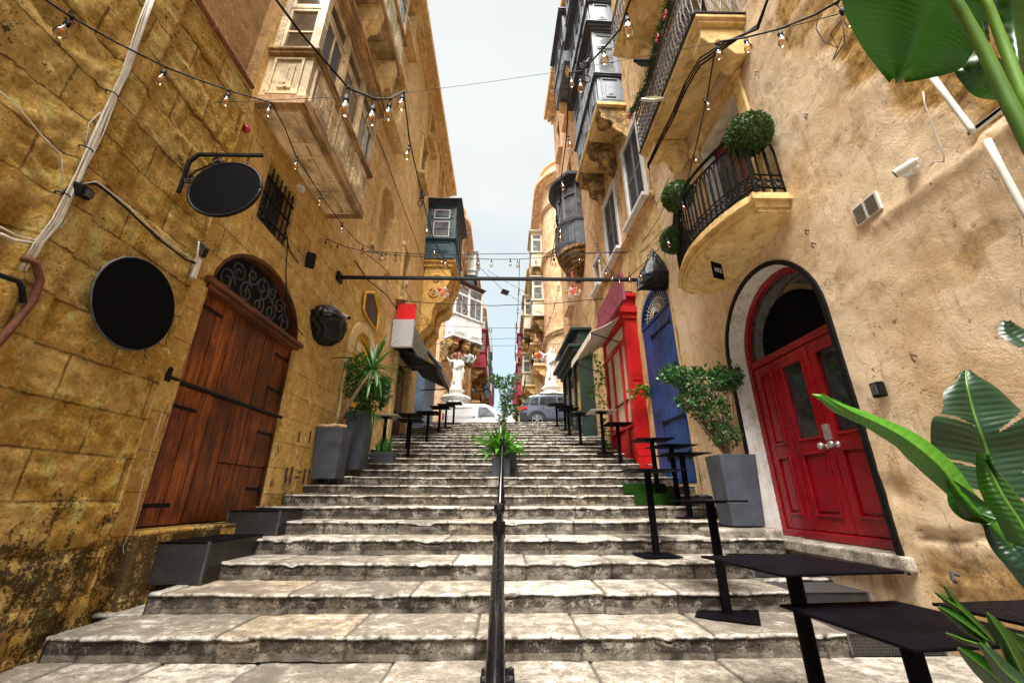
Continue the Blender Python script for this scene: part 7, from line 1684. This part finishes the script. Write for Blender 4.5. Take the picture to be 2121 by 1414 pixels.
chandelier('crimson chandelier in front of the left statue', 948, 738, 20.5, .8, 3, ('pink', 'glasswhite', 'amber'))
chandelier('white candle chandelier right of the left statue', 972, 742, 22.5, .9, 4, ('glasswhite', 'glasswhite', 'glasswhite'))
chandelier('orange and crimson chandelier in front of the right statue', 1117, 738, 20.5, .85, 5, ('tail_red', 'glasswhite', 'amber'))
# ================================================================ statues
def remesh_obj(mb, name, m, parent, vox, smooth=True):
    o = mb.build(name, m, parent); md = o.modifiers.new('r', 'REMESH'); md.mode = 'VOXEL'; md.voxel_size = vox; md.use_smooth_shade = smooth
    return o
def statue(lab, X, Y, z0, h, mirror, pedh, seed):
    """robed saint on a moulded plinth and pedestal at the corner of the block"""
    s = h/1.9; T = thing('statue', lab, 'statue', (X, Y, z0)); g = mirror; rs = random.Random(seed)
    def P(x, y, z): return (X+g*x*s, Y+y*s, z0+pedh+z*s)
    b = MB()
    # robe with folds
    n, rows = 36, [(0, .30, .26), (.1, .29, .25), (.4, .25, .22), (.7, .24, .20), (.95, .22, .17), (1.15, .23, .16), (1.35, .25, .16), (1.50, .22, .14), (1.57, .12, .10), (1.64, .065, .065)]
    vs = []
    for z, rx, ry in rows:
        for k in range(n):
            a = 2*pi*k/n; fold = 1+.10*math.sin(a*7+z*2.2+seed)*max(0, 1-z/1.5)+.05*math.sin(a*11-z*4)
            vs.append(P(rx*fold*math.cos(a)+.05*math.sin(z*2.4), ry*fold*math.sin(a), z))
    b.add(vs, [(i*n+k, i*n+(k+1) % n, (i+1)*n+(k+1) % n, (i+1)*n+k) for i in range(len(rows)-1) for k in range(n)]+[tuple(range(n))[::-1], tuple((len(rows)-1)*n+k for k in range(n))])
    hx = .06
    b.ball(P(hx, -.02, 1.76), .105*s, 12, 9, (.85, .95, 1.15)); b.ball(P(hx, -.10, 1.66), .06*s, 8, 6, (.9, .7, 1.3)); b.ball(P(hx, .04, 1.79), .112*s, 10, 7, (.95, .9, 1.))
    b.tube([P(hx, -.01, 1.60), P(hx, -.01, 1.70)], .055*s, 8)
    # raised arm and lowered arm, wide sleeves
    b.tube([P(-.22, 0, 1.46), P(-.42, -.06, 1.38), P(-.56, -.12, 1.58)], [.10*s, .085*s, .045*s], 9); b.ball(P(-.58, -.13, 1.63), .05*s, 7, 5, (.8, .6, 1.3))
    b.tube([P(-.40, -.05, 1.38), P(-.44, -.03, 1.12)], [.07*s, .03*s], 8)
    b.tube([P(.24, 0, 1.44), P(.36, -.10, 1.18), P(.14, -.24, 1.10)], [.10*s, .09*s, .05*s], 9); b.ball(P(.10, -.25, 1.10), .05*s, 7, 5)
    # mantle over one hip, sweeping down
    b.tube([P(.28, -.04, 1.45), P(.22, -.18, 1.15), P(-.10, -.23, .95), P(-.26, -.08, .80)], [.07*s, .08*s, .07*s, .06*s], 8); b.tube([P(.28, .0, 1.2), P(.36, -.05, .8), P(.33, .0, .35)], [.10*s, .09*s, .05*s], 8)
    b.tube([P(-.12, -.18, .9), P(-.10, -.27, .5), P(-.12, -.26, .12)], [.07*s, .09*s, .08*s], 8)
    remesh_obj(b, 'figure', MT['white_stone'], T, .028*s)
    def oct_(z0_, z1_, r, nm, r2=None, m=MT['white_stone']):
        b = MB(); r2 = r2 or r
        b.lathe([(0, z0_), (r, z0_), (r2, z1_), (0, z1_)], (X, Y, z0), 8); return b.build(nm, m, T)
    p = pedh
    oct_(p-.35, p, .42, 'plinth', .36); oct_(p-.42, p-.35, .60, 'plinth'); oct_(p-.80, p-.42, .46, 'plinth', .50)
    oct_(p-.92, p-.80, 1.05, 'pedestal_cornice', .9); oct_(p-1.0, p-.92, .98, 'pedestal_cornice'); oct_(0, p-1.0, .80, 'pedestal'); oct_(0, .3, .95, 'pedestal_base')
    b = MB(); b.lathe([(0, -.0), (.42, .0), (.36, .07), (.15, .10), (0, .09)], (X+.15*g*0, Y-.76, z0+p-1.55), 14, (0, -1, 0)); b.build('carved_cartouche', MT['white_stone'], T, smooth=True)
    for k in range(8): a = 2*pi*k/8; b = MB(); b.ball((X+.36*math.cos(a), Y-.84, z0+p-1.55+.36*math.sin(a)), .09, 7, 5, (1, .5, 1)); b.build('cartouche_scroll', MT['white_stone'], T, smooth=True)
statue('white marble robed saint with raised arm on the left corner pedestal', -3.30, 26.6, 3.55, 2.25, 1, 3.50, 1)
statue('white marble bearded saint reaching out on the right corner pedestal', 2.80, 24.0, 3.40, 2.25, 1, 3.20, 4)
# balustrade on the round-cornered house
# ================================================================ vehicles
def car(name, label, x0, y0, z0, L, Wd, prof, m, wheels, wr, glassp, trim, extra):
    """prof: side outline (x, z) from rear to front, extruded across with rounded, inward-leaning sides"""
    T = thing(name, label, 'van' if 'van' in name else 'car', (x0+L/2, y0+Wd/2, z0))
    b = MB(); n = len(prof)
    def sect(yf):
        inset = {0: .10, 1: .02, 2: 0, 3: 0, 4: .02, 5: .10}[yf]
        y = [0, .05, .16, Wd-.16, Wd-.05, Wd][yf]; out = []
        for x, z in prof:
            lean = max(0, z-.95)*.20; yy = y+lean if yf < 3 else y-lean
            out.append((x0+x, y0+yy, z0+z-(inset*.25 if z > 1.3 else 0)))
        return out
    ss = [sect(i) for i in range(6)]
    vs = [p for s_ in ss for p in s_]; fs = [(i*n+k, i*n+(k+1) % n, (i+1)*n+(k+1) % n, (i+1)*n+k) for i in range(5) for k in range(n)]+[tuple(range(n))[::-1], tuple(5*n+k for k in range(n))]
    b.add(vs, fs); o = b.build('body', m, T, bevel=.035); fixnormals(o)
    for p in o.data.polygons: p.use_smooth = False
    def side(poly, dy, nm, mm, thick=.012):
        b = MB(); vs = []
        for e in (0, 1):
            for x, z in poly: vs.append((x0+x, y0+max(0, z-.95)*.20-dy-thick*e, z0+z))
        k = len(poly); b.add(vs, [tuple(range(k)), tuple(range(2*k-1, k-1, -1))]+[(i, i+k, (i+1) % k+k, (i+1) % k) for i in range(k)])
        return fixnormals(b.build(nm, mm, T))
    for nm, poly, mm, dy in glassp+trim+extra: side(poly, dy, nm, mm)
    for wx in wheels:
        b = MB(); b.lathe([(0, 0), (wr, 0), (wr+.0, .18), (wr-.04, .21), (wr-.08, .21), (wr-.1, .17), (0, .17)], (x0+wx, y0+.20, z0+wr), 26, (0, -1, 0)); w_ = b.build('wheel', MT['tyre'], T)
        b = MB()
        b.lathe([(0, .172), (.06, .172), (.06, .20), (0, .20)], (x0+wx, y0+.20, z0+wr), 12, (0, -1, 0))
        for k in range(5):
            a = 2*pi*k/5+.3
            for da in (-.14, .14): b.bar((x0+wx+.05*math.cos(a), y0+.01, z0+wr+.05*math.sin(a)), (x0+wx+(wr-.09)*math.cos(a+da), y0+.01, z0+wr+(wr-.09)*math.sin(a+da)), .03, .02)
        b.tube([(x0+wx+(wr-.095)*math.cos(a), y0+.005, z0+wr+(wr-.095)*math.sin(a)) for a in [2*pi*k/28 for k in range(29)]], .014, 5); b.build('rim', MT['alloy'], w_)
    return T
def archp(wx, wr, r, n=12): return [(wx+r*math.cos(pi*k/n), wr+r*math.sin(pi*k/n)) for k in range(n+1)]
# silver crossover, rear at the left
wr = .35; prof = [(.02, .35), (.0, .75), (.04, 1.02), (.12, 1.12), (.42, 1.52), (.62, 1.60), (1.3, 1.645), (2.2, 1.62), (2.75, 1.50), (3.25, 1.10), (3.95, .98), (4.12, .80), (4.16, .35)]
car('parked_car', 'silver-blue crossover seen from the side, its rear at the top of the stairs', .72, 19.75, TOPZ+.08, 4.16, 1.77, prof, MT['car_silver'], (.85, 3.35), .345,
    [('window', [(.50, 1.14), (.62, 1.42), (.92, 1.47), (.90, 1.13)], MT['glass'], .012), ('window', [(.98, 1.12), (1.08, 1.49), (1.78, 1.51), (1.86, 1.10)], MT['glass'], .012), ('window', [(1.94, 1.10), (1.88, 1.50), (2.50, 1.44), (2.92, 1.10)], MT['glass'], .012), ('window', [(.14, 1.16), (.40, 1.48), (.52, 1.50), (.40, 1.12)], MT['glass'], .010)],
    [('wheel_arch', [(.85+.46*math.cos(a), .345+.46*math.sin(a)) for a in [pi*k/12 for k in range(13)]]+[(.85-.36*math.cos(pi-a), .345+.36*math.sin(a)) for a in [pi-pi*k/12 for k in range(13)]][::1], MT['car_trim'], .008), ('sill_trim', [(1.2, .30), (1.2, .42), (2.95, .42), (2.95, .30)], MT['car_trim'], .010), ('bumper', [(.0, .32), (-.02, .70), (.30, .70), (.42, .45), (.42, .32)], MT['car_trim'], .010)],
    [('tail_lamp', [(.02, .80), (.03, .97), (.32, 1.02), (.38, .90)], MT['tail_red'], .014), ('door_handle', [(1.02, .95), (1.02, .985), (1.22, .985), (1.22, .95)], MT['car_trim'], .03), ('roof_rail', [(.75, 1.645), (.8, 1.69), (2.2, 1.68), (2.25, 1.63)], MT['iron'], .0), ('door_seam', [(.93, .45), (.93, 1.1), (.94, 1.1), (.94, .45)], MT['black'], .004), ('door_seam', [(1.90, .42), (1.90, 1.1), (1.91, 1.1), (1.91, .42)], MT['black'], .004)])
prof = [(.06, .35), (.0, .9), (.06, 1.55), (.14, 1.74), (.35, 1.80), (1.4, 1.83), (2.5, 1.80), (2.85, 1.68), (3.45, 1.20), (4.1, 1.02), (4.32, .80), (4.36, .35)]
car('parked_van', 'white panel van standing across the top of the stairs', -3.72, 24.0, TOPZ+.35, 4.38, 1.8, prof, MT['car_white'], (.72, 3.55), .34,
    [('window', [(2.12, 1.05), (2.14, 1.62), (2.60, 1.60), (3.05, 1.22), (3.10, 1.05)], MT['glass_sky'], .012)],
    [('side_groove', [(.15, 1.0), (.15, 1.02), (1.95, 1.02), (1.95, 1.0)], MT['car_trim'], .002), ('panel_line', [(.25, 1.04), (.30, 1.60), (1.85, 1.64), (1.95, 1.5), (1.95, 1.04), (1.80, 1.04), (1.80, 1.5), (1.78, 1.58), (.36, 1.55), (.32, 1.04)], MT['car_white'], .012), ('sill_trim', [(1.15, .28), (1.15, .36), (3.1, .36), (3.1, .28)], MT['car_trim'], .01)],
    [('tail_lamp', [(.0, .82), (.02, 1.22), (.10, 1.22), (.12, .82)], MT['tail_red'], .012), ('door_handle', [(2.18, .92), (2.18, .955), (2.38, .955), (2.38, .92)], MT['car_trim'], .03), ('door_seam', [(2.05, .4), (2.05, 1.66), (2.06, 1.66), (2.06, .4)], MT['car_trim'], .004), ('door_seam', [(3.10, .5), (3.10, 1.05), (3.11, 1.05), (3.11, .5)], MT['car_trim'], .004), ('wheel_arch', [(.72+.50*math.cos(a), .34+.50*math.sin(a)) for a in [pi*k/12 for k in range(13)]]+[(.72-.40*math.cos(a), .34+.40*math.sin(a)) for a in [pi*k/12 for k in range(13)]], MT['car_white'], .014)])
# pieces that can be counted become parts of their own
import bmesh
def split(o):
    bm = bmesh.new(); bm.from_mesh(o.data); bm.verts.ensure_lookup_table(); seen = set(); isl = []
    for v in bm.verts:
        if v.index in seen: continue
        st = [v]; comp = []; seen.add(v.index)
        while st:
            q = st.pop(); comp.append(q)
            for e in q.link_edges:
                w_ = e.other_vert(q)
                if w_.index not in seen: seen.add(w_.index); st.append(w_)
        isl.append(comp)
    if 1 < len(isl) <= 40:
        for comp in isl:
            idx = {v.index: i for i, v in enumerate(comp)}
            fs = [[idx[v.index] for v in f.verts] for f in bm.faces if f.verts[0].index in idx]
            me = bpy.data.meshes.new(o.name.split('.')[0]); me.from_pydata([v.co.copy() for v in comp], [], fs)
            for m_ in o.data.materials: me.materials.append(m_)
            c = bpy.data.objects.new(o.name.split('.')[0], me); C.objects.link(c); c.parent = o.parent; c.location = o.location
            for md in o.modifiers:
                if md.type == 'BEVEL': b_ = c.modifiers.new('bevel', 'BEVEL'); b_.width = md.width; b_.segments = 2; b_.limit_method = 'ANGLE'; b_.angle_limit = md.angle_limit
        bpy.data.objects.remove(o)
    bm.free()
for o in list(bpy.data.objects):
    if o.type == 'MESH' and o.parent is not None and not o.children and o.name.split('.')[0] in ('reveal', 'corner_trim', 'door_frame', 'door_surround', 'pilaster', 'bolt', 'mullion', 'door_knob', 'post', 'shutter', 'bracket', 'arm', 'string_course'): split(o)
for o in bpy.data.objects:
    if '_w' in o: del o['_w']
